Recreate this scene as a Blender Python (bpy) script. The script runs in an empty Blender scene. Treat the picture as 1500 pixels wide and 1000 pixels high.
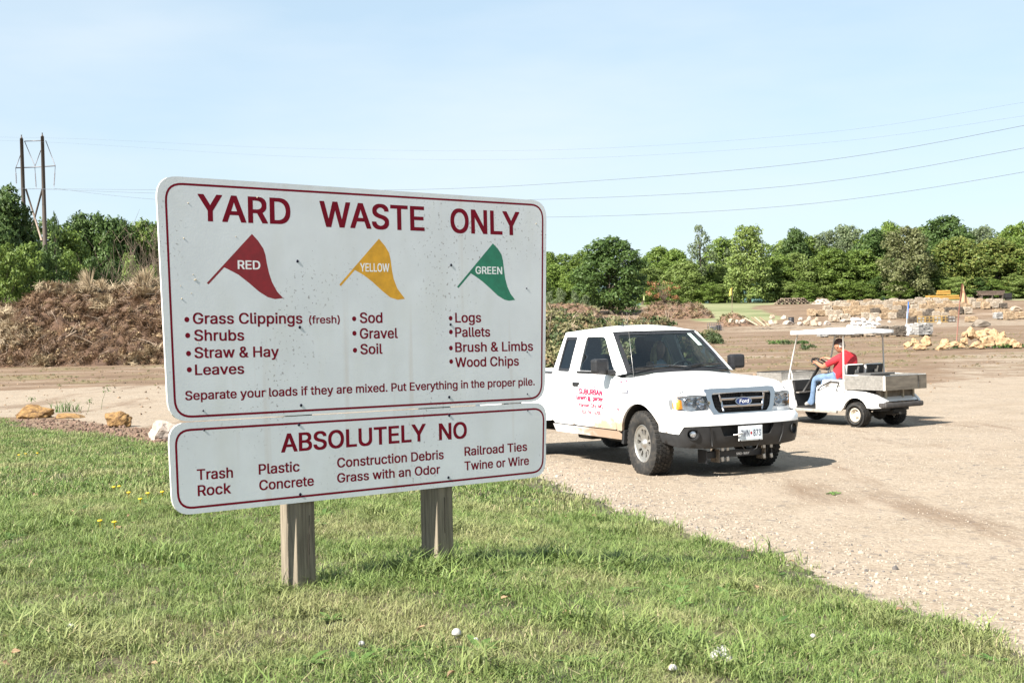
import bpy, bmesh, math, random
import numpy as np
from mathutils import Vector, Matrix, Euler, noise
from mathutils.geometry import delaunay_2d_cdt
R = math.radians
scene = bpy.context.scene
col = scene.collection
rnd = random.Random(7)

# ------------------------------------------------------------------ camera
CAM_Z = 1.738; FOC = 1900.0; PITCH = -0.0129; ROLL = -0.0215
cd = bpy.data.cameras.new('camera'); cam = bpy.data.objects.new('camera', cd); col.objects.link(cam)
cd.sensor_width = 36.0; cd.lens = FOC / 1500 * 36; cd.clip_start = 0.1; cd.clip_end = 6000
cam.matrix_world = Matrix.Translation((0, 0, CAM_Z)) @ Matrix.Rotation(math.pi / 2 + PITCH, 4, 'X') @ Matrix.Rotation(ROLL, 4, 'Z')
scene.camera = cam

# ------------------------------------------------------------------ sun, sky, exposure
SUN_EL = R(43)
SH = Vector((0.726, 0.688, 0)).normalized()            # way the shadows fall on the ground
world = bpy.data.worlds.new('World'); scene.world = world; world.use_nodes = True
wn = world.node_tree; wn.nodes.clear()
sky = wn.nodes.new('ShaderNodeTexSky'); sky.sky_type = 'NISHITA'; sky.sun_disc = False
sky.sun_elevation = SUN_EL; sky.sun_rotation = math.atan2(-SH.x, -SH.y) % (2 * math.pi)
sky.altitude = 300; sky.air_density = 1.0; sky.dust_density = 0.6; sky.ozone_density = 1.2
bg = wn.nodes.new('ShaderNodeBackground'); bg.inputs['Strength'].default_value = 0.052
wo = wn.nodes.new('ShaderNodeOutputWorld')
# thin cirrus veil, brighter low down: mixed over the sky by direction
tc = wn.nodes.new('ShaderNodeTexCoord'); mp = wn.nodes.new('ShaderNodeMapping')
mp.inputs['Scale'].default_value = (1.2, 1.0, 5.0); mp.inputs['Rotation'].default_value = (0, 0.18, 0.3)
nz = wn.nodes.new('ShaderNodeTexNoise'); nz.inputs['Scale'].default_value = 1.7; nz.inputs['Detail'].default_value = 5; nz.inputs['Roughness'].default_value = 0.55
rp = wn.nodes.new('ShaderNodeValToRGB'); rp.color_ramp.elements[0].position = 0.42; rp.color_ramp.elements[1].position = 0.78
rp.color_ramp.elements[0].color = (0, 0, 0, 1); rp.color_ramp.elements[1].color = (0.6, 0.6, 0.6, 1)
hz_ = wn.nodes.new('ShaderNodeMixRGB'); hz_.inputs['Fac'].default_value = .62; hz_.inputs['Color2'].default_value = (4.9, 6.25, 7.2, 1)      # high thin haze evens the blue
mx = wn.nodes.new('ShaderNodeMixRGB'); mx.inputs['Color2'].default_value = (6.1, 6.6, 7.0, 1)
wn.links.new(tc.outputs['Generated'], mp.inputs['Vector']); wn.links.new(mp.outputs['Vector'], nz.inputs['Vector'])
wn.links.new(nz.outputs['Fac'], rp.inputs['Fac']); wn.links.new(rp.outputs['Color'], mx.inputs['Fac'])
wn.links.new(sky.outputs['Color'], hz_.inputs['Color1']); wn.links.new(hz_.outputs['Color'], mx.inputs['Color1']); wn.links.new(mx.outputs['Color'], bg.inputs['Color'])
wn.links.new(bg.outputs['Background'], wo.inputs['Surface'])
sd = bpy.data.lights.new('sun', 'SUN'); sd.energy = 5.0; sd.angle = R(0.53); sd.color = (1.0, 0.95, 0.87)
sun = bpy.data.objects.new('sun', sd); col.objects.link(sun)
ld = Vector((SH.x * math.cos(SUN_EL), SH.y * math.cos(SUN_EL), -math.sin(SUN_EL)))
sun.rotation_euler = ld.to_track_quat('-Z', 'Y').to_euler(); sun.location = (-20, -20, 30)
scene.view_settings.view_transform = 'Standard'; scene.view_settings.look = 'None'
scene.view_settings.gamma = 1; scene.view_settings.use_curve_mapping = False
scene.view_settings.exposure = 1.55
scene.render.engine = 'CYCLES'
scene.cycles.max_bounces = 8; scene.cycles.transparent_max_bounces = 16
scene.cycles.use_denoising = True

# ------------------------------------------------------------------ places
def ray(u, v):
    du, dv = (u - 750) / FOC, (v - 500) / FOC
    c, s = math.cos(-ROLL), math.sin(-ROLL)
    a, b = c * du - s * dv, s * du + c * dv
    ct, st = math.cos(PITCH), math.sin(PITCH)
    return Vector((a, ct + b * st, st - b * ct))
GT_Y = [-60, 16, 22, 40, 60, 80, 100, 140, 190, 215, 240, 270, 300, 400, 3000]
GT_Z = [0, 0, -.11, -.20, -.15, -.03, .14, .20, .40, 1.6, 3.5, 5.0, 5.6, 6.2, 6.2]
EDGE = np.array([(3.9, -8), (3.1, 3), (2.90, 4.8), (2.79, 5.58), (2.60, 6.59), (2.46, 7.2), (2.27, 7.84), (2.08, 8.49), (1.63, 10.0), (1.36, 10.7), (.79, 12.4), (.38, 14.3), (-1.2, 17.2), (-5.56, 20.9), (-7.45, 23.6), (-10.0, 26.3), (-12, 30), (-18, 36), (-45, 46.0)])
def edge_d(x, y):
    """signed distance to the lawn's edge, positive on the grass"""
    x = np.asarray(x, float); y = np.asarray(y, float)
    best = np.full(x.shape, 1e9); sg = np.zeros(x.shape)
    for i in range(len(EDGE) - 1):
        a, b = EDGE[i], EDGE[i + 1]; d = b - a; L2 = d @ d
        t = np.clip(((x - a[0]) * d[0] + (y - a[1]) * d[1]) / L2, 0, 1)
        px, py = a[0] + t * d[0], a[1] + t * d[1]
        dd = np.hypot(x - px, y - py)
        cr = d[0] * (y - a[1]) - d[1] * (x - a[0])
        m = dd < best; best = np.where(m, dd, best); sg = np.where(m, np.sign(cr), sg)
    return best * sg
def hnoise(x, y, s, seed=0):
    return (np.sin(x * s + seed) * np.cos(y * s * 1.3 + seed * 2) + np.sin(x * s * 2.3 + y * s * 1.7 + seed) * .5 + np.sin(y * s * 3.1 - x * s * 2.9 + seed * 3) * .3) / 1.8
def gz(x, y):
    x = np.asarray(x, float); y = np.asarray(y, float)
    z = np.interp(y, GT_Y, GT_Z)
    d = edge_d(x, y)
    t = np.clip(d / 3.0, 0, 1); t = t * t * (3 - 2 * t)
    z = z + t * (.335 + .05 * np.clip((8 - y) / 8, 0, 1)) * np.clip((19 - y) / 9, .04, 1)
    z = z + hnoise(x, y, .35) * .035 * np.clip((d + 30) / 30, .3, 1) * np.clip((y - 24) / 10, 0.0, 1)
    z = z + hnoise(x, y, .9, 2) * .012
    z = z + np.clip((y - 110) / 100, 0, 1) * hnoise(x, y, .03, 1) * .5
    return z
def G(x, y): return float(gz(x, y))
def ground_at(u, v):
    d = ray(u, v); t = 3.0
    for k in range(4000):
        p = d * t; z = CAM_Z + p.z
        if z <= G(p.x, p.y): return Vector((p.x, p.y, G(p.x, p.y)))
        t *= 1.0015
    return d * t
def at(u, v, y):
    d = ray(u, v); p = d * (y / d.y); return Vector((p.x, p.y, p.z + CAM_Z))
def gat(u, y):
    """ground point under image column u at distance y"""
    p = at(u, 470, y); return Vector((p.x, y, G(p.x, y)))

# ------------------------------------------------------------------ materials
MATS = {}
def lin(c): return tuple(c[:3]) + (1,)
DARKER = {.62: 'lawn_soil gravel_stone gravel_stone_dark soil_clod yard_crumb pallet_wood dark_ledge_stone orange_sandstone pale_limestone brown_boulder red_brown_earth log_bark pale_log pale_board yellow_wood yellow_timber brown_boards'.split(),
          .68: 'tan_ledge_stone buff_ledge_stone grey_ledge_stone pale_tan_rock sandstone'.split(),
          .72: 'mulch old_straw brown_litter grey_stick brush_soil wilted_leaves cut_green_leaves tan_leaves rust_leaves dry_twigs bark grass_blade straw_blade weed_leaf dry_leaf weathered_post tanned_skin fair_skin blue_denim blond_hair grey_hair diamond_plate worn_aluminium cream_tube pole_wood snail_shell orange_cloth yellow_cloth mushroom_white white_quartz'.split(),
          .85: ['leaves_' + k for k in ('mid', 'dark', 'light', 'olive', 'rusty', 'grey')] + ['red_cotton', 'cream_steel_rim', 'alloy_rim', 'dandelion_yellow']}
def albedo_of(name, c):
    for k, v in DARKER.items():
        if name in v: return tuple(q * k for q in c)
    return c
def mat(name, color, rough=.6, var=.0, scale=8, color2=None, bump=0, bscale=30, metal=0, spec=.5, coat=0, rand=0, coords='Object', detail=4, lo=.35, hi=.65, stretch=None, trans=0):
    if name in MATS: return MATS[name]
    color = albedo_of(name, color); color2 = albedo_of(name, color2) if color2 else None
    m = bpy.data.materials.new(name); m.use_nodes = True; nt = m.node_tree; b = nt.nodes['Principled BSDF']
    b.inputs['Roughness'].default_value = rough; b.inputs['Metallic'].default_value = metal
    b.inputs['Specular IOR Level'].default_value = spec; b.inputs['Coat Weight'].default_value = coat
    b.inputs['Base Color'].default_value = lin(color)
    tcn = nt.nodes.new('ShaderNodeTexCoord'); vec = tcn.outputs[coords]
    if coords == 'World':
        pass
    if stretch:
        mpn = nt.nodes.new('ShaderNodeMapping'); mpn.inputs['Scale'].default_value = stretch
        nt.links.new(vec, mpn.inputs['Vector']); vec = mpn.outputs['Vector']
    cout = None
    if var or color2:
        n = nt.nodes.new('ShaderNodeTexNoise'); n.inputs['Scale'].default_value = scale; n.inputs['Detail'].default_value = detail
        n.inputs['Roughness'].default_value = .6
        nt.links.new(vec, n.inputs['Vector'])
        r = nt.nodes.new('ShaderNodeMapRange'); r.inputs['From Min'].default_value = lo; r.inputs['From Max'].default_value = hi
        nt.links.new(n.outputs['Fac'], r.inputs['Value'])
        mixn = nt.nodes.new('ShaderNodeMixRGB')
        c2 = color2 or tuple(k * (1 - var) for k in color); c1 = color if color2 else tuple(min(1, k * (1 + var * .6)) for k in color)
        mixn.inputs['Color1'].default_value = lin(c1); mixn.inputs['Color2'].default_value = lin(c2)
        nt.links.new(r.outputs['Result'], mixn.inputs['Fac']); cout = mixn.outputs['Color']
    if rand:
        oi = nt.nodes.new('ShaderNodeObjectInfo'); hs = nt.nodes.new('ShaderNodeHueSaturation')
        mr = nt.nodes.new('ShaderNodeMapRange'); mr.inputs['To Min'].default_value = 1 - rand; mr.inputs['To Max'].default_value = 1 + rand
        nt.links.new(oi.outputs['Random'], mr.inputs['Value']); nt.links.new(mr.outputs['Result'], hs.inputs['Value'])
        if cout is None: hs.inputs['Color'].default_value = lin(color)
        else: nt.links.new(cout, hs.inputs['Color'])
        cout = hs.outputs['Color']
    if cout is not None: nt.links.new(cout, b.inputs['Base Color'])
    if bump:
        n2 = nt.nodes.new('ShaderNodeTexNoise'); n2.inputs['Scale'].default_value = bscale; n2.inputs['Detail'].default_value = 5
        nt.links.new(vec, n2.inputs['Vector'])
        bp = nt.nodes.new('ShaderNodeBump'); bp.inputs['Strength'].default_value = bump; bp.inputs['Distance'].default_value = .02
        nt.links.new(n2.outputs['Fac'], bp.inputs['Height']); nt.links.new(bp.outputs['Normal'], b.inputs['Normal'])
    MATS[name] = m; return m
def leafmat(name, c1, c2, trans=.3, rand=.18):
    """leaf colour varies from leaf to leaf (per island) and from plant to plant"""
    if name in MATS: return MATS[name]
    c1 = albedo_of(name, c1); c2 = albedo_of(name, c2)
    m = bpy.data.materials.new(name); m.use_nodes = True; nt = m.node_tree; b = nt.nodes['Principled BSDF']; out = nt.nodes['Material Output']
    b.inputs['Roughness'].default_value = .55; b.inputs['Specular IOR Level'].default_value = .3
    ge = nt.nodes.new('ShaderNodeNewGeometry'); mixn = nt.nodes.new('ShaderNodeMixRGB')
    mixn.inputs['Color1'].default_value = lin(c1); mixn.inputs['Color2'].default_value = lin(c2)
    nt.links.new(ge.outputs['Random Per Island'], mixn.inputs['Fac'])
    oi = nt.nodes.new('ShaderNodeObjectInfo'); hs = nt.nodes.new('ShaderNodeHueSaturation')
    mr = nt.nodes.new('ShaderNodeMapRange'); mr.inputs['To Min'].default_value = 1 - rand; mr.inputs['To Max'].default_value = 1 + rand
    nt.links.new(oi.outputs['Random'], mr.inputs['Value']); nt.links.new(mr.outputs['Result'], hs.inputs['Value'])
    nt.links.new(mixn.outputs['Color'], hs.inputs['Color']); nt.links.new(hs.outputs['Color'], b.inputs['Base Color'])
    tr = nt.nodes.new('ShaderNodeBsdfTranslucent'); nt.links.new(hs.outputs['Color'], tr.inputs['Color'])
    ms = nt.nodes.new('ShaderNodeMixShader'); ms.inputs['Fac'].default_value = trans
    nt.links.new(b.outputs['BSDF'], ms.inputs[1]); nt.links.new(tr.outputs['BSDF'], ms.inputs[2]); nt.links.new(ms.outputs['Shader'], out.inputs['Surface'])
    MATS[name] = m; return m

# ------------------------------------------------------------------ mesh builder
class MB:
    def __init__(s): s.v = []; s.f = []; s.m = []; s.sm = []
    def add(s, vs, fs, mi=0, smooth=False):
        o = len(s.v); s.v.extend([tuple(p) for p in vs])
        for f in fs: s.f.append(tuple(o + i for i in f)); s.m.append(mi); s.sm.append(smooth)
        return s
    def box(s, c, d, rot=None, mi=0, bev=0):
        c = Vector(c); x, y, z = d[0] / 2, d[1] / 2, d[2] / 2
        M = rot if isinstance(rot, Matrix) else (Euler(rot).to_matrix() if rot else Matrix.Identity(3))
        if bev <= 0:
            vs = [c + M @ Vector((i * x, j * y, k * z)) for i in (-1, 1) for j in (-1, 1) for k in (-1, 1)]
            return s.add(vs, [(0, 1, 3, 2), (4, 6, 7, 5), (0, 4, 5, 1), (2, 3, 7, 6), (0, 2, 6, 4), (1, 5, 7, 3)], mi)
        bm = bmesh.new(); bmesh.ops.create_cube(bm, size=1)
        for v in bm.verts: v.co = Vector((v.co.x * 2 * x, v.co.y * 2 * y, v.co.z * 2 * z))
        bmesh.ops.bevel(bm, geom=bm.edges[:], offset=min(bev, x * .9, y * .9, z * .9), segments=2, profile=.6, affect='EDGES')
        bm.verts.index_update()
        s.add([c + M @ v.co for v in bm.verts], [[v.index for v in f.verts] for f in bm.faces], mi); bm.free(); return s
    def tube(s, pts, r, n=8, mi=0, smooth=True, caps=True):
        pts = [Vector(p) for p in pts]; m = len(pts)
        rs = r if isinstance(r, (list, tuple)) else [r] * m
        vs = []; up = None
        for i, p in enumerate(pts):
            t = (pts[min(i + 1, m - 1)] - pts[max(i - 1, 0)]).normalized()
            if up is None: up = Vector((0, 0, 1)) if abs(t.z) < .9 else Vector((1, 0, 0))
            a = t.cross(up)
            if a.length < 1e-5: a = t.orthogonal()
            a.normalize(); b = t.cross(a).normalized(); up = -b
            for k in range(n):
                g = 2 * math.pi * k / n; vs.append(p + (a * math.cos(g) + b * math.sin(g)) * rs[i])
        fs = [(i * n + k, i * n + (k + 1) % n, (i + 1) * n + (k + 1) % n, (i + 1) * n + k) for i in range(m - 1) for k in range(n)]
        s.add(vs, fs, mi, smooth)
        if caps:
            o = len(s.v) - len(vs)
            s.f.append(tuple(o + k for k in range(n))); s.m.append(mi); s.sm.append(False)
            s.f.append(tuple(o + (m - 1) * n + k for k in reversed(range(n)))); s.m.append(mi); s.sm.append(False)
        return s
    def lathe(s, prof, M, n=24, mi=0, smooth=True, closed=False):
        """profile (radius, height) turned about local z of 4x4 M"""
        k = len(prof); vs = []
        for i in range(n):
            g = 2 * math.pi * i / n
            for (r, h) in prof: vs.append(M @ Vector((r * math.cos(g), r * math.sin(g), h)))
        fs = []
        for i in range(n):
            j = (i + 1) % n
            for q in range(k if closed else k - 1):
                w = (q + 1) % k; fs.append((i * k + q, j * k + q, j * k + w, i * k + w))
        return s.add(vs, fs, mi, smooth)
    def prism(s, poly, fn, d, mi=0):
        """poly in 2D, fn(u, v, t) -> 3D for t 0..d"""
        n = len(poly)
        vs = [fn(u, v, 0) for u, v in poly] + [fn(u, v, d) for u, v in poly]
        tris = mathtess(poly)
        fs = [t for t in tris] + [tuple(n + i for i in reversed(t)) for t in tris]
        fs += [(i, (i + 1) % n, n + (i + 1) % n, n + i)[::-1] for i in range(n)]
        return s.add(vs, fs, mi)
    def join(s, o):
        k = len(s.v); s.v += o.v; s.f += [tuple(k + i for i in f) for f in o.f]; s.m += o.m; s.sm += o.sm; return s
    def mesh(s, name, mats):
        me = bpy.data.meshes.new(name); me.from_pydata(s.v, [], s.f)
        for m_ in (mats if isinstance(mats, (list, tuple)) else [mats]): me.materials.append(m_)
        me.polygons.foreach_set('material_index', s.m); me.polygons.foreach_set('use_smooth', s.sm); me.update(); return me
    def build(s, name, mats, parent=None, fix=False, **k):
        me = s.mesh(name, mats)
        if fix:
            bm = bmesh.new(); bm.from_mesh(me); bmesh.ops.recalc_face_normals(bm, faces=bm.faces); bm.to_mesh(me); bm.free()
        return link(name, me, parent, **k)
from mathutils.geometry import tessellate_polygon
def mathtess(poly): return [tuple(t) for t in tessellate_polygon([[Vector((a, b, 0)) for a, b in poly]])]
def link(name, me, parent=None, label=None, cat=None, group=None, kind=None, loc=None, rz=None):
    o = bpy.data.objects.new(name, me); col.objects.link(o); o.parent = parent
    tag(o, label, cat, group, kind)
    if loc is not None: o.location = loc
    if rz is not None: o.rotation_euler = (0, 0, rz)
    return o
def tag(o, label=None, cat=None, group=None, kind=None):
    if label: o['label'] = label
    if cat: o['category'] = cat
    if group: o['group'] = group
    if kind: o['kind'] = kind
    return o
def empty(name, loc=(0, 0, 0), rz=0, label=None, cat=None, group=None):
    o = bpy.data.objects.new(name, None); col.objects.link(o); o.location = loc; o.rotation_euler = (0, 0, rz)
    o.empty_display_size = .3
    return tag(o, label, cat, group)
def copy_thing(o, loc, rot=None, scale=None, label=None, group=None):
    c = o.copy(); col.objects.link(c); c.location = loc
    if rot is not None: c.rotation_euler = rot
    if scale is not None: c.scale = scale
    if label: c['label'] = label
    if group: c['group'] = group
    for ch in [q for q in o.children]:
        d = ch.copy(); col.objects.link(d); d.parent = c
        for g in [q for q in ch.children]:
            e = g.copy(); col.objects.link(e); e.parent = d
    return c
def pip(x, y, poly):
    c = False; n = len(poly); j = n - 1
    for i in range(n):
        xi, yi = poly[i]; xj, yj = poly[j]
        if (yi > y) != (yj > y) and x < (xj - xi) * (y - yi) / (yj - yi) + xi: c = not c
        j = i
    return c
def resample(poly, sp):
    out = []
    for i in range(len(poly)):
        a = poly[i]; b = poly[(i + 1) % len(poly)]; L = math.hypot(b[0] - a[0], b[1] - a[1]); n = max(1, int(L / sp + .5))
        for k in range(n): out.append((a[0] + (b[0] - a[0]) * k / n, a[1] + (b[1] - a[1]) * k / n))
    return out
def rounded(poly, r, seg=4):
    """round the corners of a 2D polygon; r is a number or a list"""
    out = []; n = len(poly)
    for i in range(n):
        rr = r[i] if isinstance(r, (list, tuple)) else r
        p = Vector(poly[i]); a = Vector(poly[i - 1]) - p; b = Vector(poly[(i + 1) % n]) - p
        if rr <= 0: out.append(tuple(p)); continue
        k = min(rr, a.length * .48, b.length * .48); A = p + a.normalized() * k; B = p + b.normalized() * k
        for j in range(seg + 1):
            t = j / seg; out.append(tuple(A * (1 - t) ** 2 + p * 2 * t * (1 - t) + B * t * t))
    return out
def circle(cx, cy, r, n=20, ry=None): return [(cx + r * math.cos(2 * math.pi * k / n), cy + (ry or r) * math.sin(2 * math.pi * k / n)) for k in range(n)]
def panel(mb, outline, holes, S, sp, hint, fl=.02, mi=0, hole_flange=True, smooth=True):
    """2D outline with holes, tessellated, laid on the surface S(u,v) -> Vector, its rims folded inwards by fl"""
    loops = [resample(outline, sp)] + [resample(h, sp) for h in holes]
    pts = []; edges = []
    for lp in loops:
        o = len(pts); pts += lp; edges += [(o + i, o + (i + 1) % len(lp)) for i in range(len(lp))]
    nb = len(pts)
    xs = [p[0] for p in outline]; ys = [p[1] for p in outline]
    P = np.array(pts)
    x = min(xs) + sp * .5
    while x < max(xs):
        y = min(ys) + sp * .5
        while y < max(ys):
            if pip(x, y, loops[0]) and not any(pip(x, y, h) for h in loops[1:]) and np.min(np.hypot(P[:, 0] - x, P[:, 1] - y)) > sp * .55: pts.append((x, y))
            y += sp
        x += sp
    r = delaunay_2d_cdt([Vector(p) for p in pts], edges, [], 0, 1e-6)
    V = r[0]; tris = []
    for f in r[2]:
        cx = sum(V[i].x for i in f) / len(f); cy = sum(V[i].y for i in f) / len(f)
        if pip(cx, cy, loops[0]) and not any(pip(cx, cy, h) for h in loops[1:]): tris.append(tuple(f))
    W3 = [Vector(S(v.x, v.y)) for v in V]; hint = Vector(hint)
    if tris:
        nn = Vector((0, 0, 0))
        for t in tris: nn += (W3[t[1]] - W3[t[0]]).cross(W3[t[2]] - W3[t[0]])
        if nn.dot(hint) < 0: tris = [t[::-1] for t in tris]
    mb.add(W3, tris, mi, smooth)
    if fl:
        d = -hint.normalized() * fl
        for li, lp in enumerate(loops):
            if li and not hole_flange: continue
            Q = [Vector(S(*p)) for p in lp]; n = len(Q)
            mb.add(Q + [q + d for q in Q], [(i, (i + 1) % n, n + (i + 1) % n, n + i) for i in range(n)], mi, False)
    return mb

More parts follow.
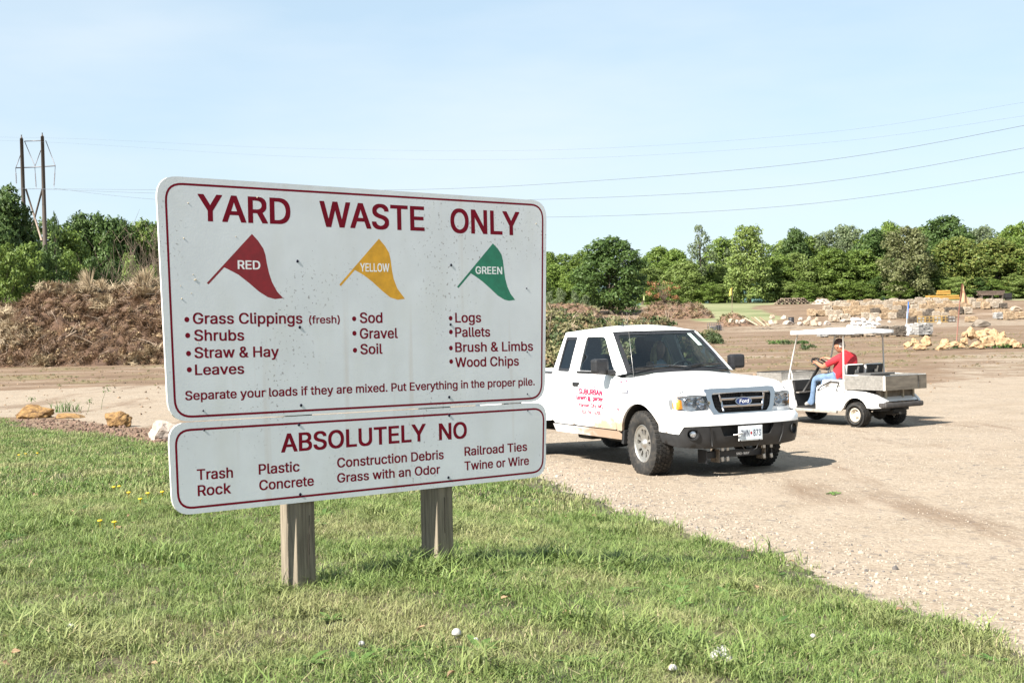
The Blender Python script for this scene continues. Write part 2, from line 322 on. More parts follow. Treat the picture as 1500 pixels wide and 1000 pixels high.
# ------------------------------------------------------------------ lettering (outlines of a plain grotesque, 1000 units per em)
GLYPH_DATA = ' |188|;&|448|165,-5 136,1 110,12 69,42 43,84 36,108 36,154 47,189 70,220 120,264 237,352 259,384 260,420 245,445 219,459 178,457 151,440 138,411 145,363 204,284 438,0 364,0 171,231 108,310 87,344 77,379 77,420 91,458 117,488 154,507 200,513 246,507 283,488 308,459 322,424 320,375 301,336 256,293 135,202 110,174 98,146 98,115 109,87 143,57 193,46 232,52 269,69 301,95 327,131 343,174 349,224 408,224 403,167 389,124 353,70 315,30 271,7 221,-5;(|273|89,207 94,283 109,364 119,403 145,477 160,510 177,539 236,539 204,466 179,390 161,313 152,241 152,176 160,115 177,50 202,-19 236,-96 177,-96 150,-46 128,4 111,55 99,106 92,156;)|273|37,-96 72,-18 97,52 113,116 121,177 121,241 112,313 94,390 69,466 37,539 97,539 128,477 154,403 173,323 183,244 184,207 182,156 174,104 161,53 144,3 123,-47 97,-96;,|188|38,-119 68,71 137,71 84,-119;-|453|337,244 337,188 114,188 114,244;.|188|73,1 55,18 51,53 73,81 107,85 135,64 140,29 118,1 107,-3;0|453|227,-7 191,-3 158,7 130,24 105,48 85,77 69,113 57,155 50,202 48,254 50,306 57,353 69,395 85,431 106,461 130,484 159,502 191,512 227,516 262,512 295,502 323,484 348,461 368,431 384,395 396,353 403,306 405,254 403,202 396,155 384,113 368,77 348,48 323,24 295,7 263,-3/250,52 271,60 306,92 320,116 338,176 344,254 338,332 320,393 290,435 271,449 250,457 227,460 203,457 182,449 163,435 147,416 123,365 115,332 109,254 115,176 123,144 147,92 182,60 203,52;1|453|76,0 76,55 391,55 391,0/276,509 276,0 212,0 212,448 209,448 86,358 86,427 198,509;2|453|64,0 64,47 252,248 294,298 316,341 319,389 308,419 287,441 258,455 224,460 188,454 159,438 139,413 128,381 127,362 66,362 68,391 75,418 86,442 102,464 121,482 168,507 225,516 281,507 306,497 346,465 372,423 379,398 380,354 363,299 317,235 267,180 153,60 153,57 389,57 389,0;3|453|218,-7 188,-5 133,10 108,22 70,57 57,79 48,104 44,132 109,132 118,100 137,76 165,59 219,50 258,55 291,69 315,93 328,125 328,163 316,196 292,223 254,241 201,248 157,248 157,299 288,448 288,452 70,452 70,509 372,509 372,461 211,278 211,289 247,290 279,286 308,276 333,262 354,244 371,222 391,173 393,145 390,116 383,90 354,45 309,12 251,-5;4|453|40,105 40,158 247,509 311,509 109,166 109,163 413,163 413,105/282,0 282,318 343,318 343,0;5|453|221,-7 192,-5 165,1 140,11 99,41 83,60 63,105 60,130 122,130 130,102 160,68 188,54 241,51 276,64 304,89 322,122 328,162 321,203 303,237 275,262 238,275 201,276 152,262 128,246 67,253 96,509 366,509 366,452 151,452 134,301 178,325 229,334 274,328 313,311 345,285 370,251 386,210 391,163 388,132 381,102 369,76 352,52 332,32 309,15 282,3 253,-4;6|453|226,-7 196,-4 168,3 142,15 119,31 84,74 73,101 66,130 65,187 80,239 112,302 137,340 252,509 322,509 151,261 165,288 208,311 235,314 265,312 316,295 355,262 370,240 387,187 389,157 387,127 368,73 333,30 310,14 257,-4/245,50 279,63 304,86 322,119 327,157 322,196 293,241 263,259 226,265 190,259 160,241 138,214 126,179 126,138 138,102 160,73 190,55 207,50;7|453|97,0 323,448 323,452 62,452 62,509 391,509 391,449 165,0;8|453|226,-7 193,-5 163,1 136,11 111,25 74,62 62,84 54,109 53,156 65,195 87,228 117,252 153,267 129,276 109,289 80,330 70,380 79,429 90,450 124,485 170,508 197,514 255,514 282,508 328,485 361,450 373,429 382,380 372,330 343,289 300,265 335,252 365,228 387,195 399,156 398,109 391,84 362,42 317,11 289,1 259,-5/248,50 285,60 313,79 331,106 337,139 330,173 312,202 283,223 247,234 206,234 169,223 140,202 122,173 115,139 121,106 139,79 167,60 205,50/260,294 298,318 314,344 318,392 308,420 288,442 244,459 208,459 164,442 138,407 134,359 145,330 165,308 193,294 209,291;9|453|226,516 256,513 285,506 310,494 333,478 352,458 368,434 380,408 387,378 387,322 373,270 340,207 315,168 200,0 130,0 301,248 287,221 245,198 218,195 188,197 161,203 137,214 98,247 83,269 72,294 66,321 64,352 66,382 73,411 85,436 120,479 168,506 196,513/207,459 174,446 148,423 131,390 125,352 131,313 148,280 174,257 207,245 245,245 279,257 305,280 322,312 327,350 322,390 305,422 279,446 245,459;A|480|16,0 201,509 276,509 463,0 395,0 287,302 232,478 245,478 213,371 191,302 85,0/110,142 110,199 370,199 370,142;B|456|60,0 60,509 241,509 274,507 304,501 329,491 367,461 381,442 396,398 397,353 387,320 368,295 315,262 347,254 378,234 402,203 416,161 416,111 400,67 368,31 317,8 284,2 247,0/125,57 245,57 281,60 309,67 330,80 344,96 353,115 354,153 342,184 320,209 289,225 248,231 125,231/125,285 238,285 273,290 302,304 323,326 335,355 333,393 326,412 313,429 294,442 270,449 240,452 125,452;C|510|267,-7 225,-3 186,7 150,25 119,49 92,79 70,115 53,157 44,203 40,254 44,305 53,352 70,393 92,429 119,459 150,484 186,501 225,512 267,516 317,511 362,496 402,471 435,438 459,397 473,348 408,348 389,395 357,428 315,449 267,456 237,453 209,445 184,432 161,414 141,391 125,364 113,332 106,295 103,254 106,213 113,177 125,145 141,117 161,94 184,76 210,63 237,56 284,54 330,65 369,90 397,128 408,160 473,160 459,112 435,71 402,38 363,13 317,-2;D|502|219,0 96,0 96,57 215,57 254,60 288,68 318,81 343,99 363,122 379,149 390,181 397,216 399,255 397,294 390,329 379,361 364,388 344,410 320,428 291,441 258,449 221,452 93,452 93,509 225,509 273,505 315,495 353,478 385,455 412,426 433,391 449,351 458,306 462,255 458,205 449,159 433,119 411,83 384,54 351,31 312,14 268,3/125,509 125,0 60,0 60,509;E|419|60,0 60,509 372,509 372,452 125,452 125,286 355,286 355,229 125,229 125,57 375,57 375,0;F|410|60,0 60,509 369,509 369,452 125,452 125,278 346,278 346,221 125,221 125,0;G|520|269,-7 225,-3 185,7 149,25 118,49 91,79 69,116 53,157 43,203 40,254 43,305 53,352 69,393 91,429 117,459 149,484 184,501 223,512 265,516 316,510 363,494 403,469 436,436 460,395 474,349 408,349 387,393 356,427 300,453 265,456 236,453 209,445 183,432 160,414 141,392 125,364 113,332 106,295 103,254 106,213 113,177 125,145 141,117 161,95 184,76 210,63 238,56 269,53 322,61 345,71 382,102 407,147 413,173 415,202 434,199 283,199 283,256 478,256 478,200 475,160 466,124 451,91 431,62 406,38 377,19 344,5 308,-4;H|517|60,0 60,509 125,509 125,289 392,289 392,509 457,509 457,0 392,0 392,232 125,232 125,0;K|467|104,145 104,216 174,303 364,509 448,509 231,276 228,276/60,0 60,509 125,509 125,334 124,225 125,193 125,0/372,0 188,259 228,309 449,0;L|393|60,0 60,509 125,509 125,57 361,57 361,0;M|628|60,0 60,509 152,509 280,179 322,49 307,49 352,187 476,509 568,509 568,0 504,0 504,327 507,457 498,409 456,291 342,0 286,0 170,291 112,457 120,416 122,291 122,0;N|523|60,0 60,509 136,509 349,174 388,107 414,55 405,54 399,195 399,509 463,509 463,0 387,0 194,303 108,452 119,454 125,291 125,0;O|533|267,-7 225,-3 186,7 150,25 119,49 92,79 70,115 53,157 44,203 40,254 44,305 53,352 70,393 92,429 119,459 150,484 186,501 225,512 267,516 309,512 348,501 384,484 415,459 442,429 464,393 480,352 490,305 493,254 490,203 480,157 464,115 442,79 415,49 384,25 348,7 309,-3/296,55 324,63 349,76 372,94 392,116 408,144 420,176 428,213 430,254 428,295 420,332 408,365 392,392 372,415 349,433 324,446 267,456 237,453 184,433 161,415 142,392 125,364 113,332 106,295 103,254 106,213 113,176 125,144 142,117 161,94 184,76 210,63 237,55;P|445|60,0 60,509 235,509 272,506 305,499 332,487 356,471 375,452 390,430 407,377 407,318 390,265 356,223 332,207 305,195 272,188 235,186 109,186 109,242 233,242 279,248 312,266 333,294 343,328 343,367 333,402 312,428 279,446 232,452 125,452 125,0;R|449|60,0 60,509 236,509 273,506 305,500 333,489 376,455 401,408 407,381 407,323 401,296 376,250 333,217 305,206 273,200 236,198 96,198 96,255 234,255 280,260 313,276 334,300 344,333 344,371 334,405 313,430 279,446 233,452 125,452 125,0/353,0 230,229 303,229 428,0;S|447|224,-9 188,-7 156,-1 128,9 102,23 81,40 64,60 51,83 42,109 38,137 104,137 114,102 136,76 166,59 204,50 246,50 286,60 317,79 338,106 346,139 340,168 310,197 263,217 184,239 145,253 112,269 86,289 67,313 56,341 52,372 54,400 62,425 75,448 92,468 138,498 165,508 195,514 227,516 259,514 289,508 316,498 360,468 377,449 390,427 398,403 401,378 337,378 332,402 320,421 302,437 280,449 254,456 225,459 185,454 152,440 129,418 117,391 117,359 131,334 169,308 212,293 312,264 359,238 395,198 407,161 406,112 399,87 370,43 349,25 323,11 294,0 261,-7;T|449|32,452 32,509 417,509 417,452 257,452 257,0 193,0 193,452;U|517|259,-8 220,-6 186,2 154,15 126,33 103,55 85,80 71,108 63,140 60,173 60,509 124,509 124,178 132,133 153,95 187,68 232,53 285,53 331,68 364,95 385,133 393,178 393,509 457,509 457,173 454,140 446,108 433,80 414,55 391,33 363,15 332,2 297,-6;W|686|155,0 16,509 82,509 172,162 197,40 189,40 215,162 306,509 380,509 462,196 494,58 497,40 488,40 510,145 603,509 670,509 530,0 455,0 362,345 341,445 336,475 350,475 330,371 318,323 230,0;Y|472|203,0 203,208 16,509 91,509 203,327 240,254 250,230 224,230 260,310 280,344 381,509 455,509 268,208 268,0;a|389|137,-7 94,5 60,29 38,63 30,108 36,146 53,174 92,200 178,220 257,231 274,246 272,285 251,315 212,330 163,327 127,309 100,274 41,291 64,331 95,358 133,375 173,383 223,382 271,369 300,350 322,320 335,278 337,251 337,0 277,0 277,52 242,16 199,-4 181,-7/192,47 228,59 254,80 274,122 276,190 221,174 147,163 112,147 93,118 96,82 119,57 156,46;b|424|208,-7 172,4 138,31 118,59 112,59 112,0 53,0 53,509 114,509 114,319 158,364 188,379 229,384 259,382 287,374 313,361 335,342 354,320 370,293 381,261 388,227 390,189 388,151 381,116 370,84 355,57 336,34 313,16 288,3 260,-6/242,49 279,66 306,97 323,139 328,189 323,239 307,281 280,311 243,328 198,328 161,312 134,282 118,241 113,189 118,138 135,95 162,65 198,49;c|396|174,-5 144,3 117,16 93,35 72,58 56,85 44,116 37,150 34,187 37,225 44,260 56,291 72,318 93,341 117,360 144,374 174,382 226,384 276,371 318,346 349,308 362,277 303,262 278,304 242,325 207,330 163,321 130,296 108,258 98,212 98,163 108,117 130,80 163,55 207,46 253,55 292,89 304,117 363,102 341,56 306,21 261,-1 226,-7;d|424|165,-6 137,3 111,16 89,34 70,57 55,84 43,116 36,151 34,189 36,227 43,261 55,293 70,320 89,342 112,361 137,374 165,382 218,383 253,373 287,346 306,319 311,319 311,509 372,509 372,0 313,0 313,59 266,12 236,-3 217,-7/226,49 263,65 290,95 306,138 312,189 306,241 290,282 263,312 227,328 182,328 145,311 118,281 102,239 96,189 102,139 118,97 145,66 182,49;e|404|177,-5 145,3 117,16 92,35 72,58 56,85 44,116 37,150 34,187 36,224 55,290 71,317 91,340 115,359 142,373 172,382 226,383 266,374 303,355 334,324 357,282 370,227 371,169 75,169 75,221 338,221 310,202 304,248 288,286 263,314 227,328 183,328 146,313 119,286 102,251 96,211 98,151 110,106 135,73 169,53 212,46 254,53 294,82 306,105 365,91 348,55 320,26 283,4 237,-7;f|254|228,379 228,327 6,327 6,379/81,0 81,432 87,470 107,499 135,519 169,529 243,521 227,468 195,474 164,468 147,449 142,419 142,0;g|425|180,-149 134,-140 97,-122 59,-84 51,-69 101,-41 131,-74 169,-93 207,-97 236,-95 261,-87 282,-75 298,-58 308,-34 311,-6 311,68 266,23 236,10 195,5 165,7 138,14 90,43 71,65 55,90 43,120 36,154 34,191 36,229 43,263 55,293 71,320 90,342 112,361 138,374 166,382 218,383 253,373 288,346 308,319 313,319 313,379 372,379 372,-9 370,-40 363,-67 350,-90 334,-109 291,-136 237,-149/227,61 264,75 290,103 307,142 312,193 307,242 291,283 264,312 227,328 182,328 145,312 118,282 102,241 96,193 102,144 118,104 145,76 183,61;h|410|114,227 114,0 53,0 53,509 114,509 114,287 102,287 116,319 132,344 152,362 200,382 252,383 295,369 328,340 341,321 350,298 357,240 357,0 296,0 296,235 293,263 286,286 273,304 256,318 235,326 192,328 161,317 136,297 119,266;i|167|53,0 53,379 114,379 114,0/63,448 43,472 47,504 73,522 105,518 125,494 121,463 95,444;k|381|110,137 110,212 121,212 284,379 360,379 184,199 177,199/53,0 53,509 114,509 114,0/294,0 148,186 191,229 372,0;l|189|112,0 74,20 62,37 55,59 53,84 53,509 114,509 114,83 126,57 170,54 181,3 147,-2;m|610|53,0 53,379 112,379 112,295 122,331 144,358 187,382 219,386 245,383 268,375 287,361 303,342 314,320 321,295 312,295 326,329 350,356 381,375 417,385 458,385 497,372 529,346 550,307 557,255 557,0 496,0 496,254 493,279 473,313 438,329 387,326 353,302 336,263 335,247 335,0 274,0 274,260 265,297 238,322 199,330 158,320 135,302 119,274 114,238 114,0;n|410|114,227 114,0 53,0 53,379 112,379 112,287 102,287 116,319 132,344 152,362 200,382 252,383 295,369 328,340 341,321 350,298 357,240 357,0 296,0 296,235 293,263 286,286 273,304 256,318 235,326 192,328 161,317 136,297 119,266;o|415|207,-8 174,-5 144,3 117,16 93,35 72,58 56,85 44,116 37,150 34,187 37,225 44,260 56,291 72,318 93,341 117,360 144,374 174,382 207,384 241,382 271,374 299,360 323,341 343,318 359,291 371,260 379,225 381,187 379,150 371,116 359,85 343,58 323,35 299,16 271,3 241,-5/207,46 252,55 285,80 307,117 318,163 318,212 307,258 285,296 252,321 231,328 184,328 145,310 118,278 102,236 96,187 102,139 118,97 145,66 163,55;p|424|53,-143 53,379 112,379 112,319 158,364 188,379 229,384 259,382 287,374 313,361 335,342 354,320 370,293 381,261 388,227 390,189 388,151 381,116 370,84 355,57 336,34 313,16 288,3 260,-6 208,-7 173,4 138,31 114,59 114,-143/242,49 279,66 306,97 323,139 328,189 323,239 307,281 280,311 243,328 198,328 161,312 134,282 118,241 113,189 118,138 135,95 162,65 198,49;r|259|53,0 53,379 112,379 112,321 137,354 171,377 243,384 243,322 207,326 174,321 135,296 119,269 114,237 114,0;s|365|157,-7 112,3 76,24 50,54 36,94 94,107 111,72 141,52 181,45 227,53 258,74 268,103 262,126 243,144 212,155 149,170 92,192 72,208 58,227 50,249 49,295 65,332 95,360 137,378 187,384 234,379 271,363 299,339 318,308 324,290 268,277 254,304 228,325 187,333 147,326 119,305 109,277 115,253 136,235 172,223 261,200 287,187 320,153 328,131 329,85 312,47 281,18 260,6 210,-7;t|227|204,379 204,327 6,327 6,379/65,471 126,471 126,98 130,70 144,55 202,54 213,2 168,-4 138,-1 113,7 92,21 77,41 68,64 65,93;u|410|158,-3 115,11 82,39 60,82 54,109 53,139 53,379 114,379 114,144 116,117 124,94 137,75 154,61 175,53 218,51 249,62 274,83 290,113 296,153 296,379 357,379 357,0 298,0 298,92 307,92 294,60 277,35 257,17 209,-3;v|389|163,0 17,379 84,379 173,132 206,21 184,21 216,132 305,379 371,379 226,0;w|567|138,0 23,379 87,379 154,137 175,41 165,41 192,163 252,379 316,379 362,214 382,136 402,41 391,41 427,189 480,379 545,379 429,0 368,0 309,207 277,338 291,338 248,172 199,0;x|379|21,0 171,218 171,171 29,379 100,379 170,270 207,206 175,206 233,306 282,379 352,379 209,169 209,214 358,0 287,0 219,103 173,182 205,182 160,103 91,0;y|389|47,-139 61,-86 104,-89 130,-74 151,-36 163,-1 17,379 84,379 173,132 206,21 184,21 216,132 305,379 371,379 204,-58 177,-107 139,-136 82,-145'
GLYPHS = {}
for part_ in GLYPH_DATA.split(';'):
    ch_, w_, c_ = part_.split('|')
    GLYPHS[ch_] = (int(w_) / 1000, [[tuple(int(k) / 1000 for k in q.split(',')) for q in cc.split(' ')] for cc in c_.split('/') if cc])
def hull(pts):
    pts = sorted(set(pts))
    def half(it):
        h = []
        for p in it:
            while len(h) > 1 and (h[-1][0] - h[-2][0]) * (p[1] - h[-2][1]) - (h[-1][1] - h[-2][1]) * (p[0] - h[-2][0]) <= 0: h.pop()
            h.append(p)
        return h
    a = half(pts); b = half(reversed(pts)); return a[:-1] + b[:-1]
_gc = {}
CAP_H = max(q[1] for c in GLYPHS['E'][1] for q in c)
def glyph(ch, kx, ky):
    key = (ch, kx, ky)
    if key in _gc: return _gc[key]
    cs = GLYPHS[ch][1]; polys = []
    for c in cs:
        for i in range(len(c)):
            a = c[i]; b = c[(i + 1) % len(c)]
            polys.append(hull([(p[0] + sx * kx, p[1] + sy * ky) for p in (a, b) for sx in (-1, 1) for sy in (-1, 1)]))
    pts = []; ed = []
    for lp in list(cs) + polys:
        o = len(pts); pts += [Vector(p) for p in lp]; ed += [(o + i, o + (i + 1) % len(lp)) for i in range(len(lp))]
    r = delaunay_2d_cdt(pts, ed, [], 0, 1e-5); V = r[0]; tri = []
    def wind(x, y):
        w = 0
        for c in cs:
            for i in range(len(c)):
                x0, y0 = c[i]; x1, y1 = c[(i + 1) % len(c)]
                if (y0 > y) != (y1 > y) and x < (x1 - x0) * (y - y0) / (y1 - y0) + x0: w += 1 if y1 > y0 else -1
        return w
    bb = [(min(p[0] for p in h), max(p[0] for p in h), min(p[1] for p in h), max(p[1] for p in h)) for h in polys]
    for f in r[2]:
        cx = sum(V[i].x for i in f) / 3; cy = sum(V[i].y for i in f) / 3
        if wind(cx, cy) != 0 or any(b[0] <= cx <= b[1] and b[2] <= cy <= b[3] and pip(cx, cy, h) for h, b in zip(polys, bb)):
            a, b_, c_ = [V[i] for i in f[:3]]
            tri.append(tuple(f) if (b_ - a).cross(c_ - a) > 0 else tuple(f)[::-1])
    used = sorted({i for t in tri for i in t}); mp_ = {k: n for n, k in enumerate(used)}
    _gc[key] = ([(V[i].x, V[i].y) for i in used], [tuple(mp_[i] for i in t) for t in tri]); return _gc[key]
def text_mb(txt, S, x0, y0, x1, y1, h, kx=.022, ky=.014, mb=None, slant=0, mi=0):
    """flat letters between baseline ends (x0,y0)-(x1,y1), capital height h, on S(u,v) -> Vector"""
    mb = mb or MB(); pen = 0; items = []
    for ch in txt:
        if ch != ' ': items.append((ch, pen))
        pen += GLYPHS[ch][0]
    lo_ = min(p + min(q[0] for c in GLYPHS[ch][1] for q in c) for ch, p in items) - kx
    hi_ = max(p + max(q[0] for c in GLYPHS[ch][1] for q in c) for ch, p in items) + kx
    sx = 1 / (hi_ - lo_); sy = h / (CAP_H + 2 * ky)
    for ch, p in items:
        V, T = glyph(ch, kx, ky)
        out = []
        for a, b in V:
            t = (p + a - lo_) * sx; u = x0 + (x1 - x0) * t; v = y0 + (y1 - y0) * t + (b + ky) * sy
            out.append(S(u + slant * (v - y0), v))
        mb.add(out, T, mi)
    return mb
# ================================================================== THE SETTING
def graded(lo, hi, fine_lo, fine_hi, step, grow=1.12):
    a = [fine_lo]
    while a[-1] < fine_hi: a.append(a[-1] + step)
    s = step
    while a[-1] < hi: s *= grow; a.append(a[-1] + s)
    b = [fine_lo]; s = step
    while b[-1] > lo: s *= grow; b.append(b[-1] - s)
    return np.array(b[:0:-1] + a)
def grid_mesh(name, xs, ys, zf, keep=None):
    X, Y = np.meshgrid(xs, ys); Z = zf(X, Y); nx, ny = len(xs), len(ys)
    co = np.stack([X, Y, Z], -1).reshape(-1, 3)
    i = np.arange((ny - 1) * (nx - 1)); r, c = i // (nx - 1), i % (nx - 1)
    q = np.stack([r * nx + c, r * nx + c + 1, (r + 1) * nx + c + 1, (r + 1) * nx + c], -1)
    if keep is not None:
        ctr = co[q].mean(1); q = q[keep(ctr[:, 0], ctr[:, 1])]
        used = np.unique(q); mp_ = np.zeros(len(co), int); mp_[used] = np.arange(len(used)); co = co[used]; q = mp_[q]
    me = bpy.data.meshes.new(name); me.vertices.add(len(co)); me.vertices.foreach_set('co', co.ravel().astype(np.float32))
    me.loops.add(q.size); me.loops.foreach_set('vertex_index', q.ravel().astype(np.int32))
    me.polygons.add(len(q)); me.polygons.foreach_set('loop_start', np.arange(0, q.size, 4, dtype=np.int32))
    me.update(); me.validate(); me.polygons.foreach_set('use_smooth', np.ones(len(q), bool)); return me, co
def zone_attr(me, name, vals):
    a = me.attributes.new(name, 'FLOAT', 'POINT'); a.data.foreach_set('value', vals.astype(np.float32))

# -- ground: brown yard, gravel drive, meadow; one sheet out to the horizon
gme, gco = grid_mesh('ground', graded(-1500, 1500, -14, 16, .16, 1.09), graded(-40, 2600, 2, 34, .16, 1.07), gz)
gx, gy = gco[:, 0], gco[:, 1]
def sst(a, b, x): t = np.clip((x - a) / (b - a), 0, 1); return t * t * (3 - 2 * t)
u_ = gx / np.maximum(gy, 1)
# gravel: near lot on the right, and a band across the left behind the lawn
far_edge = np.interp(u_, [-.6, -.30, -.2, 0, .10, .2, .30, .45], [44, 46, 48, 40, 24, 27, 34, 44])
gravel = 1 - sst(-3.0, 3.0, gy - far_edge - hnoise(gx, gy, .35, 4) * 2.5)
gravel = np.maximum(gravel, .55 * sst(150, 165, gy) * (1 - sst(200, 216, gy)) * sst(.1, .2, u_))
gravel = np.maximum(gravel, .5 * sst(-3, 3, gy - 34) * (1 - sst(60, 70, gy)) * sst(.27, .36, u_))
meadow = sst(206, 214, gy + hnoise(gx, gy, .1) * 4) * (1 - sst(40, 52, gx)) * sst(26, 34, gx) + sst(255, 268, gy)
meadow = np.maximum(meadow, .9 * sst(170, 200, gy + hnoise(gx, gy, .08) * 8) * (1 - sst(8, 14, gx)))
bed_ = sst(-1.9, -1.2, edge_d(gx, gy) + hnoise(gx, gy, 1.1) * .4) * (gx < -4) * (gy > 17) * (gy < 30); gravel = gravel * (1 - bed_)
weeds = sst(.15, .75, hnoise(gx, gy, .45, 5) + hnoise(gx, gy, 1.3, 2) * .5) * sst(42, 50, gy) * (1 - sst(95, 125, gy)) * .55
zone_attr(gme, 'gravel', gravel); zone_attr(gme, 'meadow', np.clip(meadow, 0, 1)); zone_attr(gme, 'weeds', weeds)

def ground_material():
    m = bpy.data.materials.new('ground'); m.use_nodes = True; nt = m.node_tree; N = nt.nodes; L = nt.links; b = N['Principled BSDF']
    b.inputs['Roughness'].default_value = .95; b.inputs['Specular IOR Level'].default_value = .15
    g = N.new('ShaderNodeNewGeometry'); pos = g.outputs['Position']
    def noise_(s, d=5, rough=.6, stretch=None):
        v = pos
        if stretch:
            mp_ = N.new('ShaderNodeMapping'); mp_.inputs['Scale'].default_value = stretch[:3]; mp_.inputs['Rotation'].default_value = (0, 0, stretch[3]); L.new(v, mp_.inputs['Vector']); v = mp_.outputs['Vector']
        n = N.new('ShaderNodeTexNoise'); n.inputs['Scale'].default_value = s; n.inputs['Detail'].default_value = d; n.inputs['Roughness'].default_value = rough
        L.new(v, n.inputs['Vector']); return n.outputs['Fac']
    def ramp(f, a, b_, lo, hi):
        r = N.new('ShaderNodeValToRGB'); e = r.color_ramp.elements; e[0].position = lo; e[1].position = hi; e[0].color = lin([q * .64 for q in a]); e[1].color = lin([q * .64 for q in b_]); L.new(f, r.inputs['Fac']); return r.outputs['Color']
    def mixc(f, a, b_):
        x = N.new('ShaderNodeMixRGB'); L.new(f, x.inputs['Fac']) if not isinstance(f, float) else x.inputs['Fac'].__setattr__('default_value', f)
        for k, q in (('Color1', a), ('Color2', b_)):
            if isinstance(q, tuple): x.inputs[k].default_value = lin([w * .64 for w in q])
            else: L.new(q, x.inputs[k])
        return x.outputs['Color']
    def attr(n): a = N.new('ShaderNodeAttribute'); a.attribute_name = n; return a.outputs['Fac']
    def maprange(f, a, b_, c, d):
        r = N.new('ShaderNodeMapRange'); L.new(f, r.inputs['Value']); r.inputs['From Min'].default_value = a; r.inputs['From Max'].default_value = b_; r.inputs['To Min'].default_value = c; r.inputs['To Max'].default_value = d; return r.outputs['Result']
    def add(a, b_, op='ADD'):
        x = N.new('ShaderNodeMath'); x.operation = op
        for i, q in enumerate((a, b_)):
            if isinstance(q, float): x.inputs[i].default_value = q
            else: L.new(q, x.inputs[i])
        x.use_clamp = True; return x.outputs[0]
    # gravel: crushed limestone, stone by stone
    vo = N.new('ShaderNodeTexVoronoi'); vo.inputs['Scale'].default_value = 42; L.new(pos, vo.inputs['Vector'])
    vo2 = N.new('ShaderNodeTexVoronoi'); vo2.inputs['Scale'].default_value = 17; L.new(pos, vo2.inputs['Vector'])
    sep = N.new('ShaderNodeSeparateColor'); L.new(vo.outputs['Color'], sep.inputs['Color'])
    sep2 = N.new('ShaderNodeSeparateColor'); L.new(vo2.outputs['Color'], sep2.inputs['Color'])
    stone = ramp(sep.outputs['Red'], (.28, .22, .16), (.50, .42, .33), .0, 1.0)
    stone = mixc(maprange(sep2.outputs['Green'], .93, .97, 0, .8), stone, (.13, .12, .12))
    fines = ramp(noise_(1.1, 6), (.35, .275, .20), (.46, .375, .29), .35, .68)
    gr = mixc(maprange(noise_(.5, 6, .7), .38, .6, .25, .8), fines, stone)
    # wheel-worn darker, browner streaks along the drive
    tr = maprange(noise_(.62, 6, .68, (1.0, .20, 1, .0)), .55, .65, 0, .7)
    gr = mixc(tr, gr, (.225, .155, .105))
    # brown yard
    d1 = ramp(noise_(.30, 9, .72, (.6, 1.1, 1, 0.25)), (.17, .105, .065), (.38, .265, .18), .38, .64)
    d2 = ramp(noise_(9, 4, .7), (.15, .10, .066), (.38, .28, .19), .3, .72)
    dirt = mixc(.45, d1, d2); dirt = mixc(.16, dirt, (.08, .05, .035))
    dirt = mixc(maprange(noise_(.22, 8, .75, (.35, 1.3, 1, 0.12)), .54, .64, 0, .75), dirt, (.46, .37, .29))
    dirt = mixc(attr('weeds'), dirt, ramp(noise_(2.5, 6, .7), (.10, .125, .04), (.34, .30, .15), .35, .6))
    mead = ramp(noise_(.12, 8, .65, (.5, 2.2, 1, 0.0)), (.15, .19, .075), (.36, .35, .20), .36, .62)
    gf = maprange(add(attr('gravel'), maprange(noise_(.8, 6, .7), .25, .75, -.35, .35)), .35, .65, 0, 1)
    mf = maprange(add(attr('meadow'), maprange(noise_(.25, 6, .7), .25, .75, -.3, .3)), .4, .6, 0, 1)
    c = mixc(mf, mixc(gf, dirt, gr), mead)
    L.new(c, b.inputs['Base Color'])
    bp = N.new('ShaderNodeBump'); bp.inputs['Distance'].default_value = .025; bp.inputs['Strength'].default_value = .55
    h = add(add(maprange(vo.outputs['Distance'], 0, .6, .5, 0), noise_(14, 6, .75)), .5, 'MULTIPLY')
    L.new(h, bp.inputs['Height']); bp2 = N.new('ShaderNodeBump'); bp2.inputs['Distance'].default_value = .12; bp2.inputs['Strength'].default_value = .5
    L.new(noise_(2.2, 6, .7), bp2.inputs['Height']); L.new(bp2.outputs['Normal'], bp.inputs['Normal']); L.new(bp.outputs['Normal'], b.inputs['Normal'])
    return m
gme.materials.append(ground_material()); link('ground', gme, kind='structure')

# -- distant wooded bluffs
def ridge(name, y, x0, x1, h, seed, m):
    mb = MB(); n = 90
    for i in range(n + 1):
        x = x0 + (x1 - x0) * i / n
        z = 6 + h * (.65 + .35 * math.sin(i * .11 + seed) + .08 * math.sin(i * .9 + seed * 2) + .05 * math.sin(i * 2.3))
        mb.v += [(x, y, 2), (x, y + 60, z * .8), (x, y + 130, z)]
    for i in range(n):
        for k in (0, 1): a = i * 3 + k; mb.f.append((a, a + 3, a + 4, a + 1)); mb.m.append(0); mb.sm.append(True)
    return mb.build(name, m, kind='structure')
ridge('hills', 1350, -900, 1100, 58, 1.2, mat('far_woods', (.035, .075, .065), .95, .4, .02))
ridge('hills', 2100, -1500, 1700, 86, 4.0, mat('farther_woods', (.05, .085, .09), .95, .3, .02))

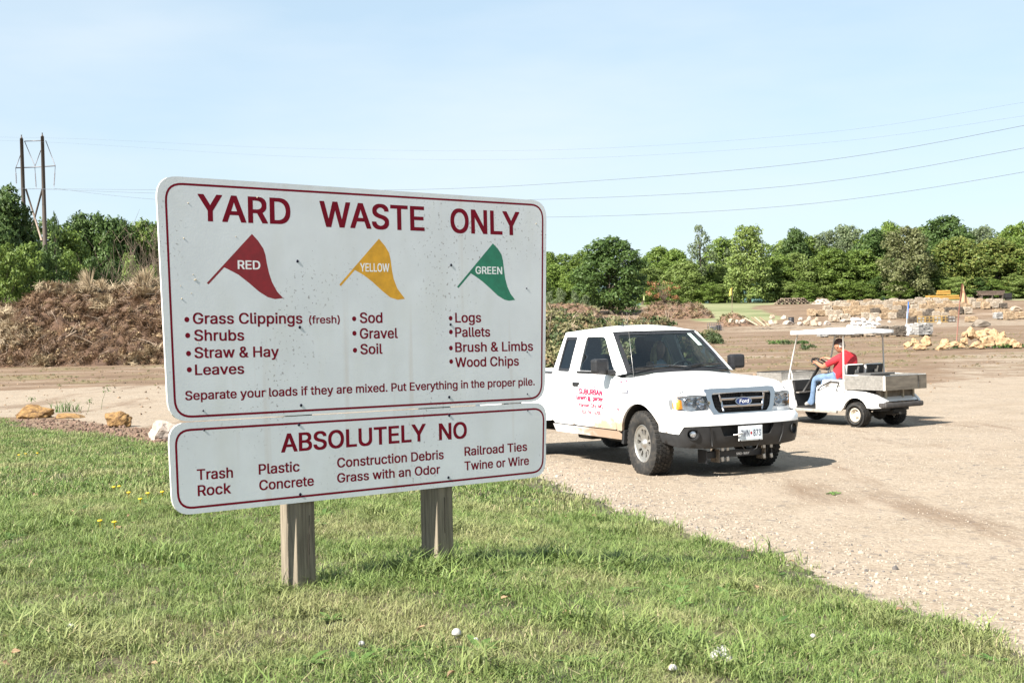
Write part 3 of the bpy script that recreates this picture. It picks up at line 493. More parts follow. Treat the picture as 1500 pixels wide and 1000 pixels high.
# -- lawn sheet and its grass
def lawn_f(x, y): return edge_d(x, y) + hnoise(x, y, 2.3) * .10 + hnoise(x, y, 7.1) * .05 + hnoise(x, y, 17) * .025
lme, lco = grid_mesh('lawn', np.arange(-26, 4.2, .11), np.arange(-6, 36, .11), lambda X, Y: gz(X, Y) + .012 + .010 * hnoise(X, Y, 5),
                     lambda x, y: lawn_f(x, y) > -.08)
fx_, fy_ = lco[:, 0].copy(), lco[:, 1].copy(); f0 = lawn_f(fx_, fy_); m_ = f0 < 0
for _ in range(2):
    f0 = lawn_f(fx_, fy_); e_ = .01; ga = (lawn_f(fx_ + e_, fy_) - f0) / e_; gb = (lawn_f(fx_, fy_ + e_) - f0) / e_; g2 = np.maximum(ga * ga + gb * gb, .3)
    fx_[m_] -= (f0 * ga / g2)[m_]; fy_[m_] -= (f0 * gb / g2)[m_]
lco = np.stack([fx_, fy_, gz(fx_, fy_) + np.where(m_, .003, .012 + .010 * hnoise(fx_, fy_, 5))], -1); lme.vertices.foreach_set('co', lco.ravel().astype(np.float32)); lme.update()
lme.materials.append(mat('lawn_soil', (.05, .055, .022), .95, 0, 3.5, (.13, .10, .05), bump=.6, bscale=40, coords='Object'))
link('lawn', lme, kind='structure')

lib = bpy.data.collections.new('scatter_source')           # sources of the scattered ground cover, linked to no scene
def source(name, mb, mats):
    o = bpy.data.objects.new(name, mb.mesh(name, mats)); return o
def scatter(name, pts, sets, scale, rot, kind='stuff', label=None, cat=None, idx=None):
    """instances of the meshes in sets on pts (n,3); per point scale and rotation (n,3)"""
    cl = bpy.data.collections.new(name + '_source')
    for o in sets: cl.objects.link(o)
    me = bpy.data.meshes.new(name); me.vertices.add(len(pts)); me.vertices.foreach_set('co', np.asarray(pts, np.float32).ravel())
    a = me.attributes.new('sc', 'FLOAT', 'POINT'); a.data.foreach_set('value', np.asarray(scale, np.float32))
    a = me.attributes.new('rt', 'FLOAT_VECTOR', 'POINT'); a.data.foreach_set('vector', np.asarray(rot, np.float32).ravel())
    if idx is None: idx = np.random.RandomState(5).randint(0, len(sets), len(pts))
    a = me.attributes.new('ix', 'INT', 'POINT'); a.data.foreach_set('value', np.asarray(idx, np.int32))
    o = link(name, me, label=label, cat=cat, kind=kind)
    ng = bpy.data.node_groups.new(name, 'GeometryNodeTree')
    ng.interface.new_socket('Geometry', in_out='INPUT', socket_type='NodeSocketGeometry'); ng.interface.new_socket('Geometry', in_out='OUTPUT', socket_type='NodeSocketGeometry')
    N, L = ng.nodes, ng.links
    gi = N.new('NodeGroupInput'); go = N.new('NodeGroupOutput'); ip = N.new('GeometryNodeInstanceOnPoints'); ci = N.new('GeometryNodeCollectionInfo')
    ci.inputs['Collection'].default_value = cl; ci.inputs['Separate Children'].default_value = True; ci.inputs['Reset Children'].default_value = True
    def na(n, t): q = N.new('GeometryNodeInputNamedAttribute'); q.data_type = t; q.inputs['Name'].default_value = n; return q.outputs['Attribute']
    L.new(gi.outputs[0], ip.inputs['Points']); L.new(ci.outputs[0], ip.inputs['Instance']); ip.inputs['Pick Instance'].default_value = True
    L.new(na('ix', 'INT'), ip.inputs['Instance Index']); L.new(na('sc', 'FLOAT'), ip.inputs['Scale'])
    er = N.new('FunctionNodeEulerToRotation'); L.new(na('rt', 'FLOAT_VECTOR'), er.inputs[0]); L.new(er.outputs[0], ip.inputs['Rotation'])
    L.new(ip.outputs[0], go.inputs[0])
    md = o.modifiers.new('scatter', 'NODES'); md.node_group = ng
    return o
def clump(seed, n, rad, h, w, straw=.25, lean=.6):
    r = random.Random(seed); mb = MB()
    for i in range(n):
        a = r.uniform(0, 6.283); d = rad * math.sqrt(r.random()); x, y = d * math.cos(a), d * math.sin(a)
        H_ = h * r.uniform(.45, 1.15); g = r.uniform(0, 6.283); lx, ly = math.cos(g), math.sin(g); ln = lean * r.uniform(.2, 1.3) * H_
        wx, wy = -ly * w * r.uniform(.6, 1.2), lx * w * r.uniform(.6, 1.2); mi = 1 if r.random() < straw else 0
        if mi: H_ *= .7; ln *= 1.4
        p = lambda t: (x + lx * ln * t * t, y + ly * ln * t * t, H_ * t * (1 - .25 * t))
        a0, a1, a2 = p(0), p(.5), p(1)
        mb.add([(a0[0] - wx, a0[1] - wy, -.01), (a0[0] + wx, a0[1] + wy, -.01), (a1[0] + wx * .8, a1[1] + wy * .8, a1[2]), (a1[0] - wx * .8, a1[1] - wy * .8, a1[2]), a2], [(0, 1, 2, 3), (3, 2, 4)], mi)
    return mb
def grassmat(name, c1, c2, c3):
    """blade colour: two greens blade by blade, drier straw patches by place"""
    m = leafmat(name, c1, c2, .22, .22); nt = m.node_tree
    hs = [n for n in nt.nodes if n.type == 'HUE_SAT'][0]; src = [n for n in nt.nodes if n.type == 'MIX_RGB'][0]
    g = [n for n in nt.nodes if n.type == 'NEW_GEOMETRY'][0]
    n = nt.nodes.new('ShaderNodeTexNoise'); n.inputs['Scale'].default_value = 1.1; n.inputs['Detail'].default_value = 5; nt.links.new(g.outputs['Position'], n.inputs['Vector'])
    r = nt.nodes.new('ShaderNodeMapRange'); r.inputs['From Min'].default_value = .47; r.inputs['From Max'].default_value = .68; r.inputs['To Max'].default_value = .6; nt.links.new(n.outputs['Fac'], r.inputs['Value'])
    mx_ = nt.nodes.new('ShaderNodeMixRGB'); nt.links.new(r.outputs['Result'], mx_.inputs['Fac']); nt.links.new(src.outputs['Color'], mx_.inputs['Color1']); mx_.inputs['Color2'].default_value = lin(albedo_of(name, c3))
    nt.links.new(mx_.outputs['Color'], hs.inputs['Color']); return m
GM = [grassmat('grass_blade', (.075, .15, .028), (.26, .335, .10), (.44, .40, .20)), grassmat('straw_blade', (.42, .36, .19), (.55, .48, .28), (.50, .42, .25))]
rs = np.random.RandomState(11)
def lawn_points(n, y0, y1, umax=.52, gap=0.0):
    y = np.sqrt(rs.uniform(y0 ** 2, y1 ** 2, n)); x = rs.uniform(-umax, umax, n) * y
    d = edge_d(x, y) + hnoise(x, y, 2.3) * .10 + rs.normal(0, .05, n)
    thin = np.clip((d - gap) / .35, .45, 1)
    k = (d > gap) & (rs.uniform(0, 1, n) < thin); x, y = x[k], y[k]
    return np.stack([x, y, gz(x, y) + .01], -1)
near_c = [source('tuft', clump(i, 22, .08, .066, .0026, .13, 1.15), GM) for i in range(6)]
tall_c = [source('tuft', clump(50 + i, 15, .05, .13, .0034, .06, 1.0), GM) for i in range(3)]
far_c = [source('tuft', clump(80 + i, 26, .13, .062, .0042, .14, 1.0), GM) for i in range(4)]
P1 = lawn_points(26000, 3.6, 11.5); P2 = lawn_points(30000, 11, 32)
wild = sst(.1, .8, hnoise(P1[:, 0], P1[:, 1], 2.1, 3) + hnoise(P1[:, 0], P1[:, 1], 5.3, 1) * .6)
npt = len(P1)
idx = rs.randint(0, 6, npt)
t_ = (P1[:, 0] + 1.05) * .70 + (P1[:, 1] - 6.85) * .715; o_ = -(P1[:, 0] + 1.05) * .715 + (P1[:, 1] - 6.85) * .70; near_posts = (t_ > -.25) & (t_ < 2.7) & (np.abs(o_) < .20)
tallm = (rs.uniform(0, 1, npt) < .05 + .07 * wild) | (near_posts & (rs.uniform(0, 1, npt) < .5) & (np.abs(t_) > .18)); idx = np.where(tallm, 6 + rs.randint(0, 3, npt), idx)
rot = np.stack([rs.normal(0, .12, npt), rs.normal(0, .12, npt), rs.uniform(0, 6.28, npt)], -1)
scatter('grass', P1, near_c + tall_c, (.75 + .55 * wild) * rs.uniform(.7, 1.25, npt), rot, idx=idx)
n2 = len(P2)
scatter('grass', P2, far_c, rs.uniform(.7, 1.4, n2), np.stack([rs.normal(0, .1, n2), rs.normal(0, .1, n2), rs.uniform(0, 6.28, n2)], -1))

# broad weed leaves (dock, plantain) in the grass
def rosette(seed, n, L_, w):
    r = random.Random(seed); mb = MB()
    for i in range(n):
        a = 6.283 * i / n + r.uniform(-.3, .3); l = L_ * r.uniform(.6, 1.1); up = r.uniform(.25, .8); c, s = math.cos(a), math.sin(a); V = []
        for k in range(4):
            t = (k + .15) / 3.15; ww = w * math.sin(math.pi * min(.97, t * .85 + .08)); rr = l * t; z = l * up * (t - .55 * t * t)
            V += [(c * rr - s * ww, s * rr + c * ww, z), (c * rr, s * rr, z - .003), (c * rr + s * ww, s * rr - c * ww, z)]
        mb.add(V, [(k * 3 + j, k * 3 + j + 1, k * 3 + j + 4, k * 3 + j + 3) for k in range(3) for j in range(2)], 0)
    return mb
WM = leafmat('weed_leaf', (.07, .15, .035), (.14, .24, .06), .3)
P3 = lawn_points(700, 4.2, 24, .5, .1); n3 = len(P3)
scatter('weeds', P3, [source('weed', rosette(i, 7, .085, .014), WM) for i in range(4)], rs.uniform(.6, 1.5, n3), np.stack([np.zeros(n3), np.zeros(n3), rs.uniform(0, 6.28, n3)], -1))
# dry leaves lying on the grass
def dryleaf(seed):
    r = random.Random(seed); mb = MB(); V = []
    for k in range(5):
        t = k / 4; w = .022 * math.sin(math.pi * min(.96, max(.05, t))) * r.uniform(.7, 1.3)
        V += [(t * .07, w, .012 * math.sin(t * 3 + seed) + w * .5), (t * .07, 0, .006 * math.sin(t * 4)), (t * .07, -w, .01 * math.cos(t * 3 + seed) + w * .6)]
    return mb.add(V, [(k * 3 + j, k * 3 + j + 1, k * 3 + j + 4, k * 3 + j + 3) for k in range(4) for j in range(2)], 0)
DL = leafmat('dry_leaf', (.24, .13, .06), (.42, .30, .18), .1)
P4 = lawn_points(230, 4.2, 20, .5, -.2); n4 = len(P4); P4[:, 2] += .035
scatter('dry_leaves', P4, [source('leaf', dryleaf(i), DL) for i in range(5)], rs.uniform(.3, .8, n4), np.stack([rs.normal(0, .4, n4), rs.normal(0, .4, n4), rs.uniform(0, 6.28, n4)], -1))

# -- loose stones of the gravel drive
def stone_mb(seed, sub=1, rough=.3, flat=.7):
    bm = bmesh.new(); bmesh.ops.create_icosphere(bm, subdivisions=sub, radius=1)
    r = random.Random(seed); off = Vector((r.uniform(0, 50), r.uniform(0, 50), r.uniform(0, 50))); sc = (r.uniform(.8, 1.2), r.uniform(.65, 1), flat * r.uniform(.75, 1.15))
    mb = MB(); V = []
    for v in bm.verts:
        n_ = noise.noise(v.co * 1.1 + off) * rough * 1.6 + noise.noise(v.co * 2.7 + off) * rough * .6
        p = v.co * (1 + n_); V.append((p.x * sc[0], p.y * sc[1], p.z * sc[2]))
    mb.add(V, [[v.index for v in f.verts] for f in bm.faces], 0, False); bm.free(); return mb
GS = mat('gravel_stone', (.43, .36, .29), .9, rand=.32); GD = mat('gravel_stone_dark', (.20, .18, .17), .9, rand=.3)
stones = [source('stone', stone_mb(i), GS if i < 6 else GD) for i in range(7)]
def road_points(n, y0, y1, u0, u1):
    y = np.sqrt(rs.uniform(y0 ** 2, y1 ** 2, n)); x = rs.uniform(u0, u1, n) * y; d = edge_d(x, y)
    pile = .45 + .55 * sst(-.2, .8, hnoise(x, y, 1.1, 6) + hnoise(x, y, 3.1, 2) * .4) + 1.0 * sst(-1.7, -.1, d)
    k = (d < .12) & (rs.uniform(0, 1.5, n) < pile); x, y = x[k], y[k]; return np.stack([x, y, gz(x, y)], -1), edge_d(x, y)
P5, d5 = road_points(60000, 4.5, 24, -.1, .55); n5 = len(P5)
big = np.exp(rs.normal(0, .38, n5)) * (.0056 + .0055 * sst(-1.5, 0, d5))
scatter('gravel', P5, stones, big, rs.uniform(0, 6.28, (n5, 3)), idx=np.where(rs.uniform(0, 1, n5) < .13, 6, rs.randint(0, 6, n5)))

# ================================================================== THE SIGN
SO = Vector((-1.7247, 6.413, 0)); SYAW = .6583
SA = Vector((math.cos(SYAW), math.sin(SYAW), 0)); SN = Vector((math.sin(SYAW), -math.cos(SYAW), 0))
sign = empty('yard_waste_sign', SO + SA * 1.22 + Vector((0, 0, .40)), SYAW, 'large white two-board sign with maroon lettering and coloured flags on wooden posts', 'sign')
def SL(s, z, t=0): return Vector((s - 1.22, -t, z - .40))       # sign space: x along the boards, -y towards the reader
def board_material():
    m = mat('sign_white', (.585, .61, .625), .45, .06, 3, bump=.03, bscale=120); nt = m.node_tree; N, L = nt.nodes, nt.links; b = N['Principled BSDF']
    src = b.inputs['Base Color'].links[0].from_socket; tcn = N.new('ShaderNodeTexCoord')
    def speck(scale, lo, hi, colr, prev, stretch, amt, patch=None):
        mp_ = N.new('ShaderNodeMapping'); mp_.inputs['Scale'].default_value = stretch; L.new(tcn.outputs['Object'], mp_.inputs['Vector'])
        n = N.new('ShaderNodeTexNoise'); n.inputs['Scale'].default_value = scale; n.inputs['Detail'].default_value = 3; L.new(mp_.outputs['Vector'], n.inputs['Vector'])
        r = N.new('ShaderNodeMapRange'); r.inputs['From Min'].default_value = lo; r.inputs['From Max'].default_value = hi; r.inputs['To Max'].default_value = amt; L.new(n.outputs['Fac'], r.inputs['Value'])
        f = r.outputs['Result']
        if patch:
            n2_ = N.new('ShaderNodeTexNoise'); n2_.inputs['Scale'].default_value = patch; L.new(tcn.outputs['Object'], n2_.inputs['Vector'])
            r2 = N.new('ShaderNodeMapRange'); r2.inputs['From Min'].default_value = .5; r2.inputs['From Max'].default_value = .62; L.new(n2_.outputs['Fac'], r2.inputs['Value'])
            mm = N.new('ShaderNodeMath'); mm.operation = 'MULTIPLY'; L.new(f, mm.inputs[0]); L.new(r2.outputs['Result'], mm.inputs[1]); f = mm.outputs[0]
        x = N.new('ShaderNodeMixRGB'); L.new(f, x.inputs['Fac']); L.new(prev, x.inputs['Color1']); x.inputs['Color2'].default_value = lin(colr); return x.outputs['Color']
    c = speck(80, .73, .77, (.08, .07, .08), src, (1, 1, 1), .8)
    c = speck(60, .62, .68, (.15, .13, .12), c, (1, 1, 1), .75, 1.4)
    c = speck(14, .62, .76, (.42, .33, .24), c, (1, 1, .035), .28)
    c = speck(6, .5, .8, (.52, .53, .50), c, (1, 1, .3), .5)
    L.new(c, b.inputs['Base Color']); return m
M_BOARD = board_material(); M_MAROON = mat('maroon_vinyl', (.15, .002, .012), .7, .12, 12, spec=.15)
M_EDGE = mat('board_edge', (.62, .60, .56), .6, .2, 20)
UP = [(-.0223, 2.5109), (2.4592, 2.4858), (2.4136, 1.2702), (.0125, 1.2918)]
LO = [(.0093, 1.2866), (2.4264, 1.2638), (2.4049, .8136), (.0213, .8269)]
UBR = [(.0131 + .012, 2.4778 - .004), (2.4359 - .008, 2.4578), (2.3909 - .004, 1.291), (.0368 + .012, 1.3145)]
LBR = [(.0465, 1.2487), (2.4023, 1.2268), (2.3832, .8449), (.0533, .8589)]
BT = .014
for nm, c_, br, rr in (('upper_board', UP, UBR, .115), ('lower_board', LO, LBR, .10)):
    pts_ = rounded(c_, rr, 7); mb = MB(); t_ = mathtess(pts_); n = len(pts_)
    mb.add([SL(a, b, BT) for a, b in pts_], t_, 0)
    mb.add([SL(a, b, 0) for a, b in pts_], [q[::-1] for q in t_], 1)
    F_ = [SL(a, b, BT) for a, b in pts_]; B_ = [SL(a, b, 0) for a, b in pts_]
    mb.add(F_ + B_, [(i, n + i, n + (i + 1) % n, (i + 1) % n) for i in range(n)], 1)
    mb.build(nm, [M_BOARD, M_EDGE], sign, fix=True)
    o_ = rounded(br, rr * .8, 7); w_ = .0115
    cx = sum(p[0] for p in br) / 4; cz = sum(p[1] for p in br) / 4
    def inset(poly, d):
        out = []; n = len(poly)
        for i in range(n):
            a, b, c = Vector(poly[i - 1]), Vector(poly[i]), Vector(poly[(i + 1) % n]); e = (c - a).normalized(); q = Vector((e.y, -e.x))
            if q.dot(Vector((cx, cz)) - b) < 0: q = -q
            out.append(tuple(b + q * d))
        return out
    ou, inn = inset(o_, -w_ / 2), inset(o_, w_ / 2); n = len(ou); mb = MB()
    mb.add([SL(a, b, BT + .00015) for a, b in ou + inn], [(i, (i + 1) % n, n + (i + 1) % n, n + i) for i in range(n)])
    mb.build('border', M_MAROON, sign, fix=True)
LINES = [('YARD', .195, 2.2921, .7134, 2.2898, .1364, 1), ('WASTE', .888, 2.2834, 1.5608, 2.2781, .1385, 1), ('ONLY', 1.7401, 2.2736, 2.2451, 2.2704, .1404, 1),
 ('Grass Clippings', .1524, 1.7762, .7691, 1.7674, .0563, 0), ('(fresh)', .8083, 1.7668, .9966, 1.7666, .0410, 0), ('Shrubs', .1574, 1.6912, .4306, 1.6859, .0562, 0),
 ('Straw & Hay', .1566, 1.6048, .6263, 1.5966, .0553, 0), ('Leaves', .1573, 1.5198, .4261, 1.5158, .0534, 0), ('Sod', 1.1216, 1.7646, 1.2671, 1.7637, .058, 0),
 ('Gravel', 1.1193, 1.6794, 1.365, 1.6767, .0574, 0), ('Soil', 1.1205, 1.5942, 1.2625, 1.5928, .0564, 0), ('Logs', 1.7589, 1.7574, 1.9447, 1.756, .0567, 0),
 ('Pallets', 1.7566, 1.6738, 2.0083, 1.6713, .0565, 0), ('Brush & Limbs', 1.7543, 1.5872, 2.329, 1.5782, .0564, 0), ('Wood Chips', 1.7519, 1.5005, 2.2178, 1.4931, .0562, 0),
 ('Separate your loads if they are mixed. Put Everything in the proper pile.', .1018, 1.3965, 2.336, 1.3698, .0463, 0),
 ('ABSOLUTELY', .6258, 1.0951, 1.5382, 1.0913, .098, 1), ('NO', 1.6282, 1.088, 1.8242, 1.0867, .096, 1), ('Trash', .1537, .9942, .3498, .9891, .054, 0), ('Rock', .156, .9129, .3371, .9105, .0547, 0),
 ('Plastic', .4941, .9918, .7322, .9883, .0537, 0), ('Concrete', .495, .9095, .815, .9053, .053, 0), ('Construction Debris', .959, .988, 1.6575, .9793, .0524, 0),
 ('Grass with an Odor', .9568, .9069, 1.6307, .8985, .0508, 0), ('Railroad Ties', 1.8039, .985, 2.2664, .9798, .0516, 0), ('Twine or Wire', 1.8016, .9011, 2.2787, .8948, .0516, 0)]
for tx, a, b, c, d, h, bold in LINES:
    mb = text_mb(tx, lambda u, v: SL(u, v, BT + .0002), a, b, c, d, h, .019 if bold else .017, .011 if bold else .010)
    mb.build('lettering', M_MAROON, sign)
FLAGS = [('red_flag_print', (.20, .003, .008), 'RED', (.4041, 2.053, .5314, 2.0519, .045), [(.232, 1.9808), (.4882, 2.2351), (.5228, 2.1998), (.5509, 2.161), (.5625, 2.1272), (.5697, 2.0818), (.581, 2.0326), (.5965, 1.9871), (.6247, 1.9376), (.6595, 1.9031), (.611, 1.898), (.5693, 1.9088), (.5201, 1.9377), (.4635, 1.9829), (.4074, 2.0239), (.3516, 2.051), (.3293, 2.0605), (.2421, 1.9742)]),
 ('yellow_flag_print', (.58, .29, .01), 'YELLOW', (1.1314, 2.0461, 1.3192, 2.046, .0458), [(.998, 1.9741), (1.2558, 2.2283), (1.2945, 2.1888), (1.3201, 2.1512), (1.3304, 2.1068), (1.3366, 2.0542), (1.3468, 2.0056), (1.3694, 1.9528), (1.4181, 1.8956), (1.3677, 1.891), (1.3202, 1.9042), (1.2689, 1.9407), (1.209, 1.9889), (1.154, 2.0263), (1.1175, 2.0444), (1.0975, 2.0538), (1.0077, 1.9662)]),
 ('green_flag_print', (.008, .155, .085), 'GREEN', (1.9115, 2.0391, 2.1072, 2.0377, .0433), [(1.7769, 1.9635), (2.0425, 2.219), (2.0778, 2.1895), (2.1048, 2.1544), (2.115, 2.1189), (2.1208, 2.0655), (2.1289, 2.012), (2.1445, 1.9629), (2.166, 1.9226), (2.2001, 1.8853), (2.1535, 1.8806), (2.1199, 1.887), (2.0703, 1.9118), (2.016, 1.954), (1.9621, 1.9936), (1.9192, 2.0198), (1.878, 2.0415), (1.7873, 1.9561)])]
for nm, c_, tx, (a, b, c, d, h), poly in FLAGS:
    mb = MB(); mb.add([SL(p, q, BT + .0001) for p, q in poly], mathtess(poly)); f_ = mb.build(nm, mat(nm, c_, .5, .15, 25), sign, fix=True)
    text_mb(tx, lambda u, v: SL(u, v, BT + .0003), a, b, c, d, h, .017, .010).build('lettering', mat('print_white', (.72, .73, .72), .5), f_)
dot = MB(); dot.add([(.0135 * math.cos(k * .5236), 0, .0135 * math.sin(k * .5236)) for k in range(12)], [tuple(range(12))[::-1]]); dotm = dot.mesh('bullet', M_MAROON)
for s_, z_ in [(.121, 1.7986), (.1233, 1.7193), (.1253, 1.6291), (.1275, 1.5483), (1.086, 1.789), (1.0856, 1.71), (1.0866, 1.6176), (1.7269, 1.783), (1.7267, 1.7044), (1.7242, 1.6117), (1.724, 1.5346)]:
    link('bullet', dotm, sign, loc=SL(s_, z_, BT + .0002))
MZ = Matrix.Rotation(math.pi / 2, 4, 'X')
M_BOLT = mat('dark_bolt', (.015, .015, .03), .35, metal=.6)
for r_, L_ in ((.0085, [(.7486, 2.0974), (1.739, 2.0881), (.7524, 1.7489), (1.7259, 1.7469), (.7495, 1.3363), (1.7051, 1.3309), (.7339, 1.2344), (1.7023, 1.2258), (.7322, .8666), (1.687, .87)]), (.005, [(2.2887, 1.9544), (2.2825, 1.573), (2.2777, 1.3198), (.1964, 1.3391), (.1983, 1.2412), (2.2771, 1.2211)])):
    bm_ = MB().lathe([(0, .0032), (r_ * .5, .003), (r_ * .85, .002), (r_, 0)], MZ, 10).mesh('bolt', M_BOLT)
    for s_, z_ in L_: link('bolt', bm_, sign, loc=SL(s_, z_, BT))
M_SNAIL = mat('snail_shell', (.62, .50, .34), .5, .3, 300)
snm = MB().lathe([(0, .013), (.004, .012), (.006, .007), (.005, 0)], MZ, 8).mesh('snail_shell', M_SNAIL)
for k, (s_, z_) in enumerate([(.1435, 2.3792), (.3981, 2.2181), (.5233, 2.4241), (.1603, 2.0227), (.1676, 1.9967), (.175, 1.998), (.093, 1.9658), (.0971, 1.9025), (.1484, 1.9296), (.1158, 2.203), (.1761, 1.6811), (.8202, 1.4097), (2.3731, 2.3447)]):
    o_ = link('snail_shell', snm, sign, loc=SL(s_, z_, BT - .002)); o_.scale = (lambda q: (q, q * .55, q))(rnd.uniform(.45, .85))
# posts: square treated timber, weathered grey, checked
def wood(name, c1, c2, rough=.85, stretch=(14, 14, .8)):
    m = mat(name, c1, rough, 0, 4, c2, bump=.35, bscale=6, stretch=stretch, detail=8, lo=.3, hi=.7); return m
M_POST = wood('weathered_post', (.36, .30, .22), (.13, .105, .075))
for s_ in (.758, 1.660):
    mb = MB(); mb.box(SL(s_, 1.25, 0) + Vector((0, .073, 0)), (.125, .142, 1.95), rot=(0, 0, .15), bev=.006)
    p_ = mb.build('post', M_POST, sign)
    ck = MB()
    for k in range(3):
        x = s_ + rnd.uniform(-.035, .035); z0 = rnd.uniform(.42, .6); ck.box(SL(x, z0 + .12, 0) + Vector((0, .0005, 0)), (.002, .003, rnd.uniform(.15, .3)), rot=(0, rnd.uniform(-.02, .02), 0))
    ck.build('split', mat('wood_check', (.05, .04, .03), .9), p_)
# ================================================================== shared materials
M_WHITE = mat('white_paint', (.80, .80, .80), .28, .03, 3, coat=.5)
M_BLACKP = mat('black_plastic', (.016, .016, .018), .5, .3, 20)
M_GREYP = mat('charcoal_bumper_plastic', (.019, .019, .020), .55, .25, 15)
M_RUBBER = mat('rubber', (.013, .0125, .012), .85, 0, 20, (.05, .042, .034), lo=.45, hi=.75)
M_CHROME = mat('chrome', (.45, .45, .47), .14, metal=1)
M_ALLOY = mat('alloy_rim', (.55, .53, .50), .42, .15, 30, metal=.85)
M_DARK = mat('dark_underbody', (.018, .017, .016), .8, .3, 12)
M_CLOTH = mat('seat_cloth', (.03, .03, .033), .9, .2, 40)
M_STEEL = mat('bare_steel', (.45, .44, .42), .4, .25, 30, metal=.8)
def glassmat(name, tint, refl=.10):
    m = bpy.data.materials.new(name); m.use_nodes = True; nt = m.node_tree; N, L = nt.nodes, nt.links; N.remove(N['Principled BSDF'])
    t = N.new('ShaderNodeBsdfTransparent'); t.inputs['Color'].default_value = lin(tint); g = N.new('ShaderNodeBsdfGlossy'); g.inputs['Roughness'].default_value = .015
    g.inputs['Color'].default_value = (.9, .95, 1, 1)
    lw = N.new('ShaderNodeLayerWeight'); lw.inputs['Blend'].default_value = .25; ma = N.new('ShaderNodeMath'); ma.operation = 'MULTIPLY_ADD'; ma.inputs[1].default_value = .7; ma.inputs[2].default_value = refl
    ma.use_clamp = True; L.new(lw.outputs['Fresnel'], ma.inputs[0]); x = N.new('ShaderNodeMixShader'); L.new(ma.outputs[0], x.inputs['Fac']); L.new(t.outputs[0], x.inputs[1]); L.new(g.outputs[0], x.inputs[2])
    L.new(x.outputs[0], N['Material Output'].inputs['Surface']); MATS[name] = m; return m
M_GLASS = glassmat('window_glass', (.62, .72, .70), .03); M_TINT = glassmat('tinted_glass', (.30, .36, .38), .05)
M_LENS = glassmat('lamp_lens', (.92, .94, .96), .05)

# white paint with tan mud thrown up behind the front wheel
def mud_paint():
    m = mat('mud_splashed_paint', (.80, .80, .80), .3, .02, 3, coat=.4).copy(); nt = m.node_tree; N, L = nt.nodes, nt.links; b = N['Principled BSDF']
    src = b.inputs['Base Color'].links[0].from_socket; t = N.new('ShaderNodeTexCoord'); s = N.new('ShaderNodeSeparateXYZ'); L.new(t.outputs['Object'], s.inputs[0])
    def mr(f, a, b_, c=0, d=1): r = N.new('ShaderNodeMapRange'); L.new(f, r.inputs['Value']); r.inputs['From Min'].default_value = a; r.inputs['From Max'].default_value = b_; r.inputs['To Min'].default_value = c; r.inputs['To Max'].default_value = d; return r.outputs['Result']
    def op(a, b_, o): q = N.new('ShaderNodeMath'); q.operation = o; q.use_clamp = o != 'ADD'; L.new(a, q.inputs[0]); L.new(b_, q.inputs[1]); return q.outputs[0]
    hz = mr(s.outputs['Z'], .44, .80, 1.3, -.15); fx = mr(s.outputs['X'], -1.9, -.40, .15, 1.1); base = op(hz, fx, 'MULTIPLY')
    n = N.new('ShaderNodeTexNoise'); n.inputs['Scale'].default_value = 7; n.inputs['Detail'].default_value = 7; n.inputs['Roughness'].default_value = .7; mpn = N.new('ShaderNodeMapping'); mpn.inputs['Scale'].default_value = (1, 1, 2); mpn.inputs['Rotation'].default_value = (0, .6, 0)
    L.new(t.outputs['Object'], mpn.inputs[0]); L.new(mpn.outputs[0], n.inputs['Vector'])
    f = mr(op(base, mr(n.outputs['Fac'], .3, .7, -.35, .35), 'ADD'), .25, .85, 0, .85)
    x = N.new('ShaderNodeMixRGB'); L.new(f, x.inputs['Fac']); L.new(src, x.inputs['Color1']); x.inputs['Color2'].default_value = (.34, .21, .11, 1); L.new(x.outputs['Color'], b.inputs['Base Color'])
    r = N.new('ShaderNodeMapRange'); L.new(f, r.inputs['Value']); r.inputs['To Min'].default_value = .28; r.inputs['To Max'].default_value = .8; L.new(r.outputs['Result'], b.inputs['Roughness']); return m
M_MUD = mud_paint()

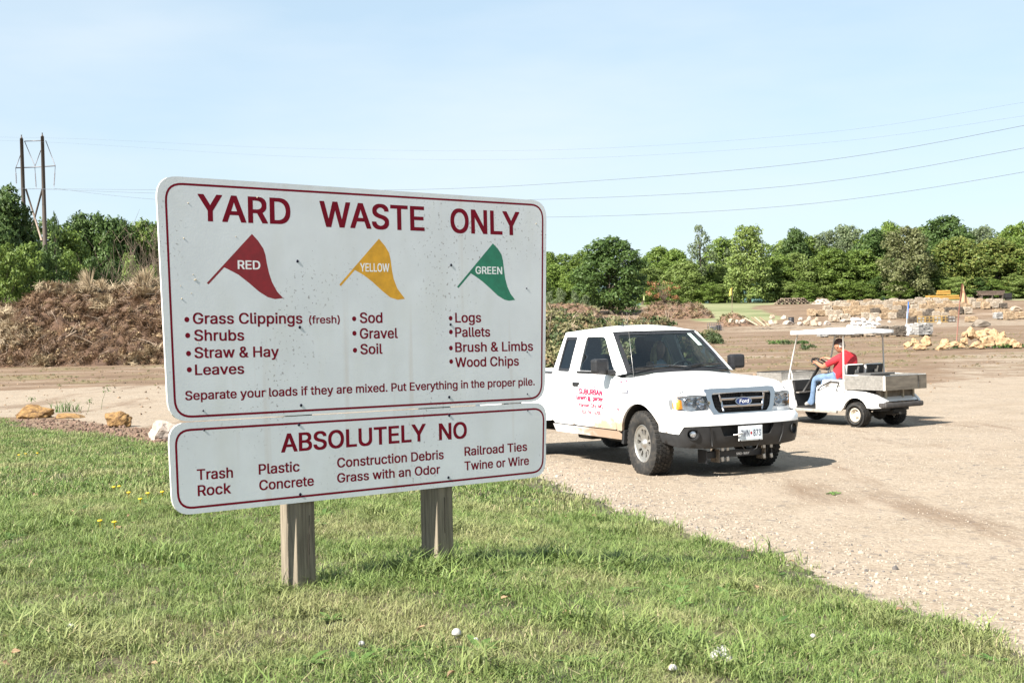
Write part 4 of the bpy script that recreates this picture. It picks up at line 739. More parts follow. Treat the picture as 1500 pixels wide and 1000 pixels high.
def wheel(parent, loc, side, R_=.365, W_=.235, rimR=.215, kind='alloy', steer=0, name='wheel'):
    """tyre with moulded tread blocks and an alloy or steel rim; side -1 = right; axis along y"""
    w = empty(name, loc, steer); w.parent = parent
    base = Matrix.Rotation(-math.pi / 2 * side, 4, 'X')      # local +z -> outer face
    hw = W_ / 2; prof = [(rimR, hw * .72), (rimR + .012, hw * .92), (rimR + .05, hw * 1.0), (R_ - .06, hw * 1.02), (R_ - .022, hw * .93), (R_ - .010, hw * .80), (R_ - .010, -hw * .80), (R_ - .022, -hw * .93), (R_ - .06, -hw * 1.02), (rimR + .05, -hw), (rimR, -hw * .72)]
    ty = MB().lathe(prof, base, 40, closed=True).build('tyre', M_RUBBER, w, fix=True)
    tr = MB(); nb = 44
    for i in range(nb):
        for k, (ya, wd) in enumerate(((-.74, .36), (-.30, .34), (.10, .30), (.42, .26), (.76, .36))):
            g = 2 * math.pi * (i + (k % 2) * .5) / nb; q = Matrix.Rotation(g, 4, 'Z')
            a, b_ = (ya - wd / 2) * hw, (ya + wd / 2) * hw; t = math.pi * R_ / nb * .80; ro = R_ if abs(ya) < .6 else R_ - .006
            vs = [base @ q @ Vector((rr, tt * (1 if abs(ya) < .6 else .8) + (hh - a) * .25, hh)) for rr in (R_ - .02, ro) for tt in (-t, t) for hh in (a, b_)]
            tr.add(vs, [(0, 1, 3, 2), (4, 6, 7, 5), (0, 4, 5, 1), (2, 3, 7, 6), (0, 2, 6, 4), (1, 5, 7, 3)])
    tr.build('tread', M_RUBBER, w, fix=True)
    rm = MB()
    if kind == 'alloy':
        rm.lathe([(rimR + .004, hw * .78), (rimR - .004, hw * .86), (rimR - .012, hw * .80), (rimR - .020, hw * .45), (rimR - .03, -hw * .6)], base, 40)
        ro = rimR - .014; hol = []
        for k in range(5):
            g0 = 2 * math.pi * k / 5 + .3
            for s2 in (-1, 1):
                ga, gb = g0 + s2 * .07, g0 + s2 * .40; q = [(.085, ga), (ro - .035, ga + s2 * .02), (ro - .035, gb + s2 * .02), (.105, gb - s2 * .03)]; q = [(a * math.cos(b), a * math.sin(b)) for a, b in q]; hol.append(rounded(q, .014, 2))
        dish = lambda u, v: base @ Vector((u, v, hw * (.60 + .14 * min(1, math.hypot(u, v) / ro) ** 2)))
        panel(rm, circle(0, 0, ro, 30), hol, dish, .03, base.to_3x3() @ Vector((0, 0, 1)), .03)
        rm.lathe([(0, hw * .88), (.028, hw * .88), (.034, hw * .80), (.055, hw * .66), (.06, hw * .45)], base, 20)
        bk = MB().lathe([(0, hw * .02), (.12, hw * .02), (.125, -hw * .1)], base, 20).build('brake_disc', mat('brake_iron', (.09, .08, .075), .5, .3, 20, metal=.6), w)
    else:
        rm.lathe([(rimR + .004, hw * .86), (rimR - .006, hw * .92), (rimR - .016, hw * .82), (rimR - .022, hw * .35), (rimR - .05, hw * .22), (.045, hw * .42), (.04, hw * .62), (0, hw * .64)], base, 28)
        for k in range(5): g = 2 * math.pi * k / 5; rm.lathe([(0, .02), (.008, .018), (.009, 0)], base @ Matrix.Translation((.06 * math.cos(g), .06 * math.sin(g), hw * .38)), 6)
    rm.build('rim', M_ALLOY if kind == 'alloy' else mat('cream_steel_rim', (.62, .55, .46), .45, .25, 25), w, fix=True)
    return w

# ================================================================== THE PICKUP
TH = -1.109; TC = (2.206, 15.173)
truck = empty('pickup_truck', (TC[0], TC[1], .0), TH, 'white extended-cab pickup truck with red door lettering and chrome grille', 'pickup truck')
def Wd(x, z):
    b = float(np.interp(z, [.3, .45, .6, .75, .9, 1.0, 1.06, 1.13], [.79, .845, .868, .878, .875, .862, .85, .828]))
    if x > .25: b -= .14 * ((x - .25) / .4) ** 2 * .75
    for ax in (.04, -3.198):
        r = math.hypot(x - ax, z - .38); b += .020 * math.exp(-((r - .43) / .045) ** 2)
    return b
def zs(x): return float(np.interp(x, [-.6, 0, .4, .7], [1.0, .975, .935, .865]))
def side_S(sd):
    def S(x, s):
        z1 = zs(x) if x > -.53 else 1.12; r = .09
        if s <= z1: return Vector((x, sd * Wd(x, s), s))
        a = min((s - z1) / r, math.pi / 2); w = Wd(x, z1)
        return Vector((x, sd * (w - r * (1 - math.cos(a))), z1 + r * math.sin(a)))
    return S
def arch(cx, r, z0, a0, a1, n=18):
    return [(cx + r * math.cos(a0 + (a1 - a0) * k / n), .385 + r * math.sin(a0 + (a1 - a0) * k / n)) for k in range(n + 1)]
GY = lambda z: .822 - (z - 1.12) * .34 - (z - 1.12) ** 2 * .06
for sd in (-1, 1):
    S = side_S(sd); hint = (0, sd, 0)
    # front fender: arch cut, top edge rolled in to the bonnet gap
    n = 10; top = [(.63 - (1.147) * k / n, zs(.63 - 1.147 * k / n) + .09 * 1.45) for k in range(n + 1)]
    out = [(-.517, .47)] + [(-.40, .47)] + arch(.04, .425, 0, math.pi * .93, math.pi * .08) + [(.49, .70), (.63, .70)] + top
    panel(MB(), out, [], S, .055, hint, .03).build('front_fender', M_MUD, truck)
    # doors
    dpoly = rounded([(-1.578, .475), (-.523, .475), (-.523, 1.115), (-1.578, 1.115)], [.12, .03, 0, 0], 4)
    door = panel(MB(), dpoly, [], S, .07, hint, .03).build('door', M_MUD, truck)
    MB().box((-1.46, sd * (Wd(-1.46, .98) + .008), .985), (.125, .03, .05), bev=.012).build('door_handle', M_BLACKP, door)
    MB().box((-1.38, sd * (Wd(-1.38, .98) + .003), .995), (.03, .006, .025), bev=.003).build('lock', M_BLACKP, door)
    dpoly = rounded([(-2.085, .475), (-1.584, .475), (-1.584, 1.115), (-2.125, 1.115), (-2.125, .62)], [.10, 0, 0, 0, .06], 4)
    panel(MB(), dpoly, [], S, .07, hint, .03).build('rear_access_door', M_MUD, truck)
    # rocker sill
    mb = MB(); L_ = [(x, z) for x, z in ((-.50, .46), (-2.10, .46), (-2.10, .36), (-.45, .36))]
    panel(mb, L_, [], lambda x, z: Vector((x, sd * (.862 - (.46 - z) * .45 - .01), z)), .08, hint, .04); mb.build('rocker_panel', M_MUD, truck)
    MB().box((-.385, sd * .80, .40), (.05, .10, .16), rot=(0, .15, 0)).build('mud_flap', M_GREYP, truck)
    # greenhouse side with window openings
    SG = lambda x, z: Vector((x, sd * GY(z), z))
    out = [(-2.135, 1.12), (-.50, 1.12), (-1.0, 1.595), (-1.06, 1.625), (-2.06, 1.625), (-2.10, 1.59)]
    h1 = rounded([(-1.475, 1.15), (-.61, 1.15), (-1.075, 1.568), (-1.525, 1.568)], [.03, .03, .07, .06], 4)
    h2 = rounded([(-2.02, 1.13), (-1.71, 1.13), (-1.75, 1.568), (-2.045, 1.568)], [.03, .03, .04, .05], 4)
    panel(MB(), out, [h1, h2], SG, .09, hint, .035).build('cab_side', M_WHITE, truck)
    SGi = lambda x, z: Vector((x, sd * (GY(z) - .012), z))
    g = panel(MB(), h1, [], SGi, .12, hint, 0).build('side_window', M_GLASS, truck)
    def shr(p, k): cx = sum(a for a, b in p) / len(p); cz = sum(b for a, b in p) / len(p); return [(cx + (a - cx) * k, cz + (b - cz) * (k + .02)) for a, b in p]
    panel(MB(), h1, [shr(h1, .93)], lambda x, z: Vector((x, sd * (GY(z) - .008), z)), .1, hint, .004).build('window_seal', M_BLACKP, g)
    MB().box((-1.045, sd * (.826), 1.135), (.90, .016, .028), bev=.004).build('belt_moulding', M_BLACKP, truck)
    g = panel(MB(), h2, [], SGi, .12, hint, 0).build('quarter_window', M_TINT, truck)
    hs = shr(h2, .80); 
    panel(MB(), h2, [hs], lambda x, z: Vector((x, sd * (GY(z) - .006), z)), .1, hint, .004).build('window_seal', M_BLACKP, g)
    # mirror
    mr_ = empty('door_mirror', (0, 0, 0)); mr_.parent = truck
    MB().box((-.66, sd * .985, 1.225), (.13, .19, .175), rot=(0, 0, -sd * .12), bev=.035).build('mirror_shell', M_BLACKP, mr_)
    MB().box((-.65, sd * .865, 1.15), (.17, .09, .055), bev=.015).build('mirror_arm', M_BLACKP, mr_)
    MB().box((-.735, sd * .99, 1.225), (.008, .15, .14), rot=(0, 0, -sd * .12)).build('mirror_glass', M_CHROME, mr_)
    # A pillar face between cab side and windscreen
    V = []
    for k in range(9):
        t = k / 8; x = -.50 - .52 * t; z = 1.12 + .487 * t; V += [(x, sd * GY(z), z), (-.46 - .53 * t, sd * (.735 - .135 * t), 1.137 + .478 * t)]
    MB().add(V, [((2 * k, 2 * k + 1, 2 * k + 3, 2 * k + 2) if sd > 0 else (2 * k, 2 * k + 2, 2 * k + 3, 2 * k + 1)) for k in range(8)], 0, True).build('windscreen_pillar', M_WHITE, truck, fix=False)
    # bed side
    out = [(-2.139, .50), (-2.139, 1.10), (-4.28, 1.10), (-4.28, .50), (-3.66, .50)] + arch(-3.198, .425, 0, math.pi * .05, math.pi * .95) [::1][::1] + [(-2.70, .50)]
    out = [(-2.139, .50), (-2.139, 1.10), (-4.28, 1.10), (-4.28, .50)] + [(-3.63, .45)] + arch(-3.198, .425, 0, math.pi * .95, math.pi * .05) + [(-2.75, .45)]
    panel(MB(), out, [], S, .09, hint, .04).build('bed_side', M_MUD, truck)
    MB().box((-3.21, sd * .79, 1.105), (2.14, .10, .022), bev=.006).build('bed_rail_cap', M_BLACKP, truck)
    MB().box((-4.27, sd * .80, .86), (.05, .13, .36), bev=.01).build('tail_light', mat('red_lens', (.35, .01, .01), .2), truck)
    # wheel-well liners
    for ax in (.04, -3.198):
        mb = MB(); n = 14; V = []
        for k in range(n + 1):
            a = math.pi * (-.02 + 1.04 * k / n); V += [(ax + .44 * math.cos(a), sd * .855, .385 + .44 * math.sin(a)), (ax + .44 * math.cos(a), sd * .48, .385 + .44 * math.sin(a))]
        mb.add(V, [(2 * k, 2 * k + 1, 2 * k + 3, 2 * k + 2) for k in range(n)], 0, True); mb.add([V[2 * k + 1] for k in range(n + 1)], [tuple(range(n + 1))])
        mb.build('wheel_liner', M_DARK, truck)
# bonnet
def hood_xf(y): return .775 - .135 * (abs(y) / .74) ** 2.6
def hood_S(u, y):
    xr = -.37 - .13 * (y / .74) ** 2; x = xr + u * (hood_xf(y) - xr); c = 1 - (y / .74) ** 2
    z = zs(x) + .088 + .048 * c + .014 * float(np.clip((.5 - abs(y)) / .08, 0, 1)) * (1 - u * .3); d = u - .86
    if d > 0: z -= (d / .14) ** 2.2 * .05
    return Vector((x, y, z))
mb = MB(); nu, ny = 22, 26; V = [hood_S(i / nu, -.742 + 1.484 * j / ny) for i in range(nu + 1) for j in range(ny + 1)]
mb.add(V, [(i * (ny + 1) + j, (i + 1) * (ny + 1) + j, (i + 1) * (ny + 1) + j + 1, i * (ny + 1) + j + 1) for i in range(nu) for j in range(ny)], 0, True)
e = [V[i * (ny + 1)] for i in range(nu + 1)] + [V[nu * (ny + 1) + j] for j in range(1, ny + 1)] + [V[(nu - i) * (ny + 1) + ny] for i in range(1, nu + 1)]
mb.add(e + [q + Vector((0, 0, -.03)) for q in e], [(k, len(e) + k, len(e) + k + 1, k + 1) for k in range(len(e) - 1)])
mb.build('bonnet', M_WHITE, truck)
# front end plan curve and its panels
PL = [(.778, 0), (.776, .3), (.765, .48), (.738, .62), (.70, .71), (.655, .77), (.60, .805)]
def plan_fn(P):
    seg = [0]
    for a, b in zip(P, P[1:]): seg.append(seg[-1] + math.hypot(a[0] - b[0], a[1] - b[1]))
    xs_, ys_ = [p[0] for p in P], [p[1] for p in P]
    def f(s): a = abs(s); return float(np.interp(a, seg, xs_)), math.copysign(float(np.interp(a, seg, ys_)), s)
    return f, seg[-1]
pf, PLs = plan_fn(PL)
def front_S(off=0, rake=.06):
    def S(s, z):
        x, y = pf(s); x2, y2 = pf(s * 1.02 + .005); return Vector((x + off - rake * (z - .7), y + math.copysign(off * .3 * min(1, abs(y) / .7), y), z))
    return S
grille_o = [(-.475, .93), (-.45, .985), (.45, .985), (.475, .93), (.435, .76), (.365, .675), (-.365, .675), (-.435, .76)]
topz = [(s, hood_S(1, pf(s)[1] if abs(pf(s)[1]) < .74 else .74).z - .012) for s in np.linspace(PLs, -PLs, 25)]
hl = lambda q: [(q * .445, .755), (q * .43, .905), (q * .60, .925), (q * .83, .905), (q * .865, .865), (q * .855, .76), (q * .66, .745)]
out = [(-PLs, .695), (PLs, .695)] + topz
gh = [(a * .965, b) for a, b in grille_o]
panel(MB(), out, [rounded(gh, .03, 3), hl(1), hl(-1)], front_S(), .05, (1, 0, 0), .04).build('nose_panel', M_WHITE, truck)
# headlamps
for q in (-1, 1):
    h = empty('headlight', (0, 0, 0)); h.parent = truck; P = rounded(hl(q), .018, 3)
    panel(MB(), P, [], front_S(-.07), .05, (1, 0, 0), 0).build('reflector_bowl', mat('lamp_silver', (.62, .63, .66), .22, .35, 28, metal=.9), h)
    rim_ = MB(); L1 = [front_S(.002)(*p) for p in P]; L2 = [front_S(-.07)(*p) for p in P]; n = len(P); rim_.add(L1 + L2, [(i, (i + 1) % n, n + (i + 1) % n, n + i) for i in range(n)]); rim_.build('lamp_housing', mat('lamp_grey', (.35, .36, .38), .3, metal=.6), h)
    for (s, z, r, m_) in ((.53, .835, .058, M_CHROME), (.655, .845, .045, M_CHROME)):
        c = front_S(-.035)(q * s, z); MB().lathe([(r, .03), (r * .95, .028), (r * .6, .0), (r * .25, -.008), (r * .22, .012), (0, .016)], Matrix.Translation(c) @ Matrix.Rotation(math.pi / 2, 4, 'Y') @ Matrix.Rotation(0, 4, 'Z'), 18).build('reflector', m_, h)
    am = rounded([(q * .735, .765), (q * .74, .872), (q * .84, .865), (q * .85, .77)], .02, 3)
    panel(MB(), am, [], front_S(-.012), .04, (1, 0, 0), .02).build('turn_signal', mat('amber_lens', (.85, .34, .02), .25, .25, 60), h)
    panel(MB(), P, [], front_S(.003), .05, (1, 0, 0), 0).build('lens', M_LENS, h)
# grille: chrome surround, upright and cross bars, dark honeycomb behind, blue oval
gr = empty('grille', (0, 0, 0)); gr.parent = truck
FG = lambda off: (lambda y, z: Vector((.80 + off - .10 * (z - .68) - .03 * (y / .5) ** 2, y, z)))
go_, gi_ = rounded(grille_o, .03, 3), rounded([(-.405, .90), (-.39, .935), (.39, .935), (.405, .90), (.375, .775), (.325, .715), (-.325, .715), (-.375, .775)], .02, 3)
panel(MB(), go_, [gi_], FG(.012), .04, (1, 0, 0), .05).build('grille_surround', M_CHROME, gr)
MB().add([FG(-.05)(y, z) for y, z in go_], mathtess(go_)).build('grille_backing', M_DARK, gr)
mb = MB()
for z in np.arange(.72, .94, .016):
    wl = .40 - max(0, .80 - z) * .6; mb.box(FG(-.03)(0, z), (.008, wl * 2, .004))
for y in np.arange(-.39, .40, .022): mb.box(FG(-.03)(y, .83), (.008, .004, .20))
tag(mb.build('grille_mesh', M_BLACKP, gr), kind='stuff')
for y0, y1 in ((-.305, -.262), (.305, .262)):
    MB().tube([FG(.004)(y0, .915), FG(.006)((y0 + y1) / 2, .83), FG(.004)(y1, .73)], [.016, .015, .016], 8).build('grille_bar', M_CHROME, gr)
for z, w in ((.865, .29), (.785, .275)):
    MB().box(FG(.003)(0, z), (.02, w * 2, .030), bev=.008).build('grille_bar', M_CHROME, gr)
MB().box(FG(-.012)(0, .825), (.01, .02, .17)).build('grille_divider', M_GREYP, gr)
bd = MB(); el = circle(0, .835, .112, 28, .048); bd.prism(el, lambda u, v, t: FG(.022 + t)(u, v), .006); bd_ = bd.build('oval_badge', M_CHROME, gr, fix=True)
el2 = circle(0, .835, .100, 28, .039); b2 = MB(); b2.add([FG(.0295)(u, v) for u, v in el2], mathtess(el2)); b2.build('badge_face', mat('badge_blue', (.008, .018, .10), .2, coat=.6), bd_)
text_mb('Ford', lambda u, v: FG(.0305)(u, v), -.062, .815, .064, .815, .040, .012, .008, slant=.25).build('lettering', mat('badge_silver', (.75, .76, .78), .3), bd_)
# bumper
PB = [(.895, 0), (.89, .3), (.872, .52), (.835, .68), (.775, .79), (.69, .85), (.56, .880), (.46, .885)]
bf, BLs = plan_fn(PB)
def bump_S(off=0):
    def S(s, z):
        x, y = bf(s); ny = y / .9; k = float(np.interp(z, [.32, .36, .42, .60, .66, .70], [-.07, -.045, -.02, .0, -.004, -.05])) + off
        return Vector((x + k * (1 - abs(ny) * .4), y + k * ny * .5, z))
    return S
s1 = BLs - .01
panel(MB(), [(-BLs, .52), (-.86, .50), (-.80, .585), (.80, .585), (.86, .50), (BLs, .52), (BLs, .70), (-BLs, .70)], [], bump_S(), .06, (1, 0, 0), .02).build('bumper', M_WHITE, truck)
fogs = [circle(q * .70, .50, .062, 18, .055) for q in (-1, 1)]
intake = rounded([(-.37, .575), (.37, .575), (.32, .46), (-.32, .46)], .02, 3)
lowp = [(-BLs, .515), (-.863, .495), (-.803, .581), (.803, .581), (.863, .495), (BLs, .515), (BLs - .06, .40), (.86, .355), (.5, .33), (-.5, .33), (-.86, .355), (-BLs + .06, .40)]
lb = panel(MB(), lowp, fogs + [intake], bump_S(-.008), .05, (1, 0, 0), .03).build('lower_bumper', M_GREYP, truck)
mb = MB().box((.80, 0, .515), (.02, .80, .16)); mb.build('intake', M_DARK, truck)
for q in (-1, 1):
    f_ = empty('fog_light', (0, 0, 0)); f_.parent = truck; c = bump_S(-.05)(q * .70, .50); Mx = Matrix.Translation(c) @ Matrix.Rotation(q * .5, 4, 'Z') @ Matrix.Rotation(math.pi / 2, 4, 'Y')
    MB().lathe([(.066, .04), (.062, .0), (.045, -.02), (0, -.025)], Mx, 20).build('fog_surround', M_BLACKP, f_)
    MB().lathe([(.043, .0), (.042, .012), (.03, .02), (0, .024)], Mx @ Matrix.Translation((0, 0, -.012)), 20).build('fog_lens', mat('fog_glass', (.55, .56, .58), .12, .5, 30, metal=.7), f_)
    MB().tube([bump_S(.012)(q * .50, .575), bump_S(.014)(q * .485, .46), bump_S(.008)(q * .47, .36)], .006, 6).build('bumper_crease', M_GREYP, lb)
# licence plate
pl_ = MB().box((.925, .0, .485), (.012, .325, .165), bev=.004).build('licence_plate', mat('plate_metal', (.55, .56, .56), .4, .2, 40), truck)
MB().box((.930, .0, .485), (.006, .30, .145), bev=.003).build('plate_face', mat('plate_paint', (.60, .66, .70), .4, .12, 14), pl_)
PS = lambda u, v: Vector((.934, u, v))
text_mb('7WN', PS, -.135, .452, -.022, .452, .07, .012, .008).build('plate_lettering', mat('plate_ink', (.01, .012, .045), .4), pl_)
text_mb('873', PS, .032, .452, .135, .452, .07, .012, .008).build('plate_lettering', MATS['plate_ink'], pl_)
MB().add([PS(*p) for p in circle(.004, .487, .013, 10, .017)], [tuple(range(10))]).build('plate_sticker', mat('sticker_red', (.35, .01, .02), .4), pl_)
MB().tube([(.88, -.19, .47), (.94, -.20, .478), (.955, -.16, .485), (.94, -.12, .49)], .009, 6).build('plug_cable', M_STEEL, truck)
MB().tube([(.93, -.15, .42), (.93, -.13, .36), (.90, -.06, .30), (.89, .03, .28), (.90, .10, .31), (.93, .12, .41)], .007, 6).build('plow_cable', M_BLACKP, truck)
# plough mount under the bumper
pm = empty('plow_mount', (0, 0, 0)); pm.parent = truck
MB().box((.66, -.06, .245), (.07, .80, .075), bev=.006).build('mount_beam', M_BLACKP, pm)
text_mb('SNO-WAY', lambda u, v: Vector((.697, u, v)), -.03, .225, .15, .225, .028, .02, .014).build('lettering', mat('decal_white', (.7, .7, .7), .5), pm)
for y in (-.47, -.30, .33, .42):
    MB().box((.67, y, .235), (.16, .014, .15), bev=.003).build('mount_bracket', M_BLACKP if y in (-.47, .42) else mat('worn_bracket', (.16, .13, .10), .6, .5, 40), pm)
for y in (-.27, -.20, .30, .40):
    MB().box((.765, y, .20), (.02, .035, .05), rot=(.2, 0, .1), bev=.003).build('mount_hook', M_STEEL, pm); MB().box((.765, y, .31), (.02, .035, .04), bev=.003).build('mount_hook', M_STEEL, pm)
# windscreen
def ws(t, v, off=0):
    B_ = Vector((-.36 - .12 * t * t, .742 * t, 1.132)); T_ = Vector((-.965 - .055 * t * t, .598 * t, 1.618)); p = B_ * (1 - v) + T_ * v
    return p + Vector((.60, 0, .55)).normalized() * (off + .018 * math.sin(math.pi * v))
def patch(fn, nu, nv, u0, u1, v0, v1):
    V = [fn(u0 + (u1 - u0) * i / nu, v0 + (v1 - v0) * j / nv) for i in range(nu + 1) for j in range(nv + 1)]
    return V, [(i * (nv + 1) + j, (i + 1) * (nv + 1) + j, (i + 1) * (nv + 1) + j + 1, i * (nv + 1) + j + 1) for i in range(nu) for j in range(nv)]
w_ = MB().add(*patch(ws, 16, 8, -1, 1, 0, 1), 0, True).build('windscreen', M_GLASS, truck)
fr = rounded([(-.985, .01), (.985, .01), (.985, .985), (-.985, .985)], .04, 3); fi = rounded([(-.90, .09), (.90, .09), (.905, .92), (-.905, .92)], .09, 5)
panel(MB(), fr, [fi], lambda u, v: ws(u, v, .004), .09, (.6, 0, .55), .0).build('windscreen_seal', M_BLACKP, w_)
MB().add(*patch(lambda u, v: ws(u, v, .003), 2, 2, .74, .84, .60, .92)).build('registration_sticker', mat('sticker_pale', (.5, .6, .55), .5), w_)
V = []
for k in range(13):
    t = -1 + k / 6; V += [ws(t, -.012), Vector((-.37 - .13 * (t * .74 / .74) ** 2 - .005, .742 * t, hood_S(0, .742 * t).z - .02))]
MB().add(V, [(2 * k, 2 * k + 1, 2 * k + 3, 2 * k + 2) for k in range(12)]).build('cowl', M_BLACKP, truck)
for (a, b) in (((-.93, .06), (.10, .075)), ((.02, .06), (.86, .11))):
    p0, p1 = ws(a[0], a[1], .03), ws(b[0], b[1], .03); mid = ws((a[0] + b[0]) / 2, .13, .04)
    wi = MB().tube([p0, mid, p1], .009, 6).build('wiper', M_BLACKP, truck); MB().box((p0 + p1) / 2 + Vector((0, 0, .0)), (.012, (p1 - p0).length * .86, .02), rot=(math.atan2(p1.z - p0.z, p1.y - p0.y), 0, 0)).build('wiper_blade', M_RUBBER, wi)
# roof
def roof(u, x):
    zc = float(np.interp(x, [-2.10, -2.02, -1.6, -1.3, -1.12, -1.02, -.96], [1.628, 1.665, 1.698, 1.70, 1.685, 1.66, 1.628])); y = u * GY(1.622) * 1.0
    x2 = x - (.055 * u * u if x > -1.2 else .055 * u * u * max(0, (x + 1.5) / .3) if x > -1.5 else 0); return Vector((x2, y, 1.622 + (zc - 1.622) * (1 - abs(u) ** 2.6)))
rx = [-2.10, -2.06, -2.02, -1.9, -1.8, -1.7, -1.6, -1.5, -1.4, -1.3, -1.2, -1.12, -1.06, -1.02, -.99, -.96]
V = [roof(-1 + j / 10, x) for x in rx for j in range(21)]
MB().add(V, [(i * 21 + j, (i + 1) * 21 + j, (i + 1) * 21 + j + 1, i * 21 + j + 1) for i in range(len(rx) - 1) for j in range(20)], 0, True).build('roof', M_WHITE, truck)
MB().lathe([(.02, 0), (.015, .015), (.004, .02), (.003, .05)], Matrix.Translation((-1.25, -.30, 1.69)), 8).build('roof_aerial', M_BLACKP, truck)
an = MB().lathe([(.018, 0), (.014, .02), (.004, .03)], Matrix.Translation((-.43, -.66, 1.085)), 10).build('antenna', M_BLACKP, truck)
MB().tube([(-.43, -.66, 1.1), (-.50, -.66, 1.5), (-.56, -.66, 1.86)], .0022, 5).build('mast', M_STEEL, an)
# cab back, floor, underbody
bk = panel(MB(), [(-.80, .50), (.80, .50), (.82, 1.12), (.635, 1.62), (-.635, 1.62), (-.82, 1.12)], [rounded([(-.56, 1.16), (.56, 1.16), (.46, 1.53), (-.46, 1.53)], .05, 3)], lambda y, z: Vector((-2.13 + max(0, z - 1.12) * .06, y, z)), .12, (-1, 0, 0), .02)
bk.build('cab_back', M_WHITE, truck)
panel(MB(), rounded([(-.56, 1.16), (.56, 1.16), (.46, 1.53), (-.46, 1.53)], .05, 3), [], lambda y, z: Vector((-2.123 + max(0, z - 1.12) * .06, y, z)), .2, (-1, 0, 0), 0).build('rear_window', M_GLASS, truck)
MB().box((-1.25, 0, .44), (1.75, 1.60, .06)).box((.15, 0, .62), (.95, .94, .34)).box((-2.1, 0, .40), (4.2, .75, .10)).box((-.48, 0, .78), (.05, 1.6, .6)).build('underbody', M_DARK, truck)
MB().box((.25, -.1, .36), (.5, .6, .12), bev=.03).box((-1.0, -.42, .34), (.5, .3, .10), bev=.04).box((-1.75, -.45, .33), (.35, .3, .12), bev=.04).build('undertray', M_DARK, truck)
MB().tube([(0, -.7, .37), (0, .7, .37)], .045, 8).tube([(-3.198, -.7, .365), (-3.198, .7, .365)], .05, 8).lathe([(0, .13), (.12, .08), (.14, 0), (.12, -.08), (0, -.13)], Matrix.Translation((-3.198, .1, .365)), 12).tube([(-2.2, -.35, .33), (-4.2, -.5, .33)], .03, 6).build('axle', M_DARK, truck)
# bed
bed = MB().box((-3.2, 0, .62), (2.12, 1.5, .04)).box((-2.16, 0, .86), (.035, 1.56, .46)).box((-3.2, -.74, .86), (2.1, .03, .46)).box((-3.2, .74, .86), (2.1, .03, .46)); bed.build('bed', mat('bed_liner', (.03, .03, .03), .8, .3, 14), truck)
MB().box((-4.28, 0, .82), (.05, 1.50, .54), bev=.01).build('tailgate', M_WHITE, truck)
MB().box((-4.42, 0, .52), (.16, 1.7, .16), bev=.03).build('rear_bumper', M_CHROME, truck)
# headache rack post and work lamp seen through the back glass
rk = MB().box((-2.22, 0, 1.20), (.05, 1.5, .05)).box((-2.22, -.42, 1.27), (.05, .05, .18)).build('cab_guard', M_BLACKP, truck)
MB().lathe([(0, .06), (.04, .055), (.07, .02), (.07, -.03), (0, -.03)], Matrix.Translation((-2.22, -.42, 1.40)), 14).build('beacon', mat('beacon_clear', (.65, .68, .66), .2), truck)
# interior
MB().box((-.62, 0, 1.04), (.42, 1.48, .16), bev=.06).box((-.80, .40, 1.09), (.22, .42, .10), bev=.04).build('dashboard', mat('dash_vinyl', (.05, .055, .055), .6, .2, 30), truck)
for y in (-.42, .40):
    MB().box((-1.42, y, .78), (.52, .52, .16), bev=.06).box((-1.72, y, 1.06), (.16, .50, .56), rot=(0, -.25, 0), bev=.07).build('seat', M_CLOTH, truck)
    MB().box((-1.84, y, 1.43), (.11, .28, .22), rot=(0, -.2, 0), bev=.05).box((-1.81, y, 1.31), (.03, .12, .14)).build('headrest', M_CLOTH, truck)
stw = MB(); cM = Matrix.Translation((-1.04, .40, 1.08)) @ Matrix.Rotation(-1.05, 4, 'Y'); n = 20
ring = [cM @ Vector((.185 * math.cos(6.2832 * k / n), .185 * math.sin(6.2832 * k / n), 0)) for k in range(n + 1)]; stw.tube(ring, .014, 6, caps=False)
for a in (-.3, math.pi + .3, math.pi * 1.5): stw.tube([cM @ Vector((0, 0, 0)), cM @ Vector((.18 * math.cos(a + 1.57), .18 * math.sin(a + 1.57), 0))], .016, 6)
stw.tube([cM @ Vector((0, 0, 0)), (-.72, .40, .95)], .03, 8); stw.build('steering_wheel', M_BLACKP, truck)
MB().box((-1.02, 0, 1.535), (.03, .24, .065), bev=.015).build('rear_view_mirror', M_BLACKP, truck)
# wheels
wheel(truck, (.035, -.745, .352), -1, .378, steer=-.10); wheel(truck, (.035, .745, .352), 1, .378, steer=-.10); wheel(truck, (-3.19, -.745, .352), -1, .378); wheel(truck, (-3.19, .745, .352), 1, .378)
